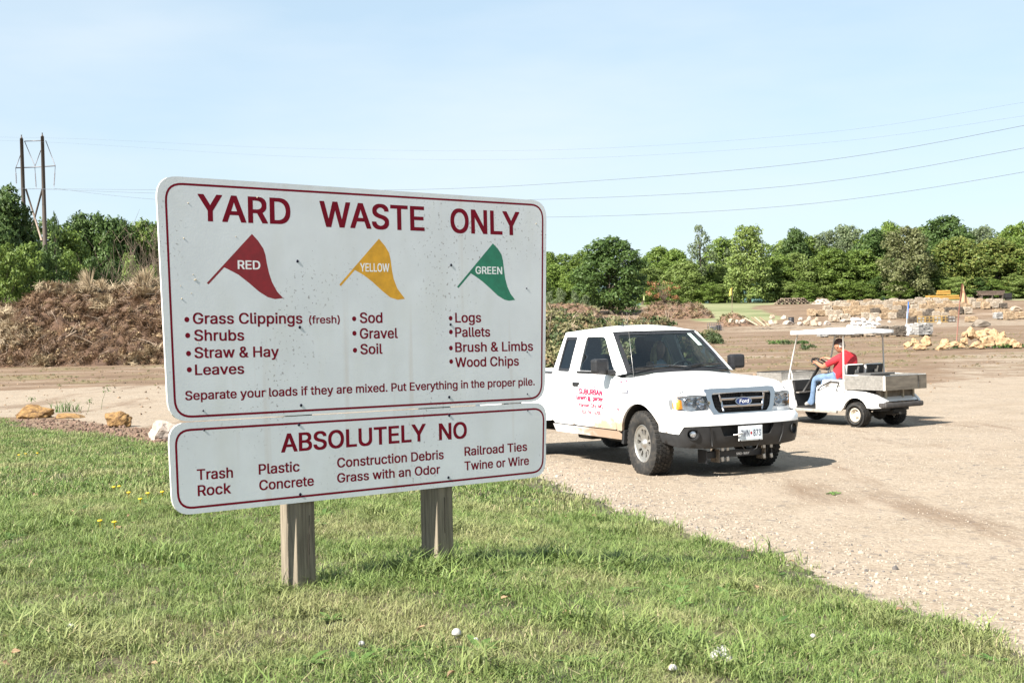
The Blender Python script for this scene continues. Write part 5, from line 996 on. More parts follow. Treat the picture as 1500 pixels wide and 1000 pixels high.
# lettering and badges on the passenger door and wing
SR = side_S(-1); off_ = lambda u, v: SR(u, v) + Vector((0, -.004, 0))
M_REDV = mat('red_vinyl', (.50, .004, .055), .45)
for tx, a, b, z, h, k in (('SUBURBAN', -1.37, -.80, .868, .070, .034), ('lawn', -1.43, -1.17, .800, .056, .030), ('&', -1.15, -1.07, .788, .060, .045), ('garden', -1.03, -.77, .800, .056, .030), ('Kansas City, MO', -1.36, -.78, .716, .046, .020), ('816-941-4700', -1.30, -.85, .632, .046, .020), ('297', -.43, -.20, 1.040, .060, .010), ('PBL 5251', -.475, -.27, .705, .034, .008)):
    text_mb(tx, off_, a, z, b, z, h, k, k * .6, slant=.2 if tx == '297' else 0).build('door_lettering' if a < -.6 else 'wing_lettering', M_REDV, truck)
mb = MB()
for a, l in ((.15, .11), (.6, .08), (1.15, .09), (1.57, .10), (2.0, .09), (2.55, .08), (3.0, .11)):
    c = (-1.08, .955); p0 = (c[0] + .035 * math.cos(a), c[1] + .02 * math.sin(a)); p1 = (c[0] + l * math.cos(a), c[1] + l * .8 * math.sin(a)); nx_, nz_ = -math.sin(a) * .004, math.cos(a) * .004
    mb.add([off_(p0[0] - nx_, p0[1] - nz_), off_(p1[0] - nx_, p1[1] - nz_), off_(p1[0] + nx_, p1[1] + nz_), off_(p0[0] + nx_, p0[1] + nz_)], [(0, 1, 2, 3)])
mb.build('door_emblem', M_REDV, truck)
bg_ = MB().box((-.315, -(Wd(-.315, .935) + .004), .935), (.20, .008, .036), bev=.003).build('wing_badge', mat('badge_dark', (.05, .05, .09), .4), truck)
text_mb('RANGER', lambda u, v: Vector((u, -(Wd(-.315, .935) + .0085), v)), -.405, .925, -.225, .925, .021, .02, .014).build('lettering', MATS['badge_silver'], bg_)
# ================================================================== PEOPLE
def skin_mesh(name, joints, bones, root, mats, level=2, paint=None):
    """joints: name -> (pos, radius or (rx, ry)); bones: pairs; one continuous surface; paint(point) -> material index"""
    ks = list(joints); ix = {k: i for i, k in enumerate(ks)}
    me = bpy.data.meshes.new(name + '_rig'); me.from_pydata([Vector(joints[k][0]) for k in ks], [(ix[a], ix[b]) for a, b in bones], [])
    o = bpy.data.objects.new(name + '_rig', me); col.objects.link(o); md = o.modifiers.new('s', 'SKIN'); md.use_smooth_shade = True
    for i, k in enumerate(ks):
        r = joints[k][1]; sv = me.skin_vertices[0].data[i]; sv.radius = r if isinstance(r, tuple) else (r, r); sv.use_root = (k == root)
    ss = o.modifiers.new('u', 'SUBSURF'); ss.levels = level; ss.render_levels = level
    dg = bpy.context.evaluated_depsgraph_get(); dg.update(); ev = o.evaluated_get(dg); m2 = bpy.data.meshes.new_from_object(ev); m2.name = name
    bpy.data.objects.remove(o)
    m2.materials.clear()
    for m_ in mats: m2.materials.append(m_)
    for p in m2.polygons:
        p.use_smooth = True
        if paint: p.material_index = paint(p.center)
    return m2
def head_mb(c, r, yaw=0, pitch=0, mi_eye=1):
    """a head with brow, nose, mouth, chin, ears and eyes; faces local +x"""
    mb = MB(); M = Matrix.Translation(c) @ Matrix.Rotation(yaw, 4, 'Z') @ Matrix.Rotation(pitch, 4, 'Y'); nu, nv = 28, 22; V = []
    for j in range(nv + 1):
        ph = math.pi * j / nv
        for i in range(nu):
            th = 2 * math.pi * i / nu; x = math.sin(ph) * math.cos(th); y = math.sin(ph) * math.sin(th); z = math.cos(ph)
            X, Y, Z = x * 1.0, y * .78, z * 1.22
            if z < 0: k = -z; X *= 1 - .10 * k; Y *= 1 - .30 * k; X += .10 * k * (1 if x > 0 else .2)
            f = max(0, x); g = lambda a, b, s: math.exp(-((y - a) ** 2 + (z - b) ** 2) / s)
            X += f * (.26 * g(0, -.18, .012) + .15 * g(0, -.04, .012) + .06 * g(0, .16, .05) + .10 * g(0, -.78, .03) + .05 * g(0, -.46, .015) - .10 * g(.30, .03, .02) - .10 * g(-.30, .03, .02) - .04 * g(0, -.52, .004))
            V.append(M @ Vector((X * r, Y * r, Z * r)))
    F_ = [(j * nu + i, (j + 1) * nu + i, (j + 1) * nu + (i + 1) % nu, j * nu + (i + 1) % nu) for j in range(nv) for i in range(nu)]
    mb.add(V, F_, 0, True)
    for s_ in (-1, 1):
        mb.lathe([(0, .30 * r * .3), (.16 * r, .05 * r), (.17 * r, 0), (0, -.05 * r)], M @ Matrix.Translation((-.02 * r, s_ * .76 * r, -.08 * r)) @ Matrix.Rotation(-s_ * 1.45, 4, 'X') @ Matrix.Scale(1.6, 4, (0, 1, 0)), 10, 0)
        mb.lathe([(0, .10 * r), (.07 * r, .07 * r), (.10 * r, 0)], M @ Matrix.Translation((.80 * r, s_ * .27 * r, .04 * r)) @ Matrix.Rotation(math.pi / 2, 4, 'Y'), 8, mi_eye)
    return mb, M
def hand_joints(J, B, tag_, wrist, direction, palm_n, thumb_side, s=1.0, curl=1.15):
    """palm and five bent fingers as chains that leave the wrist; direction = towards the knuckles"""
    d = Vector(direction).normalized(); n = Vector(palm_n).normalized(); sdw = d.cross(n).normalized() * thumb_side
    w = Vector(wrist); pc = w + d * .045 * s; J[tag_ + 'p'] = (pc, (.032 * s, .018 * s)); B.append((tag_ + 'w', tag_ + 'p'))
    for k, (off, ln) in enumerate(((.030, .95), (.010, 1.08), (-.010, 1.0), (-.029, .8))):
        a = pc + d * .045 * s + sdw * off * s; J[f'{tag_}{k}a'] = (a, .0105 * s); B.append((tag_ + 'p', f'{tag_}{k}a')); prev = f'{tag_}{k}a'; ang = 0; p = a
        for q, l in enumerate((.034, .026, .020)):
            ang += curl * (.75 if q else .55); p = p + (d * math.cos(ang) + n * math.sin(ang)) * l * ln * s; J[f'{tag_}{k}{q}'] = (p, (.0092 - .001 * q) * s); B.append((prev, f'{tag_}{k}{q}')); prev = f'{tag_}{k}{q}'
    a = w + d * .025 * s + sdw * .030 * s; J[tag_ + 't0'] = (a, .013 * s); B.append((tag_ + 'p', tag_ + 't0'))
    b = a + (d * .5 + sdw * .6 + n * .4).normalized() * .035 * s; J[tag_ + 't1'] = (b, .011 * s); B.append((tag_ + 't0', tag_ + 't1'))
    c = b + (d * .8 + n * .7 - sdw * .1).normalized() * .030 * s; J[tag_ + 't2'] = (c, .009 * s); B.append((tag_ + 't1', tag_ + 't2'))
SKIN = mat('tanned_skin', (.46, .22, .13), .55, .12, 14); SKIN2 = mat('fair_skin', (.50, .30, .22), .55, .08, 14)
REDSH = mat('red_cotton', (.52, .022, .035), .85, .15, 9, bump=.3, bscale=16); JEANS = mat('blue_denim', (.16, .25, .40), .9, .25, 12, bump=.3, bscale=25)
EYE = mat('eye_dark', (.02, .015, .012), .3)
def nearest_seg(p, segs):
    best = None
    for a, b, r, m in segs:
        ab = b - a; t = max(0, min(1, (p - a).dot(ab) / max(ab.length_squared, 1e-9))); d = (p - a - ab * t).length - r
        if best is None or d < best[0]: best = (d, m)
    return best[1]

# ================================================================== THE GOLF CART
CC = (6.169, 22.043); CH = 2.154
cart = empty('golf_cart', (CC[0], CC[1], -.112), CH, 'white utility golf cart with canopy roof and diamond-plate cargo bed', 'golf cart')
M_CARTW = mat('cart_white', (.80, .79, .77), .35, .05, 5, coat=.3); M_CANO = mat('canopy_white', (.82, .82, .82), .45, .03, 6)
M_POSTC = mat('cream_tube', (.66, .63, .58), .4); M_VIN = mat('white_vinyl', (.72, .70, .67), .5, .05, 12)
def plate_mat():
    m = mat('diamond_plate', (.52, .49, .45), .38, .2, 18, metal=.55); nt = m.node_tree; N, L = nt.nodes, nt.links
    t = N.new('ShaderNodeTexCoord'); mp_ = N.new('ShaderNodeMapping'); mp_.inputs['Rotation'].default_value = (0, .785, 0); L.new(t.outputs['Object'], mp_.inputs[0])
    b_ = N.new('ShaderNodeTexChecker'); b_.inputs['Scale'].default_value = 34; L.new(mp_.outputs[0], b_.inputs['Vector'])
    bp = N.new('ShaderNodeBump'); bp.inputs['Strength'].default_value = .8; bp.inputs['Distance'].default_value = .004; L.new(b_.outputs['Fac'], bp.inputs['Height']); L.new(bp.outputs['Normal'], N['Principled BSDF'].inputs['Normal']); return m
M_DIA = plate_mat(); M_TAILG = mat('worn_aluminium', (.30, .26, .21), .5, .3, 14, metal=.5, stretch=(1, .2, 1)); M_DK = mat('cart_black', (.014, .013, .013), .6, .2, 20)
# canopy roof: shallow tray with a soft crown and rounded corners
rf = rounded([(.02, -.55), (1.48, -.55), (1.48, .55), (.02, .55)], .10, 4)
def rfS(z0, k): return lambda x, y: Vector((x, y, z0 + k * (1 - ((x - .75) / .75) ** 2) * (1 - (y / .57) ** 2) + .006 * math.cos(y * 14) * (1 - (y / .57) ** 2)))
mb = panel(MB(), rf, [], rfS(1.625, .045), .12, (0, 0, 1), .055); panel(mb, rf, [], rfS(1.57, .02), .2, (0, 0, -1), 0); mb.build('roof', M_CANO, cart)
# roof struts
MB().tube([(1.32, .48, 1.585), (1.43, .49, 1.20), (1.50, .49, .96), (1.545, .49, .78)], .015, 8).tube([(1.50, .49, .97), (1.47, .49, .88), (1.45, .49, .76)], .012, 8).build('roof_strut', M_POSTC, cart)
MB().tube([(1.32, -.48, 1.585), (1.43, -.49, 1.20), (1.50, -.49, .96), (1.545, -.49, .78)], .015, 8).tube([(1.50, -.49, .97), (1.47, -.49, .88), (1.45, -.49, .76)], .012, 8).build('roof_strut', M_POSTC, cart)
for q in (-1, 1): MB().tube([(.26, q * .49, 1.585), (.255, q * .50, 1.2), (.25, q * .51, .60)], .015, 8).build('roof_strut', M_POSTC, cart)
# body side: pod over the rear wheel
def arcp(cx, cz, r, a0, a1, n=12): return [(cx + r * math.cos(a0 + (a1 - a0) * k / n), cz + r * math.sin(a0 + (a1 - a0) * k / n)) for k in range(n + 1)]
body_o = [(.90, .27), (.90, .66), (.82, .70), (.30, .69), (.10, .63), (-.20, .60), (-.42, .55), (-.55, .46), (-.57, .35), (-.40, .31)] + arcp(.02, .22, .285, math.pi * .90, math.pi * .10, 12)[::1] + [(.40, .27)]
body_o = [(.90, .27), (.90, .66), (.82, .70), (.30, .69), (.10, .63), (-.20, .60), (-.42, .55), (-.55, .46), (-.57, .35), (-.33, .33)] + arcp(.02, .22, .28, math.pi * .86, math.pi * .12, 12) + [(.34, .27)]
for q in (-1, 1):
    Sb = lambda x, z: Vector((x, q * (.50 - .05 * max(0, (z - .45) / .25) ** 2 - .04 * max(0, (-x - .25) / .3) ** 2), z))
    panel(MB(), body_o, [], Sb, .06, (0, q, 0), .05).build('body_side', M_CARTW, cart)
V = [Vector((x, y, z)) for x, z in [(.82, .68), (.30, .675), (.10, .62), (-.20, .59), (-.42, .54), (-.55, .45)] for y in (-.46, -.25, .25, .46)]
MB().add(V, [(i * 4 + j, (i + 1) * 4 + j, (i + 1) * 4 + j + 1, i * 4 + j + 1) for i in range(5) for j in range(3)], 0, True).build('body_top', M_CARTW, cart)
MB().box((.90, 0, .50), (.03, .92, .38)).build('seat_box_front', M_DK, cart)
MB().box((1.08, 0, .285), (1.15, .96, .04), bev=.01).box((.2, 0, .36), (1.2, .70, .16)).build('floor', M_DK, cart)
for q in (-1, 1): MB().box((.93, q * .50, .25), (1.02, .05, .055), bev=.012).build('rocker', mat('aluminium_trim', (.50, .47, .42), .4, .2, 20, metal=.6), cart)
# front cowl: a raked shell with a dash behind it
co_ = [(1.40, .27), (1.56, .27), (1.66, .32), (1.98, .40), (2.08, .48), (2.05, .60), (1.85, .70), (1.62, .77), (1.52, .77)]
for q in (-1, 1): panel(MB(), [(1.38, .26), (1.52, .27), (1.56, .36)] + arcp(1.78, .24, .25, math.pi * .80, math.pi * .2, 6) + [(2.10, .36), (2.10, .52), (1.98, .62), (1.66, .75), (1.50, .76)], [], lambda x, z: Vector((x, q * (.49 - .10 * max(0, (x - 1.6) / .5) ** 2), z)), .07, (0, q, 0), .04).build('cowl_side', M_CARTW, cart)
V = [Vector((x, y * (1 - .18 * max(0, (x - 1.6) / .5)), z)) for x, z in [(1.50, .76), (1.66, .755), (1.98, .625), (2.10, .52), (2.11, .36)] for y in (-.48, -.2, .2, .48)]
MB().add(V, [(i * 4 + j, i * 4 + j + 1, (i + 1) * 4 + j + 1, (i + 1) * 4 + j) for i in range(4) for j in range(3)], 0, True).build('front_cowl', M_CARTW, cart)
MB().box((1.48, 0, .66), (.10, .92, .20), rot=(0, .1, 0), bev=.02).box((1.43, 0, .42), (.03, .94, .28)).build('dashboard', M_DK, cart)
MB().box((1.42, 0, .545), (.16, .90, .02)).build('dash_shelf', mat('dash_grey', (.20, .18, .16), .6, .3, 12), cart)
# front cargo basket of plate
for nm, c_, d_ in (('basket_side', (2.02, .50, .80), (.62, .015, .17)), ('basket_side', (2.02, -.50, .80), (.62, .015, .17)), ('basket_end', (1.72, 0, .80), (.015, 1.0, .17)), ('basket_end', (2.33, 0, .80), (.015, 1.0, .17)), ('basket_floor', (2.02, 0, .72), (.60, 1.0, .015))):
    MB().box(c_, d_).build(nm, M_DIA if nm != 'basket_floor' else M_TAILG, cart)
MB().tube([(1.72, -.50, .89), (2.33, -.50, .89), (2.33, .50, .89), (1.72, .50, .89), (1.72, -.50, .89)], .008, 6).build('basket_rim', M_DK, cart)
# seat
MB().box((.52, 0, .735), (.50, .98, .11), bev=.04).build('seat_cushion', M_VIN, cart)
for y in (.235, -.245):
    sb = MB().box((.275, y, .955), (.07, .44, .20), rot=(0, -.13, 0), bev=.03).build('seat_backrest', M_VIN, cart)
    MB().box((.232, y, .958), (.02, .40, .17), rot=(0, -.13, 0), bev=.008).build('backrest_shell', M_DK, sb)
    MB().box((.219, y - .02, .93), (.01, .09, .05), rot=(0, -.13, .1)).box((.219, y - .05, .97), (.01, .035, .09), rot=(.3, -.13, 0)).build('backrest_bracket', M_STEEL, sb)
MB().tube([(.86, .50, .60), (.74, .515, .68), (.55, .51, .765), (.36, .51, .755), (.42, .51, .60)], .013, 7).build('hip_rail', M_DK, cart)
MB().tube([(.86, -.50, .60), (.74, -.515, .68), (.55, -.51, .765), (.36, -.51, .755), (.42, -.51, .60)], .013, 7).build('hip_rail', M_DK, cart)
# bed
bx0, bx1, bw = -.62, .22, .505
for nm, c_, d_, m_ in (('bed_side_panel', ((bx0 + bx1) / 2, bw, .755), (bx1 - bx0, .018, .235), M_DIA), ('bed_side_panel', ((bx0 + bx1) / 2, -bw, .755), (bx1 - bx0, .018, .235), M_DIA), ('tailgate', (bx0 - .012, 0, .755), (.02, bw * 2 + .02, .235), M_TAILG), ('headboard', (bx1, 0, .755), (.018, bw * 2 - .02, .235), M_DIA), ('bed_floor', ((bx0 + bx1) / 2, 0, .65), (bx1 - bx0, bw * 2 - .02, .02), M_TAILG)):
    MB().box(c_, d_).build(nm, m_, cart)
MB().tube([(bx0 - .01, bw, .875), (bx1, bw, .875)], .010, 6).tube([(bx0 - .01, -bw, .875), (bx1, -bw, .875)], .010, 6).tube([(bx0 - .01, -bw, .875), (bx0 - .01, bw, .875)], .010, 6).build('bed_rim', M_STEEL, cart)
MB().box((bx0 - .002, bw + .004, .755), (.045, .014, .24)).build('corner_bracket', M_POSTC, cart)
MB().tube([(bx0 - .027, -.30, .86), (bx0 - .027, -.30, .66)], .006, 5).build('tailgate_latch', M_DK, cart)
MB().box((.02, .0, .885), (.36, .62, .035), rot=(0, .03, 0), bev=.008).box((.0, .06, .84), (.30, .5, .06)).build('cargo_lid', mat('grey_lid', (.09, .085, .08), .5, .2, 10), cart)
# rear: bulkhead, black bumper, bed supports
MB().box((-.40, 0, .50), (.10, .80, .24)).build('rear_bulkhead', mat('dusty_bulkhead', (.12, .10, .075), .8, .35, 8), cart)
for y in (.30, -.12, -.38): MB().box((-.47, y, .53), (.03, .035, .21)).build('bed_support', mat('dusty_strut', (.33, .29, .22), .7, .25, 15), cart)
MB().box((-.58, 0, .39), (.08, .94, .09), bev=.03).box((-.50, .45, .39), (.18, .06, .085), bev=.02).box((-.50, -.45, .39), (.18, .06, .085), bev=.02).build('rear_bumper', mat('faded_black_rubber', (.05, .045, .042), .7, .3, 12), cart)
MB().tube([(0, -.45, .205), (0, .45, .205)], .035, 8).lathe([(0, .10), (.09, .07), (.11, 0), (.09, -.07), (0, -.10)], Matrix.Translation((0, -.08, .21)) @ Matrix.Rotation(1.57, 4, 'Y'), 10).box((-.30, -.05, .26), (.30, .30, .10), bev=.02).tube([(-.45, .1, .24), (-.62, .12, .25)], .02, 6).build('drivetrain', M_DARK, cart)
for (x, q, st) in ((0, -1, 0), (0, 1, 0), (1.78, -1, .12), (1.78, 1, .12)): wheel(cart, (x, q * .44, .212), q, .212, .20, .112, 'steel', st, name='wheel')
# steering
sM = Matrix.Translation((.98, .28, 1.05)) @ Matrix.Rotation(-.60, 4, 'Y'); n = 20
ring = [sM @ Vector((.165 * math.cos(6.2832 * k / n), .165 * math.sin(6.2832 * k / n), 0)) for k in range(n + 1)]
mb = MB().tube(ring, .015, 6, caps=False)
for a in (1.2, 3.14 - 1.2, 4.71): mb.tube([sM @ Vector((0, 0, -.02)), sM @ Vector((.18 * math.sin(a), .18 * math.cos(a), 0))], .016, 6)
mb.lathe([(0, .02), (.05, .015), (.055, -.03), (0, -.04)], sM, 12); mb.build('steering_wheel', M_DK, cart)
MB().tube([sM @ Vector((0, 0, -.02)), (1.18, .28, .80), (1.42, .28, .52)], .026, 8).build('steering_column', M_DK, cart)

# ---- the man at the wheel (in the cart's space)
man = empty('person', cart.matrix_basis @ Vector((0, 0, 0)), CH, 'man in a red polo shirt and jeans driving the golf cart', 'person')
man.location = (CC[0], CC[1], -.112)
J = {'pel': ((.44, .28, .86), (.17, .185)), 'bel': ((.41, .28, .98), (.165, .19)), 'che': ((.38, .28, 1.12), (.15, .19)), 'nk': ((.42, .28, 1.235), (.055, .06)), 'hd': ((.475, .28, 1.30), .052),
     'ls': ((.40, .45, 1.16), .078), 'le': ((.70, .52, 1.00), .046), 'lw': ((.93, .42, 1.065), .029), 'rs': ((.40, .11, 1.16), .078), 're': ((.69, .07, 1.05), .046), 'rw': ((.93, .15, 1.14), .029),
     'lls': ((.56, .50, 1.08), .060), 'rrs': ((.55, .07, 1.10), .060),
     'lh': ((.55, .37, .84), .095), 'lk': ((.98, .42, .80), .068), 'lan': ((1.06, .42, .39), .046), 'lt': ((1.22, .43, .335), .038), 'rh': ((.55, .19, .84), .095), 'rk': ((.98, .16, .80), .068), 'ran': ((1.14, .14, .39), .046), 'rt': ((1.30, .13, .345), .038),
     'lhe': ((1.03, .42, .335), .036), 'rhe': ((1.10, .14, .335), .036)}
B = [('pel', 'bel'), ('bel', 'che'), ('che', 'nk'), ('nk', 'hd'), ('che', 'ls'), ('ls', 'lls'), ('lls', 'le'), ('le', 'lw'), ('che', 'rs'), ('rs', 'rrs'), ('rrs', 're'), ('re', 'rw'), ('pel', 'lh'), ('lh', 'lk'), ('lk', 'lan'), ('lan', 'lt'), ('lan', 'lhe'), ('pel', 'rh'), ('rh', 'rk'), ('rk', 'ran'), ('ran', 'rt'), ('ran', 'rhe')]
hand_joints(J, B, 'l', J['lw'][0], (.85, -.35, .35), (.25, 0, -.95), 1, 1.0, .95); hand_joints(J, B, 'r', J['rw'][0], (.80, .35, .15), (.35, 0, -.9), -1, 1.0, .95)
v = lambda k: Vector(J[k][0])
SEG = [(v('pel') + Vector((0, 0, .03)), v('che'), .18, 1), (v('che'), v('nk') - Vector((0, 0, .03)), .08, 1), (v('nk') + Vector((.01, 0, .02)), v('hd'), .05, 0), (v('ls'), v('lls'), .07, 1), (v('lls') + (v('le') - v('lls')) * .35, v('lw'), .045, 0), (v('rs'), v('rrs'), .07, 1), (v('rrs') + (v('re') - v('rrs')) * .35, v('rw'), .045, 0),
       (v('lw'), v('lp'), .04, 0), (v('rw'), v('rp'), .04, 0), (v('pel') - Vector((0, 0, .10)), v('lh'), .11, 2), (v('lh'), v('lk'), .09, 2), (v('lk'), v('lan'), .06, 2), (v('lan') - Vector((0, 0, .05)), v('lt'), .03, 3), (v('rh'), v('rk'), .09, 2), (v('rk'), v('ran'), .06, 2), (v('ran') - Vector((0, 0, .05)), v('rt'), .03, 3)]
bme = skin_mesh('body', J, B, 'pel', [SKIN, REDSH, JEANS, mat('work_shoe', (.25, .24, .23), .7)], 2, lambda p: nearest_seg(p, SEG))
link('body', bme, man)
hb, HM = head_mb(Vector((.535, .28, 1.365)), .098, .10, .22); hb.build('head', [SKIN, EYE], man)
# grey hair, beard line and a dark brown cap worn low at the back
def shell(mb, M, r, z0, z1, a0, a1, k=1.06, mi=0):
    nu, nv = 20, 8; V = []
    for j in range(nv + 1):
        ph = math.acos(max(-1, min(1, z1 + (z0 - z1) * j / nv)))
        for i in range(nu + 1):
            th = a0 + (a1 - a0) * i / nu; V.append(M @ Vector((math.sin(ph) * math.cos(th) * r * k, math.sin(ph) * math.sin(th) * r * .78 * k * 1.03, math.cos(ph) * 1.22 * r * k)))
    return mb.add(V, [(j * (nu + 1) + i, (j + 1) * (nu + 1) + i, (j + 1) * (nu + 1) + i + 1, j * (nu + 1) + i + 1) for j in range(nv) for i in range(nu)], mi, True)
shell(MB(), HM, .098, -.30, .45, 2.0, 6.283 - 2.0, 1.04).build('hair', mat('grey_hair', (.50, .46, .42), .8, .3, 60), man)
shell(MB(), HM, .098, .30, 1.0, 0, 6.2832, 1.12).build('cap', mat('brown_cap', (.06, .035, .032), .8, .3, 30), man)
MB().tube([(.40, .28 + .05, 1.225), (.36, .28, 1.245), (.40, .28 - .05, 1.225), (.46, .28 - .03, 1.205), (.47, .28 + .03, 1.205), (.40, .28 + .05, 1.225)], .012, 6).build('collar', REDSH, man)

# ---- the woman driving the pickup (in the truck's space)
wom = empty('person', truck.location, TH, 'woman with long blond hair and sleeveless pale top driving the white pickup', 'person')
W0 = {'pel': ((-1.45, .40, .90), (.15, .16)), 'bel': ((-1.50, .40, 1.0), (.11, .14)), 'che': ((-1.54, .40, 1.13), (.11, .15)), 'nk': ((-1.55, .40, 1.245), (.045, .048)), 'hd': ((-1.53, .40, 1.30), .045),
      'ls': ((-1.53, .54, 1.19), .05), 'le': ((-1.35, .62, 1.0), .036), 'lw': ((-1.16, .55, 1.12), .024), 'rs': ((-1.53, .26, 1.19), .05), 're': ((-1.35, .18, 1.0), .036), 'rw': ((-1.16, .26, 1.12), .024),
      'lh': ((-1.32, .50, .88), .085), 'lk': ((-.98, .52, .90), .06), 'la': ((-.75, .52, .56), .045), 'rh': ((-1.32, .31, .88), .085), 'rk': ((-.98, .29, .90), .06), 'ra': ((-.75, .29, .56), .045)}
WB = [('pel', 'bel'), ('bel', 'che'), ('che', 'nk'), ('nk', 'hd'), ('che', 'ls'), ('ls', 'le'), ('le', 'lw'), ('che', 'rs'), ('rs', 're'), ('re', 'rw'), ('pel', 'lh'), ('lh', 'lk'), ('lk', 'la'), ('pel', 'rh'), ('rh', 'rk'), ('rk', 'ra')]
hand_joints(W0, WB, 'l', W0['lw'][0], (.7, -.4, .5), (.5, 0, -.8), 1, .9, 1.0); hand_joints(W0, WB, 'r', W0['rw'][0], (.7, .4, .5), (.5, 0, -.8), -1, .9, 1.0)
v = lambda k: Vector(W0[k][0])
SEGW = [(v('pel'), v('che'), .14, 1), (v('che'), v('nk') - Vector((0, 0, .06)), .08, 1), (v('nk'), v('hd'), .05, 0), (v('ls'), v('le'), .05, 0), (v('le'), v('lw'), .04, 0), (v('rs'), v('re'), .05, 0), (v('re'), v('rw'), .04, 0), (v('lw'), v('lp'), .04, 0), (v('rw'), v('rp'), .04, 0), (v('lh'), v('lk'), .09, 2), (v('lk'), v('la'), .07, 2), (v('rh'), v('rk'), .09, 2), (v('rk'), v('ra'), .07, 2)]
link('body', skin_mesh('body', W0, WB, 'pel', [SKIN2, mat('pale_blue_top', (.45, .55, .66), .8, .1, 10), JEANS], 2, lambda p: nearest_seg(p, SEGW)), wom)
hb, WM_ = head_mb(Vector((-1.50, .40, 1.375)), .092, -.12, 0); hb.build('head', [SKIN2, EYE], wom)
mb = shell(MB(), WM_, .092, -.85, 1.0, 1.05, 6.283 - 1.05, 1.12); r_ = random.Random(3)
for i in range(60):
    s_ = r_.choice((-1, 1)); a = r_.uniform(1.05, 2.6) * s_; p0 = WM_ @ Vector((.098 * math.cos(a), .085 * math.sin(a), .03)); p1 = p0 + Vector((r_.uniform(-.01, .03), s_ * r_.uniform(.0, .03), -.12)); p2 = p1 + Vector((r_.uniform(-.01, .03), s_ * r_.uniform(-.02, .02), -.11))
    mb.tube([p0, p1, p2], [.014, .013, .005], 5)
mb.build('hair', mat('blond_hair', (.60, .47, .27), .6, .25, 80), wom)
# ================================================================== TREES
LEAF = {'mid': ((.085, .145, .024), (.20, .27, .055)), 'dark': ((.048, .090, .022), (.105, .165, .042)), 'light': ((.14, .21, .045), (.25, .31, .09)), 'olive': ((.12, .14, .05), (.22, .225, .10)),
        'rusty': ((.085, .14, .028), (.21, .22, .055)), 'grey': ((.11, .155, .065), (.21, .25, .13))}
LM = {k: leafmat('leaves_' + k, *v_, .28, .12) for k, v_ in LEAF.items()}
M_BARK = mat('bark', (.12, .095, .07), .95, .35, 6, bump=.5, bscale=9)
def leaves_mesh(name, lobes, per, leaf, seed, droop=0.0):
    """thousands of small folded leaves gathered on lobes (centre, radius); one mesh"""
    r = np.random.RandomState(seed); C_ = []; N_ = []
    for (c, rad) in lobes:
        n = max(20, int(per * rad ** 2)); d = r.normal(0, 1, (n, 3)); d /= np.linalg.norm(d, axis=1)[:, None]
        d[:, 2] = np.where(d[:, 2] < -.5, -d[:, 2], d[:, 2]); rr = rad * (.50 + .55 * r.uniform(0, 1, n) ** .6) * (1 + .18 * np.sin(d[:, 0] * 7 + d[:, 2] * 5 + seed))
        C_.append(np.array(c) + d * rr[:, None] * np.array([1, 1, .85])); N_.append(d + r.normal(0, .55, (n, 3)))
    C_ = np.concatenate(C_); N_ = np.concatenate(N_); N_ /= np.linalg.norm(N_, axis=1)[:, None]; n = len(C_)
    t = np.cross(N_, r.normal(0, 1, (n, 3))); t /= np.linalg.norm(t, axis=1)[:, None]; b = np.cross(N_, t)
    s = leaf * r.uniform(.55, 1.25, n)[:, None]; t[:, 2] -= droop; w = .55
    co = np.stack([C_ - t * s * .5, C_ + b * s * w * .5 - N_ * s * .10, C_ + t * s * .6, C_ - b * s * w * .5 - N_ * s * .10], 1).reshape(-1, 3)
    me = bpy.data.meshes.new(name); me.vertices.add(4 * n); me.vertices.foreach_set('co', co.ravel().astype(np.float32)); me.loops.add(4 * n); me.loops.foreach_set('vertex_index', np.arange(4 * n, dtype=np.int32))
    me.polygons.add(n); me.polygons.foreach_set('loop_start', np.arange(0, 4 * n, 4, dtype=np.int32)); me.update(); me.validate(); return me
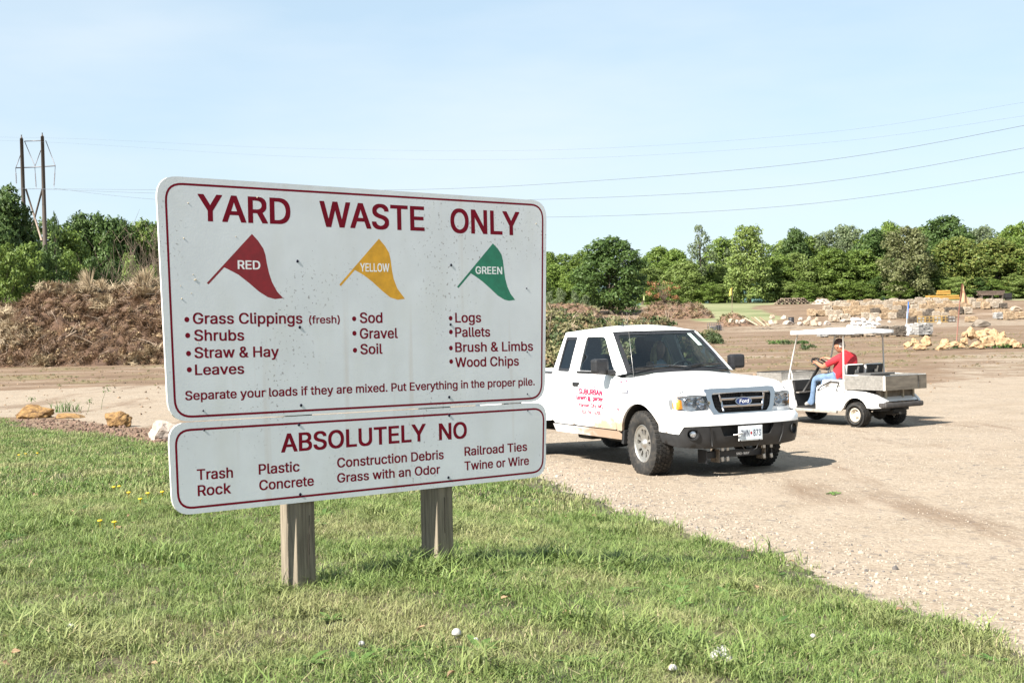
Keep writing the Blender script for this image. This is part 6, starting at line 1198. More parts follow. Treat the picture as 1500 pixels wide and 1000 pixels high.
def tree_meshes(seed, kind):
    """returns trunk and crown meshes of a tree 10 m tall and 8 m wide"""
    r = random.Random(seed); lobes = []; H_ = 10; W_ = 4.0
    n, lo = {'round': (50, .13), 'wide': (46, .10), 'column': (40, .08), 'airy': (22, .38), 'bush': (30, .04), 'cone': (34, .1)}[kind]
    for i in range(n):
        h = lo + (1 - lo) * ((i + r.random()) / n) ** (.85); a = i * 2.4 + r.uniform(-.5, .5)
        prof = {'round': math.sin(math.pi * min(1, (h - lo) / (1 - lo) * .80 + .17)) ** .55, 'wide': math.sin(math.pi * min(.93, h * .62 + .30)) ** .6, 'column': .85 * math.sin(math.pi * min(.95, h * .6 + .32)) ** .7, 'airy': .85 * math.sin(math.pi * min(.94, (h - lo) / (1 - lo) * .65 + .28)),
                'bush': math.sqrt(max(.05, 1 - h * h * .92)), 'cone': (1.08 - h) * .9}[kind]
        rad = r.uniform(.85, 1.45) * (.75 if kind in ('airy', 'cone') else 1) * (.8 if h > .85 else 1); d = max(0, W_ * prof - rad * .55) * (r.uniform(.65, 1.05) if i % 4 else .3)
        lobes.append(((d * math.cos(a), d * math.sin(a), H_ * h - rad * .7), rad))
    cr = leaves_mesh(kind + '_crown', lobes, 130 if kind == 'airy' else 260 if kind == 'round' else 200, .34, seed)
    mb = MB(); top = H_ * (.80 if kind != 'bush' else .5); pts = []; x = y = 0
    for k in range(7): pts.append((x, y, top * k / 6)); x += r.uniform(-.18, .18); y += r.uniform(-.18, .18)
    mb.tube(pts, [.26 * (1 - .8 * k / 6) + (.08 if k == 0 else 0) for k in range(7)], 8)
    for i in range(9):
        k = r.randint(1, 5); p = Vector(pts[k]); c, rad = lobes[r.randrange(len(lobes))]; q = Vector(c); m_ = (p + q) / 2 + Vector((0, 0, .3)); mb.tube([p, m_, q], [.10, .06, .02], 6)
    return mb.mesh('trunk', M_BARK), cr
TV = {}
for kind, ns in (('round', 3), ('wide', 3), ('column', 2), ('airy', 2), ('bush', 3), ('cone', 1)):
    TV[kind] = [tree_meshes(100 + 7 * i + hash_k, kind) for hash_k, i in ((len(kind) * 3, i) for i in range(ns))]
def tree(px, top, y, wpx, kind, tone, label, name='tree', cat='tree', group=None, var=None, base=None):
    p = gat(px, y) if base is None else base; T_ = at(px, top, y); h = T_.z - p.z; w = wpx / FOC * y; vi = rnd.randrange(len(TV[kind])) if var is None else var % len(TV[kind]); tm, cm = TV[kind][vi]
    rz = rnd.uniform(0, 6.28); t = empty(name, (p.x, p.y, p.z - .1), rz, label, cat, group); a = link('trunk', tm, t); b = link('crown', cm, t)
    if not cm.materials: cm.materials.append(LM['mid'])
    b.material_slots[0].link = 'OBJECT'; b.material_slots[0].material = LM[tone]
    t.scale = (w / 8.4, w / 8.4, h / 10.1); return t
gr_ = 'trees of the wood behind the yard'
# single trees that stand out
tree(896, 345, 236, 122, 'round', 'dark', 'broad round dark green tree standing alone among the brown piles, right of the sign', 'round_tree', var=0)
tree(1027, 325, 291, 60, 'airy', 'grey', 'tall open-crowned tree with sky showing through, between the round tree and the pale tree', 'sparse_tree', var=0)
tree(1098, 327, 280, 92, 'column', 'light', 'tall pale green full tree at the left end of the meadow', 'pale_tree', var=0)
tree(1330, 330, 284, 100, 'wide', 'olive', 'dull olive feathery tree in the middle of the right-hand wood', 'olive_tree', var=1)
tree(1387, 314, 300, 112, 'round', 'dark', 'dark tree with the highest top of the right-hand wood', 'dark_tree', var=1)
tree(1168, 333, 300, 70, 'round', 'dark', 'dark tree top rising above the wood right of the pale tree', 'dark_tree')
tree(1283, 334, 300, 84, 'round', 'dark', 'dark tree top peeping out just left of the olive tree', 'dark_tree')
BACK = [(806, 369, 46, 'mid'), (834, 372, 40, 'mid'), (858, 368, 44, 'mid'), (942, 372, 46, 'dark'), (966, 361, 50, 'mid'), (992, 366, 44, 'mid'), (1058, 350, 50, 'mid'), (1076, 362, 40, 'grey'), (1132, 352, 44, 'mid'), (1152, 350, 46, 'light'),
        (1190, 347, 44, 'mid'), (1214, 336, 42, 'grey'), (1246, 324, 52, 'grey'), (1268, 338, 44, 'mid'), (1306, 326, 46, 'mid'), (1352, 334, 50, 'mid'), (1416, 342, 46, 'grey'), (1441, 330, 44, 'grey'), (1466, 333, 46, 'mid'), (1492, 322, 56, 'mid'), (1530, 326, 60, 'mid'), (1580, 320, 66, 'dark'), (1640, 326, 60, 'mid')]
FRONT = [(812, 385, 50, 'mid'), (848, 392, 46, 'mid'), (948, 384, 52, 'light'), (976, 378, 54, 'mid'), (1004, 383, 46, 'light'), (1030, 388, 44, 'mid'), (1052, 386, 44, 'light'), (1138, 372, 52, 'mid'), (1164, 368, 50, 'light'), (1192, 375, 50, 'mid'), (1222, 360, 60, 'mid'), (1254, 362, 58, 'mid'), (1286, 372, 50, 'mid'),
         (1370, 352, 60, 'dark'), (1402, 345, 66, 'rusty'), (1434, 356, 58, 'dark'), (1462, 348, 64, 'rusty'), (1494, 346, 66, 'mid'), (1532, 350, 66, 'rusty'), (1580, 352, 66, 'mid'), (1640, 350, 70, 'mid')]
UNDER = [(806, 415, 40, 'mid'), (960, 415, 40, 'mid'), (984, 418, 36, 'light'), (1010, 412, 40, 'mid'), (1040, 414, 38, 'mid'), (1062, 412, 40, 'light'), (1128, 410, 40, 'mid'), (1152, 412, 40, 'light'), (1178, 408, 44, 'mid'), (1206, 410, 42, 'light'), (1234, 404, 46, 'mid'), (1262, 408, 44, 'mid'), (1290, 404, 46, 'dark'), (1318, 408, 40, 'mid'), (1344, 404, 44, 'dark'), (1372, 406, 44, 'mid'), (1400, 408, 44, 'light'), (1428, 404, 46, 'dark'), (1456, 406, 44, 'mid'), (1486, 402, 48, 'light'), (1520, 404, 48, 'mid')]
tw = {'mid': 'mid green', 'dark': 'dark green', 'light': 'yellow-green', 'grey': 'grey-green', 'olive': 'olive', 'rusty': 'green and rust-tipped'}
def place_of(px):
    for a, b, w in ((0, 840, 'beside the sign edge'), (840, 935, 'behind the round tree'), (935, 1010, 'right of the round tree'), (1010, 1060, 'by the open-crowned tree'), (1060, 1125, 'by the pale tree'), (1125, 1200, 'right of the pale tree'), (1200, 1300, 'left of the olive tree'), (1300, 1365, 'by the olive tree'), (1365, 1425, 'behind the orange flag'), (1425, 1510, 'right of the orange flag'), (1510, 1700, 'past the right end')):
        if px < b: return w
ordw = ['first', 'second', 'third', 'fourth', 'fifth', 'sixth']
def rows(L, y, rown, kinds, name, noun):
    cnt = {}
    for k, (px, top, w, tone) in enumerate(L):
        pl_ = place_of(px); cnt[pl_] = cnt.get(pl_, 0) + 1
        tree(px, top + rnd.uniform(-4, 4), y + rnd.uniform(-5, 5), w * (1.65 if name == 'tree' else 1.4), kinds[k % len(kinds)], tone, f'{ordw[cnt[pl_] - 1]} {noun} from left, {tw[tone]}, {rown} row {pl_}', name, 'tree' if name == 'tree' else 'shrub', gr_ if name == 'tree' else 'shrubs at the foot of the wood')
rows(BACK, 308, 'back', ['round', 'wide', 'wide', 'airy', 'round'], 'tree', 'tree'); rows(FRONT, 294, 'front', ['wide', 'round', 'wide'], 'tree', 'tree'); rows(UNDER, 285, 'lowest', ['bush'], 'shrub', 'shrub')
for k, (px, top, w, y) in enumerate([(806, 424, 26, 196), (822, 420, 30, 200), (842, 424, 28, 204), (858, 430, 26, 207)]):
    tree(px, top, y, w, 'bush', 'grey', f'pale grey-green shrub, {ordw[k]} of four left of the lone round tree', 'pale_shrub', 'shrub', 'pale shrubs by the round tree')
# left wood
LEFT = [(-60, 280, 120, 100, 'dark', 'wide'), (8, 270, 118, 84, 'dark', 'round'), (-20, 300, 128, 96, 'dark', 'wide'), (52, 316, 140, 70, 'dark', 'wide'), (90, 330, 142, 74, 'mid', 'wide'), (118, 310, 150, 60, 'dark', 'round'), (148, 311, 150, 62, 'dark', 'round'), (180, 317, 152, 60, 'dark', 'round'), (210, 320, 156, 56, 'mid', 'round'), (240, 322, 156, 60, 'dark', 'wide'), (285, 325, 156, 64, 'mid', 'wide'), (340, 330, 158, 66, 'mid', 'round'), (400, 334, 162, 66, 'dark', 'wide'), (460, 340, 168, 64, 'mid', 'round'), (520, 346, 176, 64, 'mid', 'wide'), (585, 352, 188, 66, 'dark', 'round'), (650, 358, 200, 66, 'mid', 'wide'), (715, 364, 215, 66, 'mid', 'round'), (770, 368, 230, 60, 'mid', 'wide')]
for k, (px, top, y, w, tone, kd) in enumerate(LEFT):
    where = 'at the far left edge' if px < 20 else 'beside the power poles' if px < 70 else 'between the power poles and the sign' if px < 235 else 'behind the sign'
    tree(px, top, y, w * 1.75, kd, tone, f'{tw[tone]} tree {where}, {ordw[sum(1 for q in LEFT[:k] if (q[0] < 20) == (px < 20) and (q[0] < 70) == (px < 70) and (q[0] < 235) == (px < 235)) % 6]} from the left' if px < 235 else 'tree of the left-hand wood hidden behind the sign', 'tree', 'tree', 'trees of the left-hand wood' if px < 235 else 'trees hidden behind the sign')
tree(84, 303, 136, 34, 'airy', 'dark', 'small open-topped tree standing above the others right of the power poles', 'sparse_tree', var=1)
FB = [(-30, 360, 104, 60, 'mid'), (6, 352, 100, 62, 'mid'), (42, 350, 102, 60, 'mid'), (74, 352, 104, 56, 'dark'), (104, 362, 106, 50, 'mid'), (134, 372, 108, 46, 'dark'), (164, 378, 110, 46, 'dark'), (192, 368, 112, 44, 'light'), (222, 384, 112, 44, 'mid'), (258, 380, 112, 48, 'mid')]
for k, (px, top, y, w, tone) in enumerate(FB):
    tree(px, top, y, w * 1.5, 'bush', tone, f'{ordw[k] if k < 6 else "seventh eighth ninth tenth".split()[k - 6]} {tw[tone]} bush from the left behind the mulch pile', 'leafy_bush', 'bush', 'bushes behind the mulch pile')
# bare twiggy shrubs
def twig_mb(seed, n, h, sp, r0=.03, mb=None):
    r = random.Random(seed); mb = mb or MB()
    for i in range(n):
        a = r.uniform(0, 6.28); l = r.uniform(.6, 1) * h; s = r.uniform(.1, sp); p = [Vector((0, 0, 0))]; d = Vector((math.cos(a) * s, math.sin(a) * s, 1)).normalized()
        for k in range(4): p.append(p[-1] + d * l / 4); d = (d + Vector((r.uniform(-.2, .2), r.uniform(-.2, .2), .02))).normalized()
        mb.tube(p, [r0 * (1 - .22 * k) for k in range(5)], 4, caps=False)
        for q in range(3): k = r.randint(1, 4); e = p[k] + Vector((r.uniform(-.3, .3), r.uniform(-.3, .3), r.uniform(.15, .5))) * h * .3; mb.tube([p[k], e], [r0 * .5, r0 * .2], 3, caps=False)
    return mb
M_TWIG = mat('dry_twigs', (.24, .18, .13), .9, .3, 3)
for k, (px, top, y) in enumerate([(212, 325, 104), (232, 335, 106), (160, 350, 108)]):
    p = gat(px, y); h = at(px, top, y).z - p.z; twig_mb(60 + k, 40, h, .42, .035).build('bare_shrub', M_TWIG, label=f'leafless brown twiggy shrub, {["middle", "right", "left"][k]} one of three above the mulch pile', cat='shrub', group='leafless shrubs above the mulch pile', loc=p, fix=False)

# ================================================================== POWER LINE
M_POLE = wood('pole_wood', (.16, .125, .10), (.08, .065, .055), stretch=(3, 3, .2)); M_STEELG = mat('galvanised', (.14, .14, .15), .5, metal=.4)
PY = 125.0
hf = empty('power_pole_frame', gat(48, PY), 0, 'two tall dark wooden power poles joined by braces above the left-hand trees', 'power pole')
o0 = hf.location
def rel(u, v, y=PY): return at(u, v, y) - o0
pl1 = (rel(31.5, 203), rel(39, 440)); pl2 = (rel(62, 200), rel(68, 440))
for (a, b) in (pl1, pl2):
    q = MB().tube([b + Vector((0, 0, -.5)), (a + b) / 2, a], [.25, .20, .16], 12).lathe([(.10, 0), (.10, .12), (.05, .16), (.05, .3), (.09, .34), (0, .36)], Matrix.Translation(a), 8).build('pole', M_POLE, hf)
MB().tube([rel(36, 207), rel(60, 206)], .05, 6).build('cross_arm', M_STEELG, hf); MB().tube([rel(23, 246), rel(50, 245), rel(81, 243)], .06, 6).build('cross_arm', M_STEELG, hf)
for pts in ([(32, 222), (23, 246)], [(36, 207), (51, 243)], [(60, 220), (51, 244)], [(67, 206), (81, 243)]): MB().tube([rel(*q) for q in pts], .04, 5).build('brace', M_STEELG, hf)
for pts in ([(23, 246), (24, 270)], [(51, 244), (53, 276)], [(81, 243), (79, 274)]):
    q = MB(); a, b = rel(*pts[0]), rel(*pts[1]); n = 12
    q.tube([a, b], .03, 5)
    for k in range(n): c = a.lerp(b, .35 + .6 * k / n); q.lathe([(.03, .03), (.085, 0), (.03, -.02)], Matrix.Translation(c), 8)
    q.build('insulator', mat('insulator_grey', (.22, .20, .21), .4), hf)
MB().tube([rel(38, 277), rel(61, 352)], .09, 6).build('cross_brace', mat('pale_brace', (.26, .20, .16), .8, .2, 3), hf); MB().tube([rel(62, 277), rel(42, 352)], .09, 6).build('cross_brace', M_POLE, hf)
M_WIRE = mat('wire', (.10, .11, .13), .5, metal=.3)
def wire(pts, label, r=.012):
    P = [at(*p) for p in pts]; out = []
    for i in range(len(P) - 1):
        a = P[max(0, i - 1)]; b = P[i]; c = P[i + 1]; d = P[min(len(P) - 1, i + 2)]
        for k in range(8):
            t = k / 8; out.append(.5 * ((2 * b) + (c - a) * t + (2 * a - 5 * b + 4 * c - d) * t * t + (3 * b - a - 3 * c + d) * t ** 3))
    out.append(P[-1]); MB().tube(out, r, 5, caps=False).build('power_wire', M_WIRE, label=label, cat='wire', group='wires of the power line')
wire([(24, 276, 124), (225, 278, 120), (600, 278, 105), (900, 263, 90), (1200, 236, 77), (1500, 184, 66), (1900, 95, 55)], 'topmost of the three heavy wires curving up to the right')
wire([(53, 277, 125), (225, 283, 121), (560, 292, 107), (800, 292, 96), (1150, 273, 80), (1500, 217, 68), (1900, 130, 57)], 'middle one of the three heavy wires curving up to the right')
wire([(79, 276, 126), (225, 292, 122), (560, 313, 108), (810, 318, 97), (1150, 302, 82), (1500, 252, 70), (1900, 165, 59)], 'lowest of the three heavy wires curving up to the right')
wire([(-300, 200, 140), (62, 202, 125), (420, 217, 112), (800, 220, 100), (1200, 195, 85), (1500, 150, 75)], 'upper thin wire from the top of the right power pole', .005)
wire([(-300, 203, 140), (36, 207, 125), (420, 229, 112), (800, 233, 100), (1200, 210, 85), (1500, 170, 75)], 'lower thin wire from the top of the left power pole', .005)
wire([(-400, 283, 150), (24, 276, 125)], 'heavy wire running left out of sight from the outer insulator'); wire([(-400, 286, 151), (53, 277, 125.5)], 'heavy wire running left out of sight from the middle insulator')

# ================================================================== HEAPS
def smooth_prof(P, px): return float(np.interp(px, [a for a, b in P], [b for a, b in P]))
def heap(name, label, cat, y, depth, prof, m, seed, rough=.5, step=.22, fine=.35, kind=None, sink=.3):
    """a heap whose crest follows prof (image column, crest row) at distance y; real depth on both sides"""
    x0, x1 = at(prof[0][0], 470, y).x, at(prof[-1][0], 470, y).x; nx = max(8, int((x1 - x0) / step)); ny = max(8, int(2 * depth / step)); V = []; off = Vector((seed * 3.1, seed * 1.7, seed))
    X = [x0 + (x1 - x0) * i / nx for i in range(nx + 1)]; top = [at(750 + x / y * FOC, smooth_prof(prof, 750 + x / y * FOC), y).z - sink for x in X]
    for j in range(ny + 1):
        v = -1 + 2 * j / ny
        for i in range(nx + 1):
            x = X[i]; yy = y + v * depth; g = G(x, yy); s = max(0, 1 - abs(v) ** 1.5); e = min(1, 6 * min(i, nx - i) / nx) ** .7
            n1 = noise.fractal(Vector((x * .35, yy * .35, 0)) + off, 1, 2, 4) * .5; n2 = noise.fractal(Vector((x * 1.6, yy * 1.6, 3)) + off, .8, 2.1, 4)
            h = (top[i] - g) * s * e; k = min(1, h * 1.2 + .05)
            V.append(Vector((x, yy + n1 * rough * .8 * k, g - .06 + h * (1 + .16 * n1) + n2 * fine * k * .6)))
    F_ = [(j * (nx + 1) + i, j * (nx + 1) + i + 1, (j + 1) * (nx + 1) + i + 1, (j + 1) * (nx + 1) + i) for j in range(ny) for i in range(nx)]
    o = MB().add(V, F_, 0, True).build(name, m, label=label, cat=cat, kind=kind)
    A = np.array([tuple(p) for p in V]); hh = A[:, 2] - gz(A[:, 0], A[:, 1]); return o, A[hh > .12]
def on_heap(A, n, seed, jit=.2):
    r = np.random.RandomState(seed); P = A[r.randint(0, len(A), n)] + r.normal(0, jit, (n, 3)) * np.array([1, 1, .25]); return P
def debris(parent, A, n, sets, seed, scale=(.6, 1.4), tilt=1.0, lift=.0, name='debris', idx=None):
    r = np.random.RandomState(seed); P = on_heap(A, n, seed); P[:, 2] += lift
    o = scatter(name, P, sets, r.uniform(scale[0], scale[1], n), np.stack([r.normal(0, tilt, n), r.normal(0, tilt, n), r.uniform(0, 6.28, n)], -1), idx=idx); o.parent = parent; return o
def stick_src(seed, L_, r0, m):
    r = random.Random(seed); mb = MB()
    for k in range(3): a = r.uniform(0, 6.28); c = Vector((r.uniform(-.2, .2), r.uniform(-.2, .2), 0)); d = Vector((math.cos(a), math.sin(a), r.uniform(-.2, .35))) * L_ / 2; mb.tube([c - d, c + Vector((0, 0, .03)), c + d], [r0, r0 * .8, r0 * .4], 4, caps=False)
    return source('stick', mb, m)
def straw_src(seed, n, L_, w, m):
    r = random.Random(seed); mb = MB()
    for i in range(n):
        a = r.uniform(0, 6.28); c = Vector((r.uniform(-.15, .15), r.uniform(-.15, .15), r.uniform(0, .08))); d = Vector((math.cos(a), math.sin(a), r.uniform(-.3, .5))) * L_ * r.uniform(.4, 1) / 2; s = Vector((-math.sin(a), math.cos(a), 0)) * w
        mb.add([c - d - s, c - d + s, c + d + s * .4, c + d - s * .4], [(0, 1, 2, 3)])
    return source('straw', mb, m)
def leafclump_src(seed, n, rad, leaf, m):
    r = random.Random(seed); lob = [((r.uniform(-rad, rad) * .5, r.uniform(-rad, rad) * .5, r.uniform(0, rad) * .5), rad * .6) for _ in range(3)]
    me = leaves_mesh('leaf_clump', lob, n / (rad * .6) ** 2 / 3, leaf, seed); me.materials.append(m); return bpy.data.objects.new('leaf_clump', me)
L_TN0 = leafmat('tan_leaves', (.26, .17, .09), (.46, .34, .20), .2)
M_MULCH = mat('mulch', (.15, .085, .05), .95, 0, 1.1, (.065, .036, .022), bump=1.0, bscale=5, detail=9, lo=.36, hi=.62)
M_STRAW = leafmat('old_straw', (.30, .22, .13), (.55, .44, .29), .15); M_BROWN = leafmat('brown_litter', (.10, .055, .03), (.26, .16, .09), .1); M_STICK = mat('grey_stick', (.34, .26, .19), .9, .3, 2)
P_ = [(-150, 470), (-60, 450), (0, 441), (30, 436), (50, 430), (72, 412), (98, 410), (118, 414), (132, 409), (162, 419), (190, 412), (216, 406), (235, 405), (300, 408), (380, 418), (450, 440), (520, 480), (560, 520)]
mp1, A1 = heap('mulch_pile', 'long dark brown heap of mulch and dead straw left of the sign', 'mulch pile', 82, 9.0, P_, M_MULCH, 3, 1.4, .22, .75, sink=.55)
front = A1[A1[:, 1] < 84]
debris(mp1, front, 9000, [straw_src(i, 14, .5, .012, M_BROWN) for i in range(4)], 1, (.6, 1.6), .7, name='litter')
stm = front[(hnoise(front[:, 0] * 1.0, front[:, 2] * 2.2, .42, 2) > .35) | (front[:, 2] > 4.3)]
debris(mp1, stm, 2600, [straw_src(10 + i, 18, .85, .016, M_STRAW) for i in range(4)], 2, (.6, 1.5), .6, name='straw_litter')
debris(mp1, front, 1600, [leafclump_src(500 + i, 16, .35, .15, q) for i, q in enumerate((L_TN0, M_BROWN, L_TN0))], 8, (.4, 1.1), .6, name='clods')
debris(mp1, front, 46, [stick_src(60 + i, 2.2, .030, M_STICK) for i in range(3)], 9, (.6, 1.5), .6, name='branches')
debris(mp1, front, 300, [stick_src(i, .9, .013, M_STICK) for i in range(4)], 3, (.5, 1.8), .7, name='sticks')
# fans of straw on the crest
for k, (px, py, s) in enumerate([(132, 415, 1.3), (215, 410, 1.1), (205, 412, .9), (150, 420, .8)]):
    mb = MB(); r = random.Random(k)
    for i in range(110):
        a = r.gauss(2.1 if k == 0 else 1.6, .38); l = s * r.uniform(.5, 1.1); t = Vector((math.cos(a) * l, r.uniform(-.3, .3), math.sin(a) * l)); w = Vector((.012, 0, 0)); mb.add([-w, w, t * .6 + w + Vector((0, 0, .08)), t, t * .6 - w + Vector((0, 0, .08))], [(0, 1, 2, 3, 4)])
    o_ = mb.build('straw_fan', M_STRAW, mp1); o_.location = at(px, py + 6, 80)
rb = [(70, 435, 205, .4), (95, 440, 150, .3)]
# tan boulder half sunk in the mulch
mat('pale_tan_rock', (.52, .41, .30), .9, 0, 2, (.36, .27, .19), bump=.5, bscale=5, detail=8)
M_SAND = mat('sandstone', (.56, .39, .22), .9, 0, 1.6, (.34, .20, .10), bump=.7, bscale=4, detail=8, lo=.38, hi=.66)
M_ORR = mat('orange_sandstone', (.42, .245, .085), .9, 0, 4, (.13, .065, .03), bump=.8, bscale=9, detail=8, lo=.40, hi=.68)
M_PINK = mat('pale_limestone', (.58, .50, .43), .9, 0, 2.2, (.42, .33, .27), bump=.6, bscale=6, detail=8, lo=.35, hi=.68)
M_BROCK = mat('brown_boulder', (.30, .25, .20), .9, 0, 1.2, (.16, .13, .10), bump=.6, bscale=3, detail=8)
RK = {}
def rock_mesh(seed, npt, sub, rough, m):
    """an angular block: hull of random points, corners worn, faces roughened"""
    r = random.Random(seed); bm = bmesh.new()
    for i in range(npt):
        a = r.uniform(0, 6.283); z = r.uniform(-1, 1); q = math.sqrt(1 - z * z); k = r.uniform(.80, 1.08); bm.verts.new((q * math.cos(a) * k, q * math.sin(a) * k, z * k))
    for sx in (-1, 1):
        for sy in (-1, 1): bm.verts.new((sx * r.uniform(.6, .8), sy * r.uniform(.55, .8), -r.uniform(.5, .8)))
    rr = bmesh.ops.convex_hull(bm, input=bm.verts[:]); bmesh.ops.delete(bm, geom=[g for g in set(rr['geom_interior'] + rr['geom_unused']) if isinstance(g, bmesh.types.BMVert)], context='VERTS')
    bmesh.ops.dissolve_limit(bm, angle_limit=.30, verts=bm.verts, edges=bm.edges)
    bmesh.ops.bevel(bm, geom=bm.edges[:], offset=.09, segments=2, profile=.6, affect='EDGES', clamp_overlap=True)
    bmesh.ops.triangulate(bm, faces=bm.faces)
    for _ in range(sub): bmesh.ops.subdivide_edges(bm, edges=[e for e in bm.edges if e.calc_length() > (.30 if _ == 0 else .16)], cuts=1, use_grid_fill=True); bmesh.ops.triangulate(bm, faces=bm.faces)
    off = Vector((seed * .7, seed * 1.3, 2))
    for v_ in bm.verts:
        n_ = noise.fractal(v_.co * 1.4 + off, .9, 2.1, 5); c = noise.noise(v_.co * 2.2 + off * 2); v_.co *= 1 + n_ * rough * .42 - max(0, c - .15) * rough * .8
    mb = MB().add([v_.co.copy() for v_ in bm.verts], [[v_.index for v_ in f.verts] for f in bm.faces], 0, False); bm.free(); return mb.mesh('rock', m)
def rock(name, label, p, size, m, seed, group=None, sub=2, rough=.32, rz=None, tilt=(0, 0)):
    key = (seed, sub, rough)
    if key not in RK: RK[key] = rock_mesh(seed, 16 if sub < 3 else 20, sub, rough, m)
    me = RK[key]; o = link(name, me, label=label, cat='boulder', group=group); o.location = p; o.scale = (size[0] / 2, size[1] / 2, size[2] / 2); o.rotation_euler = (tilt[0], tilt[1], rnd.uniform(-.4, .4) if rz is None else rz)
    if me.materials[0] != m: o.material_slots[0].link = 'OBJECT'; o.material_slots[0].material = m
    return o
rock('boulder', 'tan cracked boulder half sunk in the foot of the mulch pile', at(27, 512, 75), (1.5, 1.2, 1.2), M_SAND, 21, rough=.45)
# brush pile behind the pickup
M_BRUSH = mat('brush_soil', (.13, .095, .055), .95, 0, 2.2, (.06, .05, .03), bump=1.0, bscale=6, detail=9, lo=.36, hi=.62)
L_OL = leafmat('wilted_leaves', (.13, .14, .055), (.30, .27, .13), .2); L_GN = leafmat('cut_green_leaves', (.05, .085, .03), (.13, .17, .065), .2); L_TN = leafmat('tan_leaves', (.26, .17, .09), (.46, .34, .20), .2); L_RU = leafmat('rust_leaves', (.30, .12, .05), (.50, .24, .11), .2)
P_ = [(560, 545), (600, 500), (660, 462), (720, 448), (780, 447), (800, 451), (822, 456), (850, 459), (880, 463), (920, 465), (940, 463), (958, 458), (976, 461), (992, 474), (1006, 490), (1030, 520)]
bp1, A2 = heap('brush_pile', 'big heap of cut brush, wilted leaves and twigs right behind the white pickup', 'brush pile', 46, 4.6, P_, M_BRUSH, 9, .8, .15, .42, sink=.26)
f2 = A2[A2[:, 1] < 48]
debris(bp1, f2, 2600, [leafclump_src(i, 26, .26, .12, m_) for i, m_ in enumerate((L_OL, L_OL, L_GN, L_TN, L_OL))], 4, (.5, 1.25), .5, name='wilted_leaves')
lf = f2[(f2[:, 0] < 2.9) | (np.abs(f2[:, 0] - 5.3) < .55)]
debris(bp1, lf, 900, [leafclump_src(20 + i, 30, .30, .13, L_GN if i % 2 else L_OL) for i in range(4)], 5, (.6, 1.3), .5, name='green_brush')
debris(bp1, f2, 420, [stick_src(30 + i, .8, .010, M_STICK) for i in range(4)], 6, (.5, 1.4), .8, name='sticks'); debris(bp1, f2, 1300, [straw_src(40 + i, 12, .45, .010, M_STRAW if i % 2 else M_BROWN) for i in range(4)], 7, (.6, 1.4), .8, name='litter')
# banks and heaps further back
M_EARTH = mat('red_brown_earth', (.30, .18, .115), .95, 0, 1.4, (.11, .065, .04), bump=.8, bscale=3, detail=9, lo=.36, hi=.64)
for k, (nm, lb, y, dp, P_, sd) in enumerate([
    ('earth_bank', 'long low red-brown earth bank left of the trunk of the round tree', 175, 6, [(700, 452), (760, 446), (800, 441), (840, 439), (880, 446), (905, 456)], 12),
    ('debris_pile', 'brown debris pile with a dead rust-coloured branch right of the round tree', 226, 6, [(936, 460), (946, 448), (960, 440), (975, 436), (1000, 441), (1020, 439), (1034, 445), (1044, 456)], 13),
    ('earth_mound', 'small brown dirt mound at the foot of the left yellow flag pole', 203, 3.2, [(1046, 472), (1060, 460), (1078, 455), (1092, 461), (1104, 472)], 14),
    ('brush_heap', 'low tan heap of brush in front of the round tree trunk', 118, 5, [(780, 486), (830, 470), (880, 464), (915, 462), (950, 464), (985, 474), (1010, 484)], 15),
    ('rubble_heap', 'low heap of pinkish rubble beside the log pile', 262, 2.4, [(1186, 447), (1194, 437), (1204, 432), (1214, 434), (1222, 446)], 16)]):
    m_ = M_EARTH if k < 3 else M_BRUSH if k == 3 else M_PINK
    o_, A_ = heap(nm, lb, 'heap', y, dp, P_, m_, sd, .7, .30, .5, sink=.55 if k != 2 else .3)
    debris(o_, A_, (700, 700, 120, 900, 60)[k], [straw_src(70 + i + k * 9, 12, .9, .03, q) for i, q in enumerate((L_TN, L_OL, M_BROWN, M_STRAW))], 30 + k, (.4, 1.1), .5, name='litter')
    if k < 4: debris(o_, A_, (420, 520, 90, 700)[k], [leafclump_src(170 + i + k * 9, 16, .5, .26, q) for i, q in enumerate((L_TN, L_OL, M_BROWN, L_TN))], 50 + k, (.25, .75), .5, name='brushwood')
    if k in (1, 3): debris(o_, A_, 160, [stick_src(80 + i, 1.6, .03, M_STICK) for i in range(3)], 40 + k, (.5, 1.3), .8, name='sticks')
    if k == 1:
        p = at(972, 442, 224); t_ = twig_mb(5, 26, 3.6, .9, .05); l_ = leaves_mesh('rust_leaves', [((rnd.uniform(-2.6, 2.8), rnd.uniform(-.8, .8), rnd.uniform(.5, 3.2)), .55) for _ in range(24)], 60, .30, 4); l_.materials.append(L_RU)
        b_ = t_.build('dead_branch', M_TWIG, o_); b_.location = p; link('rust_foliage', l_, b_)
def clumpthing(name, label, px, py, y, w, h, m, seed, cat='plant', leaf=.14, group=None, per=60):
    r = random.Random(seed); lob = [((r.uniform(-.5, .5) * w, r.uniform(-.3, .3) * w, h * r.uniform(.1, .62)), h * .38) for _ in range(max(5, int(w / h * 6)))]
    me = leaves_mesh(name, lob, per / max(.1, (h * .38) ** 2) * .6, leaf, seed); me.materials.append(m); p = gat(px, y); return link(name, me, label=label, cat=cat, group=group, loc=(p.x, p.y, p.z - .03))
clumpthing('cut_branches', 'low heap of dark green cut branches in the yard, right above the pickup mirror', 1020, 490, 92, 2.3, 1.05, L_GN, 5, 'branches', per=260); clumpthing('cut_branches', 'upright tuft of rusty-green cut branches in the yard, above the pickup mirror', 1037, 480, 93, .8, 1.45, L_OL, 6, 'branches', per=260)
clumpthing('cut_branches', 'small dark green heap of cut branches right of the rusty tuft', 1054, 490, 92, .9, .85, L_GN, 7, 'branches', per=260)
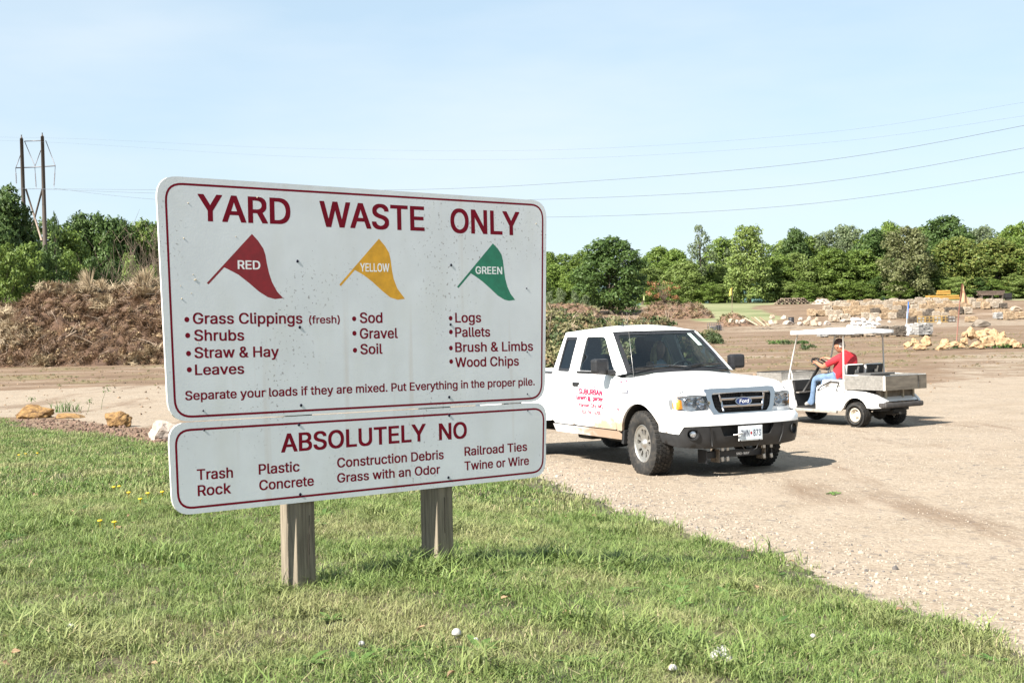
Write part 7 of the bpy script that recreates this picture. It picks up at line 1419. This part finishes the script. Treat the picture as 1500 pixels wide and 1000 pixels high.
for k, (px, y, w, h) in enumerate([(1140, 88, 1.6, .35), (1158, 86, 1.3, .4), (1176, 87, .8, .3), (1184, 74, .9, .42), (1470, 70, 3.0, .35), (1396, 71, 1.6, .5), (1180, 76, .5, .3)]):
    clumpthing('weed_clump', ['low green weed clump left of the cart canopy, first of three', 'low green weed clump left of the cart canopy, middle of three', 'low green weed clump nearest the cart canopy corner', 'dark green cut twig lying behind the cart windscreen post', 'green weeds at the foot of the right end of the orange rock heap', 'grey-green weed tuft at the left foot of the orange rock heap', 'small green sprig beside the twig behind the cart'][k], px, 0, y, w, h, L_GN if k % 2 else WM, 90 + k, 'weeds', .11, per=26)

# ================================================================== THE STONE YARD
M_PALLET = wood('pallet_wood', (.42, .31, .19), (.24, .17, .10))
SM = [leafmat('tan_ledge_stone', (.34, .23, .14), (.62, .47, .31), 0, .1), leafmat('buff_ledge_stone', (.42, .33, .24), (.62, .54, .44), 0, .1), leafmat('grey_ledge_stone', (.30, .29, .28), (.62, .60, .57), 0, .1), leafmat('dark_ledge_stone', (.10, .085, .07), (.24, .20, .16), 0, .1)]
def pallet_meshes(seed, w=1.2, d=1.1, h=.95, lay=7):
    r = random.Random(seed); b = MB()
    for x in (-.5, 0, .5): b.box((x * (w - .1), 0, .06), (.09, d, .09))
    for k in range(5): b.box((0, -d / 2 + .06 + k * (d - .12) / 4, .115), (w, .10, .02))
    s = MB(); lh = (h - .13) / lay
    for l in range(lay):
        z = .13 + lh * (l + .5)
        for side in range(4):
            L_ = w if side % 2 == 0 else d; x = -L_ / 2 + (0 if side % 2 == 0 else .18)
            while x < L_ / 2 - .08:
                q = r.uniform(.14, .34); q = min(q, L_ / 2 - x); c = x + q / 2; o_ = (d if side % 2 == 0 else w) / 2 - .10 + r.uniform(-.03, .035)
                cx, cy = ((c, -o_), (o_, c), (c, o_), (-o_, c))[side]; s.box((cx, cy, z + r.uniform(-.01, .01)), ((q - .015, .2, lh * r.uniform(.7, .96)) if side % 2 == 0 else (.2, q - .015, lh * r.uniform(.7, .96))), rot=(r.uniform(-.05, .05), r.uniform(-.05, .05), r.uniform(-.12, .12))); x += q
    for i in range(14): s.box((r.uniform(-.4, .4) * w, r.uniform(-.4, .4) * d, h - .02 + r.uniform(-.02, .05)), (r.uniform(.2, .4), r.uniform(.15, .3), .07), rot=(r.uniform(-.15, .15), r.uniform(-.15, .15), r.uniform(0, 3)))
    return b.mesh('pallet_base', M_PALLET), s.mesh('stones', SM[0])
PVs = [pallet_meshes(i) for i in range(5)]
def pallet(px, y, wpx, h, tone, label, group='stone pallets in the yard', zoff=0, rz=None):
    p = gat(px, y); w = wpx / FOC * y; bm_, sm_ = PVs[rnd.randrange(5)]; t = empty('stone_pallet', (p.x, p.y, p.z + zoff), rnd.uniform(-.08, .08) + .12 if rz is None else rz, label, 'pallet', group)
    link('pallet_base', bm_, t); s = link('stones', sm_, t, kind='stuff'); s.material_slots[0].link = 'OBJECT'; s.material_slots[0].material = SM[tone]; t.scale = (w / 1.2, w / 1.2 * .9, h / .95); return t
ORD = 'first second third fourth fifth sixth seventh eighth ninth tenth eleventh twelfth thirteenth fourteenth fifteenth sixteenth seventeenth eighteenth nineteenth twentieth'.split()
ORD += ['twenty-' + q for q in ORD[:9]]
def prow(y, px0, px1, wpx, h, rown, tones, gap=1.0, skip=(), zoff=0):
    n = 0; px = px0 + wpx / 2
    while px < px1:
        n += 1
        tn = tones[rnd.randrange(len(tones))]; hh = rnd.uniform(.80, 1.15)
        if n not in skip and rnd.random() > .04: pallet(px, y + rnd.uniform(-1.6, 1.6), wpx * rnd.uniform(.78, .92), h * hh, tn, f'{ORD[n - 1]} pallet from the left, {["tan", "buff", "grey", "dark brown"][tn]} and {"tall" if hh > 1 else "low"}, {rown}', zoff=zoff)
        px += wpx * gap * rnd.uniform(1.0, 1.06)
prow(207, 1182, 1243, 15.5, 1.22, 'nearest row behind the white rocks', [1, 1, 0])
prow(213, 1262, 1404, 12.5, 1.05, 'second row near the blue flag', [0, 1, 1, 3, 0, 1])
prow(222, 1182, 1424, 13, 1.10, 'long third row behind the blue flag', [0, 1, 0, 3, 0])
prow(232, 1206, 1472, 12.5, 1.05, 'long fourth row', [0, 1, 0, 0, 3, 1])
prow(242, 1222, 1470, 12, 1.05, 'fifth row', [0, 1, 0, 1])
prow(251, 1216, 1440, 12, 1.0, 'farthest row below the trees', [0, 1, 1], skip=(7, 15))
prow(200, 1455, 1512, 15.5, 1.28, 'row at the right picture edge', [0, 1, 2]); prow(214, 1455, 1480, 13, .95, 'pair behind the right-edge row', [0])
prow(196, 1398, 1430, 16, .95, 'pair left of the brown boulder', [1, 0])
for k, (px, y, w, h, tn, lb) in enumerate([(1349, 101, 26, .98, 2, 'pallet of pale grey stone standing alone right of the blue flag'), (1316, 102, 19, .80, 3, 'pallet of dark rough stone just left of the white sack'), (1293, 103, 15, .80, 3, 'dark brown pallet half under the right end of the cart canopy'), (1272, 104, 17, .72, 1, 'pale pallet seen under the cart canopy, second from its right end'), (1250, 104, 19, .72, 3, 'dark pallet under the middle of the cart canopy'), (1226, 105, 20, .70, 3, 'dark pallet under the cart canopy, above the driver'), (1205, 106, 14, .55, 2, 'low pale pallet under the left part of the cart canopy')]):
    pallet(px, y, w, h, tn, lb, 'pallets beside the cart canopy', rz=.35 if k == 0 else .2)
# yellow crates of stone
for k, px in enumerate([1335, 1347, 1359, 1371, 1383, 1392]):
    p = gat(px, 197); t = empty('stone_crate', p, .1, f'{"dark grey" if k in (0, 5) else "yellow-framed"} stone crate, {ordw[k]} from the left below the pallet rows', 'crate', 'stone crates in the yard'); mb = MB(); w = 1.15
    for x in (-.5, 0, .5):
        for y_ in (-.5, .5): mb.box((x * w, y_ * w, .48), (.09, .05, .96))
    for z in (.06, .5, .92):
        for y_ in (-.5, .5): mb.box((0, y_ * w, z), (w, .05, .09))
        for x in (-.5, .5): mb.box((x * w, 0, z), (.05, w, .09))
    mb.build('crate_frame', mat('yellow_wood', (.55, .36, .12), .8, .2, 3) if k not in (0, 5) else M_POLE, t, kind='stuff'); s = link('stones', PVs[k % 5][1], t, kind='stuff'); s.scale = (.88, .95, .8); s.material_slots[0].link = 'OBJECT'; s.material_slots[0].material = SM[2 if k % 2 else 3]
# boulders along the yard: (column, row of centre, width px, height px)
BL = [(1072, 469.5, 12, 8), (1081, 471, 10, 7), (1088.5, 470.5, 12, 7), (1131, 463.5, 10, 8), (1148, 465, 10, 6), (1130, 472, 10, 8), (1136.5, 472.5, 8, 7), (1155.5, 472.5, 20, 8), (1172.5, 474, 12, 7), (1181, 473, 13, 8.5), (1173, 466.5, 9, 6), (1185, 466.5, 8, 7), (1193, 473, 12, 10), (1201, 474.5, 8, 7), (1212, 473, 13, 8), (1224.5, 467.5, 11, 8), (1236, 469.8, 13, 6), (1277, 466.5, 11.5, 10), (1196, 467.5, 8, 6), (1303, 471, 7, 5), (1376, 474, 9, 5), (1489, 452, 22, 9)]
for k, (px, py, w, h) in enumerate(BL):
    y = 190 if py > 468 else 202; p = at(px, py, y); g = G(p.x, p.y); s = y / FOC; nb = ['left', 'middle', 'right']
    where = 'by the leaning boards' if px < 1100 else 'around the black barrel' if px < 1170 else 'left of the cart canopy top' if px < 1200 else 'above the cart canopy' if px < 1300 else 'below the pallet rows'
    nth = sum(1 for q in BL[:k + 22] if q[0] < px and (q[1] < 468) == (py < 468))
    rock('boulder', f'{ORD[nth]} pale boulder from the left in the {"upper" if py < 468 else "lower"} line, {where}', (p.x, p.y, max(p.z, g + h * s * .3)), (w * s * 1.05, w * s * .9, h * s * 1.15), M_PINK if k % 3 else MATS['pale_tan_rock'], 200 + k % 7, 'pale boulders along the yard')
p = at(1437.6, 473, 112); rock('boulder', 'big flat brown and grey boulder behind the orange rock heap', (p.x, p.y, p.z), (1.9, 1.4, .80), M_BROCK, 31, rough=.25)
OB = [(440, 592, 90, 62), (500, 562, 82, 60), (545, 612, 125, 60), (607, 565, 92, 105), (775, 568, 115, 62), (755, 612, 120, 52), (850, 585, 120, 50), (1010, 485, 100, 120), (955, 560, 80, 75), (1120, 500, 140, 110), (1165, 560, 130, 100), (1230, 500, 110, 120), (1285, 555, 120, 100), (1350, 560, 90, 66), (1440, 600, 90, 60), (1050, 590, 130, 70), (1180, 470, 90, 60), (1095, 605, 110, 50), (1400, 570, 80, 60), (960, 500, 60, 60), (1310, 500, 60, 70), (930, 600, 60, 50)]
for k, (a, b, w, h) in enumerate(OB):
    px, py = 1260 + a / 6.25, 410 + b / 6.25; y = 68.5 + (5.5 - (b - 480) / 25) * .35; s = y / FOC / 6.25; p = at(px, py, y); sub = 'left-hand group' if a < 660 else 'middle pair by the flag pole' if a < 900 else 'big heap right of the flag pole'
    n_ = sum(1 for q in OB[:k] if (q[0] < 660) == (a < 660) and (q[0] < 900) == (a < 900))
    nth = sum(1 for q in OB if q[0] < a and (q[0] < 660) == (a < 660) and (q[0] < 900) == (a < 900))
    rock('boulder', f'{"tall" if h > w else "flat" if w > 1.7 * h else "blocky"} orange-tan rock, {ORD[nth]} from the left in the {sub}', p, (w * s * 1.12, w * s * .85, h * s * 1.12), M_SAND, 300 + k % 11, 'orange-tan rocks by the orange flag', 2, .60, tilt=(rnd.uniform(-.3, .3), rnd.uniform(-.3, .3)))
for k in range(16):        # white rocks above the canopy
    px = 1243 + (k * 7.3) % 44; py = 478 - (k // 6) * 5 + rnd.uniform(-2, 1); p = at(px, py, 112); rock('white_rock', f'white rock in the {["bottom", "middle", "top"][k // 6]} layer of the white heap, {ordw[sum(1 for q in range(6) if (1243 + ((k // 6 * 6 + q) * 7.3) % 44) < px)]} from its left end', p, (.55, .5, .42), mat('white_quartz', (.74, .72, .70), .8, .15, 3), 400 + k % 4, 'white rocks above the cart canopy', 2, .35)
# odds and ends
p = gat(1159, 205); t = empty('barrel', p, 0, 'black barrel standing among the pale boulders', 'barrel'); q = 1.25
MB().lathe([(0, 0), (.36 * q, 0), (.37 * q, .05), (.35 * q, .08), (.36 * q, .32), (.38 * q, .34), (.36 * q, .36), (.36 * q, .62), (.38 * q, .64), (.36 * q, .66), (.35 * q, .92), (.37 * q, .95), (.35 * q, .95), (.34 * q, .90), (0, .90)], Matrix.Identity(4), 20).build('drum', mat('black_drum', (.03, .03, .035), .5), t); MB().box((0, 0, .935), (.5, .04, .02)).build('lid_bar', M_DK, t)
p = gat(1047.5, 189); t = empty('wire_crate', p, .1, 'grey wire crate stack in the yard left of the leaning boards', 'crate'); mb = MB(); w = 2.0
for x in np.linspace(-w / 2, w / 2, 7):
    for y_ in (-.6, .6): mb.box((x, y_, .62), (.04, .04, 1.2))
for z in (.05, .35, .62, .9, 1.2):
    for y_ in (-.6, .6): mb.box((0, y_, z), (w, .04, .05))
tag(mb.build('crate_wires', M_STEELG, t), kind='stuff'); MB().box((-.35, 0, .4), (.9, .9, .6), bev=.05).build('grey_load', mat('grey_load', (.20, .20, .22), .8, .4, 3), t); MB().box((.5, 0, .45), (.7, .9, .8), bev=.05).build('dark_load', mat('dark_load', (.04, .04, .05), .8, .4, 3), t)
# leaning and lying boards
for k, (a, b) in enumerate([((1091, 466), (1110, 476.5)), ((1101, 465), (1116, 477)), ((1106, 465), (1121, 477.5)), ((1113, 465), (1129, 477.5)), ((1118, 470), (1126, 476.5))]):
    A_, B_ = at(*a, 193), at(*b, 187.5); MB().tube([A_, B_], .12, 5, smooth=False).build('board', M_PALLET if k % 2 else mat('pale_board', (.58, .46, .30), .8, .2, 3), label=f'{ordw[k]} board from the left leaning beside the pale boulders', cat='board', group='leaning boards')
# log pile
p = gat(1162, 264); t = empty('log_pile', p, .05, 'low stack of weathered logs at the far side of the meadow', 'log pile'); M_LOG = mat('log_bark', (.26, .19, .14), .95, .4, 4); n = 0
for row in range(4):
    for k in range(9 - row):
        x = -3.6 + k * .85 + row * .42 + rnd.uniform(-.1, .1); MB().tube([(x, -.9 + rnd.uniform(-.2, .2), .17 + row * .30), (x + rnd.uniform(-.1, .1), .9, .17 + row * .30)], .165, 8).build('log', M_LOG if (k + row) % 3 else mat('pale_log', (.42, .32, .23), .9, .3, 4), t)
p = gat(1381, 272); t = empty('timber_stack', p, .08, 'orange-yellow timber beams stacked below the trees left of the orange flag', 'timber'); M_YT = mat('yellow_timber', (.62, .34, .07), .7, .2, 2, stretch=(.3, 3, 3))
for row, (x0, x1, c) in enumerate(((-3.7, 3.6, 5), (-3.5, 3.5, 5), (-1.2, 1.7, 4), (-1.1, 1.6, 4))):
    for k in range(c): MB().box(((x0 + x1) / 2, -.7 + k * .33, .22 + row * .46 + (.1 if row > 1 else 0)), (x1 - x0 - rnd.uniform(0, .5), .27, .38), bev=.03).build('beam', M_YT, t)
for x in (-2.4, -.2, 2.2): MB().box((x, 0, .70), (.2, 1.6, .10)).build('bearer', M_POLE, t)
p = gat(1452, 266); t = empty('lumber_stack', p, .1, 'low stack of dark brown boards below the trees right of the orange flag', 'lumber')
for row in range(4):
    for k in range(3): MB().box((0 + rnd.uniform(-.2, .2), -.6 + k * .5, 1.05 + row * .24), (5.3, .45, .20)).build('plank', mat('brown_boards', (.20, .14, .11), .9, .3, 3, rand=.2), t)
for x in (-2.2, 0, 2.2): MB().box((x, 0, .48), (.25, 1.5, .95)).build('bearer', M_POLE, t)
p = gat(1477, 264); MB().box((0, 0, .95), (1.3, 1.2, 1.0), bev=.08).box((.1, 0, .3), (1.1, 1, .5)).build('covered_stack', M_DK, label='small black wrapped stack right of the dark boards', cat='stack', loc=p)
p = gat(1330.5, 104); MB().box((0, 0, .42), (.55, .5, .84), rot=(0, .04, .3), bev=.12).box((-.05, 0, .86), (.3, .28, .12), rot=(.1, .2, 0), bev=.05).build('bulk_sack', mat('white_sack', (.75, .76, .78), .8, .1, 3, bump=.4, bscale=4), label='white bulk sack between the dark and the pale grey stone pallets', cat='sack', loc=p)
def flag(px, base, poly, y, pole_pts, cm, pm, label, r=.03):
    o0 = gat(px, y); t = empty('flag_pole', o0, 0, label, 'flag')
    MB().tube([at(*q, y) - o0 + Vector((0, 0, -.15 if i == 0 else 0)) for i, q in enumerate(pole_pts)], r, 6).build('pole', pm, t)
    n = len(poly); P = [at(u, v, y) - o0 for u, v in poly]; mb = MB(); N_ = 10; V = []
    a, b, c, d = P                                     # top at pole, low at pole, tip low, tip high
    for i in range(N_ + 1):
        s = i / N_
        for j in range(7): q = j / 6; V.append((a.lerp(b, q)).lerp(d.lerp(c, q), s) + Vector((0, .10 * math.sin(s * 7 + q * 2) * (y / 100), 0)))
    for off in (0, .01): mb.add([v_ + Vector((0, off, 0)) for v_ in V], [(i * 7 + j, (i + 1) * 7 + j, (i + 1) * 7 + j + 1, i * 7 + j + 1) for i in range(N_) for j in range(6)], 0, True)
    mb.build('flag_cloth', cm, t)
flag(1401, 500, [(1409.6, 415.5), (1406.2, 441.5), (1420.5, 444.5), (1410.5, 417)], 79, [(1400.8, 500.5), (1403.5, 470), (1406, 442), (1409.5, 415)], mat('orange_cloth', (.58, .34, .20), .8, .15, 4), mat('rusty_pole', (.20, .085, .06), .7), 'tall rusty pole with a limp faded orange flag by the orange rock heap', .035)
flag(1328, 491, [(1329.8, 441), (1328.2, 466), (1330.4, 466.5), (1331.6, 443)], 106, [(1327.4, 491), (1328.6, 466), (1329.6, 440)], mat('blue_cloth', (.03, .14, .50), .8), mat('white_pole', (.6, .6, .6), .5), 'thin white pole with a furled blue flag in front of the pallet rows')
flag(1072, 456, [(1073.2, 421), (1073, 431), (1067.5, 434), (1070, 422.5)], 168, [(1072, 456), (1072.5, 440), (1073.2, 420.5)], mat('yellow_cloth', (.66, .56, .12), .8), M_TWIG, 'thin pole with a small yellow and white flag at the left end of the meadow', .04)
flag(941, 452, [(942.6, 430), (942.2, 438), (944.8, 444), (944.0, 436)], 150, [(941.5, 452), (942, 440), (942.8, 429)], mat('lime_cloth', (.50, .58, .25), .8), M_TWIG, 'small lime-yellow flag on a stick beside the rust-coloured dead branch')

# ================================================================== NEAR THINGS ON AND BESIDE THE LAWN
def gp(u, v, dz=0): p = ground_at(u, v); return p + Vector((0, 0, dz))
p = gp(52, 612); y = p.y; s = y / FOC
rock('boulder', 'orange-brown broken rock at the lawn edge, leftmost, with a dark hollow', p + Vector((-.05, 0, .12)), (60 * s, 34 * s, 27 * s), M_ORR, 501, sub=3, rough=.9*.5, rz=.1)
rock('boulder', 'long thin dark-sided rock slab lying right of the leftmost rock', gp(100, 612) + Vector((0, 0, .03)), (62 * s, 24 * s, 13 * s), M_ORR, 502, sub=3, rough=.9*.45, rz=-.05, tilt=(.2, .05))
p = gp(171, 626); s = p.y / FOC; rock('boulder', 'squarish golden-brown pitted rock at the lawn edge left of the sign', p + Vector((0, .1, 12 * s)), (44 * s, 30 * s, 34 * s), M_ORR, 503, sub=3, rough=.5, rz=.2)
p = gp(236, 645); s = p.y / FOC; rock('boulder', 'large pale pinkish rock partly hidden behind the left edge of the sign', p + Vector((.02, .15, 12 * s)), (52 * s, 34 * s, 40 * s), M_PINK, 504, sub=3, rough=.9*.35, tilt=(0, -.3))
p = gp(95, 603); mb = clump(900, 70, .38, .42, .010, .1, 1.1); mb.build('weed_clump', [WM, WM], label='green grassy weed clump behind the leftmost rocks', cat='weeds', loc=p)
for k, (px, py, h) in enumerate([(148, 600, .48), (42, 604, .3), (128, 604, .25), (1222, 724, .10)]):
    p = gp(px, py); mb = MB(); mb.tube([(0, 0, -.02), (.04, 0, h * .5), (.14 * h / .48, 0, h)], [.006, .005, .003], 5); c_ = leaves_mesh('sprig', [((.15 * h / .48, 0, h), .06 + .05 * (k < 3))], 2200, .05, k); c_.materials.append(WM)
    if k == 3: mb = MB().tube([(-.08, 0, .01), (0, .02, .02), (.07, 0, .015)], .006, 5)
    o_ = mb.build('weed_stalk', WM if k else L_GN, label=['tall thin weed stalk with pale leaves rising before the gravel left of the sign', 'short weed sprig left of the leftmost rock', 'short weed sprig between the two golden rocks', 'dropped leafy twig lying on the gravel in front of the pickup'][k], cat='weed', loc=p); s_ = link('sprig_leaves', c_, o_)
    if k == 3: s_.scale = (1, 1, .4); s_.location = (-.14 * h / .48, 0, -.03)
# dark crumbly soil behind the left lawn edge
n = 2600; sx_ = rs.uniform(-11, -4.6, n); sy_ = rs.uniform(19, 29, n); dd = edge_d(sx_, sy_); k_ = (dd < .2) & (dd > -1.5 - .6 * hnoise(sx_, sy_, 1.1)) ; sx_, sy_ = sx_[k_], sy_[k_]; n = len(sx_)
clod = [source('clod', stone_mb(700 + i, 1, .5), mat('soil_clod', (.22, .14, .10), .95, rand=.3)) for i in range(4)]
scatter('soil_clods', np.stack([sx_, sy_, gz(sx_, sy_) + .005], -1), clod, rs.uniform(.015, .055, n), rs.uniform(0, 6.28, (n, 3)))
# mushrooms and paper-white bits, dandelions
M_MUSH = mat('mushroom_white', (.52, .50, .47), .7, .3, 60)
mush = MB().lathe([(0, .052), (.012, .050), (.022, .040), (.026, .026), (.024, .020), (.008, .018), (.007, 0)], Matrix.Identity(4), 12).mesh('mushroom', M_MUSH)
for k, (px, py, s, w) in enumerate([(1047, 976, 1.1, 'front left of'), (1060, 966, .8, 'top right of'), (1063, 975, .8, 'in the middle of'), (1072, 980, .8, 'right end of'), (1049, 964, .75, 'top left of'), (1059, 960, .65, 'furthest back in')]):
    o_ = link('mushroom', mush, label=f'white mushroom {w} the cluster in the grass at the bottom right', cat='mushroom', group='white mushrooms in the grass', loc=gp(px, py, .012)); o_.scale = (s, s, s * 1.1); o_.rotation_euler = (rnd.uniform(-.3, .3), rnd.uniform(-.3, .3), 0)
for k, (px, py, s, lb) in enumerate([(104, 932, .75, 'lone white mushroom in the grass at the bottom left'), (669, 942, .85, 'flat white mushroom left of centre at the bottom edge'), (697, 950, .55, 'small white mushroom right of the flat one at the bottom edge'), (530, 955, .55, 'small white mushroom below the gap between the posts'), (1191, 943, .6, 'lone white mushroom near the gravel at the bottom right'), (986, 993, .7, 'white mushroom cut by the bottom edge left of the cluster')]):
    o_ = link('mushroom', mush, label=lb, cat='mushroom', group='white mushrooms in the grass', loc=gp(px, py, .022)); o_.scale = (s, s, s)
dan = MB().lathe([(0, .10), (.012, .102), (.019, .098), (.017, .092), (.004, .088), (.002, 0)], Matrix.Identity(4), 9).mesh('dandelion', mat('dandelion_yellow', (.80, .52, .01), .6))
for k, (px, py) in enumerate([(28, 670), (38, 668), (55, 667), (167, 721), (175, 720), (189, 730), (206, 740), (217, 731), (238, 729), (147, 774), (168, 776), (634, 772)]):
    link('dandelion', dan, label=['leftmost dandelion of the pair high up on the left lawn', 'second dandelion high up on the left lawn', 'dandelion right of the pair high up on the left lawn', 'left dandelion of the touching pair in the left lawn', 'right dandelion of the touching pair in the left lawn', 'dandelion just right of and below the touching pair', 'lowest dandelion of the middle line near the sign edge', 'dandelion above the lowest one of the middle line', 'dandelion closest to the left edge of the sign', 'left dandelion of the lowest pair on the left lawn', 'right dandelion of the lowest pair on the left lawn', 'dandelion at the foot of the right post'][k], cat='dandelion', group='dandelions on the lawn', loc=gp(px, py + 4, -.02))

# sparse weeds and litter over the brown yard
n = 16000; wy = rs.uniform(47, 118, n); wx = rs.uniform(-.5, .45, n) * wy; wd = hnoise(wx, wy, .45, 5) + hnoise(wx, wy, 1.3, 2) * .5; k_ = (wd > .35) | (rs.uniform(0, 1, n) < .06); wx, wy = wx[k_], wy[k_]; n = len(wx)
tufts = [leafclump_src(300 + i, 12, .28, .09, m_) for i, m_ in enumerate((L_OL, L_TN, L_OL, L_TN))]
scatter('yard_weeds', np.stack([wx, wy, gz(wx, wy)], -1), tufts, rs.uniform(.12, .42, n), np.stack([np.zeros(n), np.zeros(n), rs.uniform(0, 6.28, n)], -1))
n = 3500; wy = np.sqrt(rs.uniform(30 ** 2, 110 ** 2, n)); wx = rs.uniform(-.5, .45, n) * wy; k_ = edge_d(wx, wy) < 0; wx, wy = wx[k_], wy[k_]; n = len(wx)
bits = [source('crumb', stone_mb(800 + i, 1, .5), mat('yard_crumb', (.26, .18, .12), .95, rand=.45)) for i in range(3)] + [stick_src(310 + i, .5, .012, M_STICK) for i in range(2)]
scatter('yard_litter', np.stack([wx, wy, gz(wx, wy)], -1), bits, np.exp(rs.normal(0, .4, n)) * .032, rs.uniform(0, 6.28, (n, 3)), idx=rs.randint(0, 3, n))
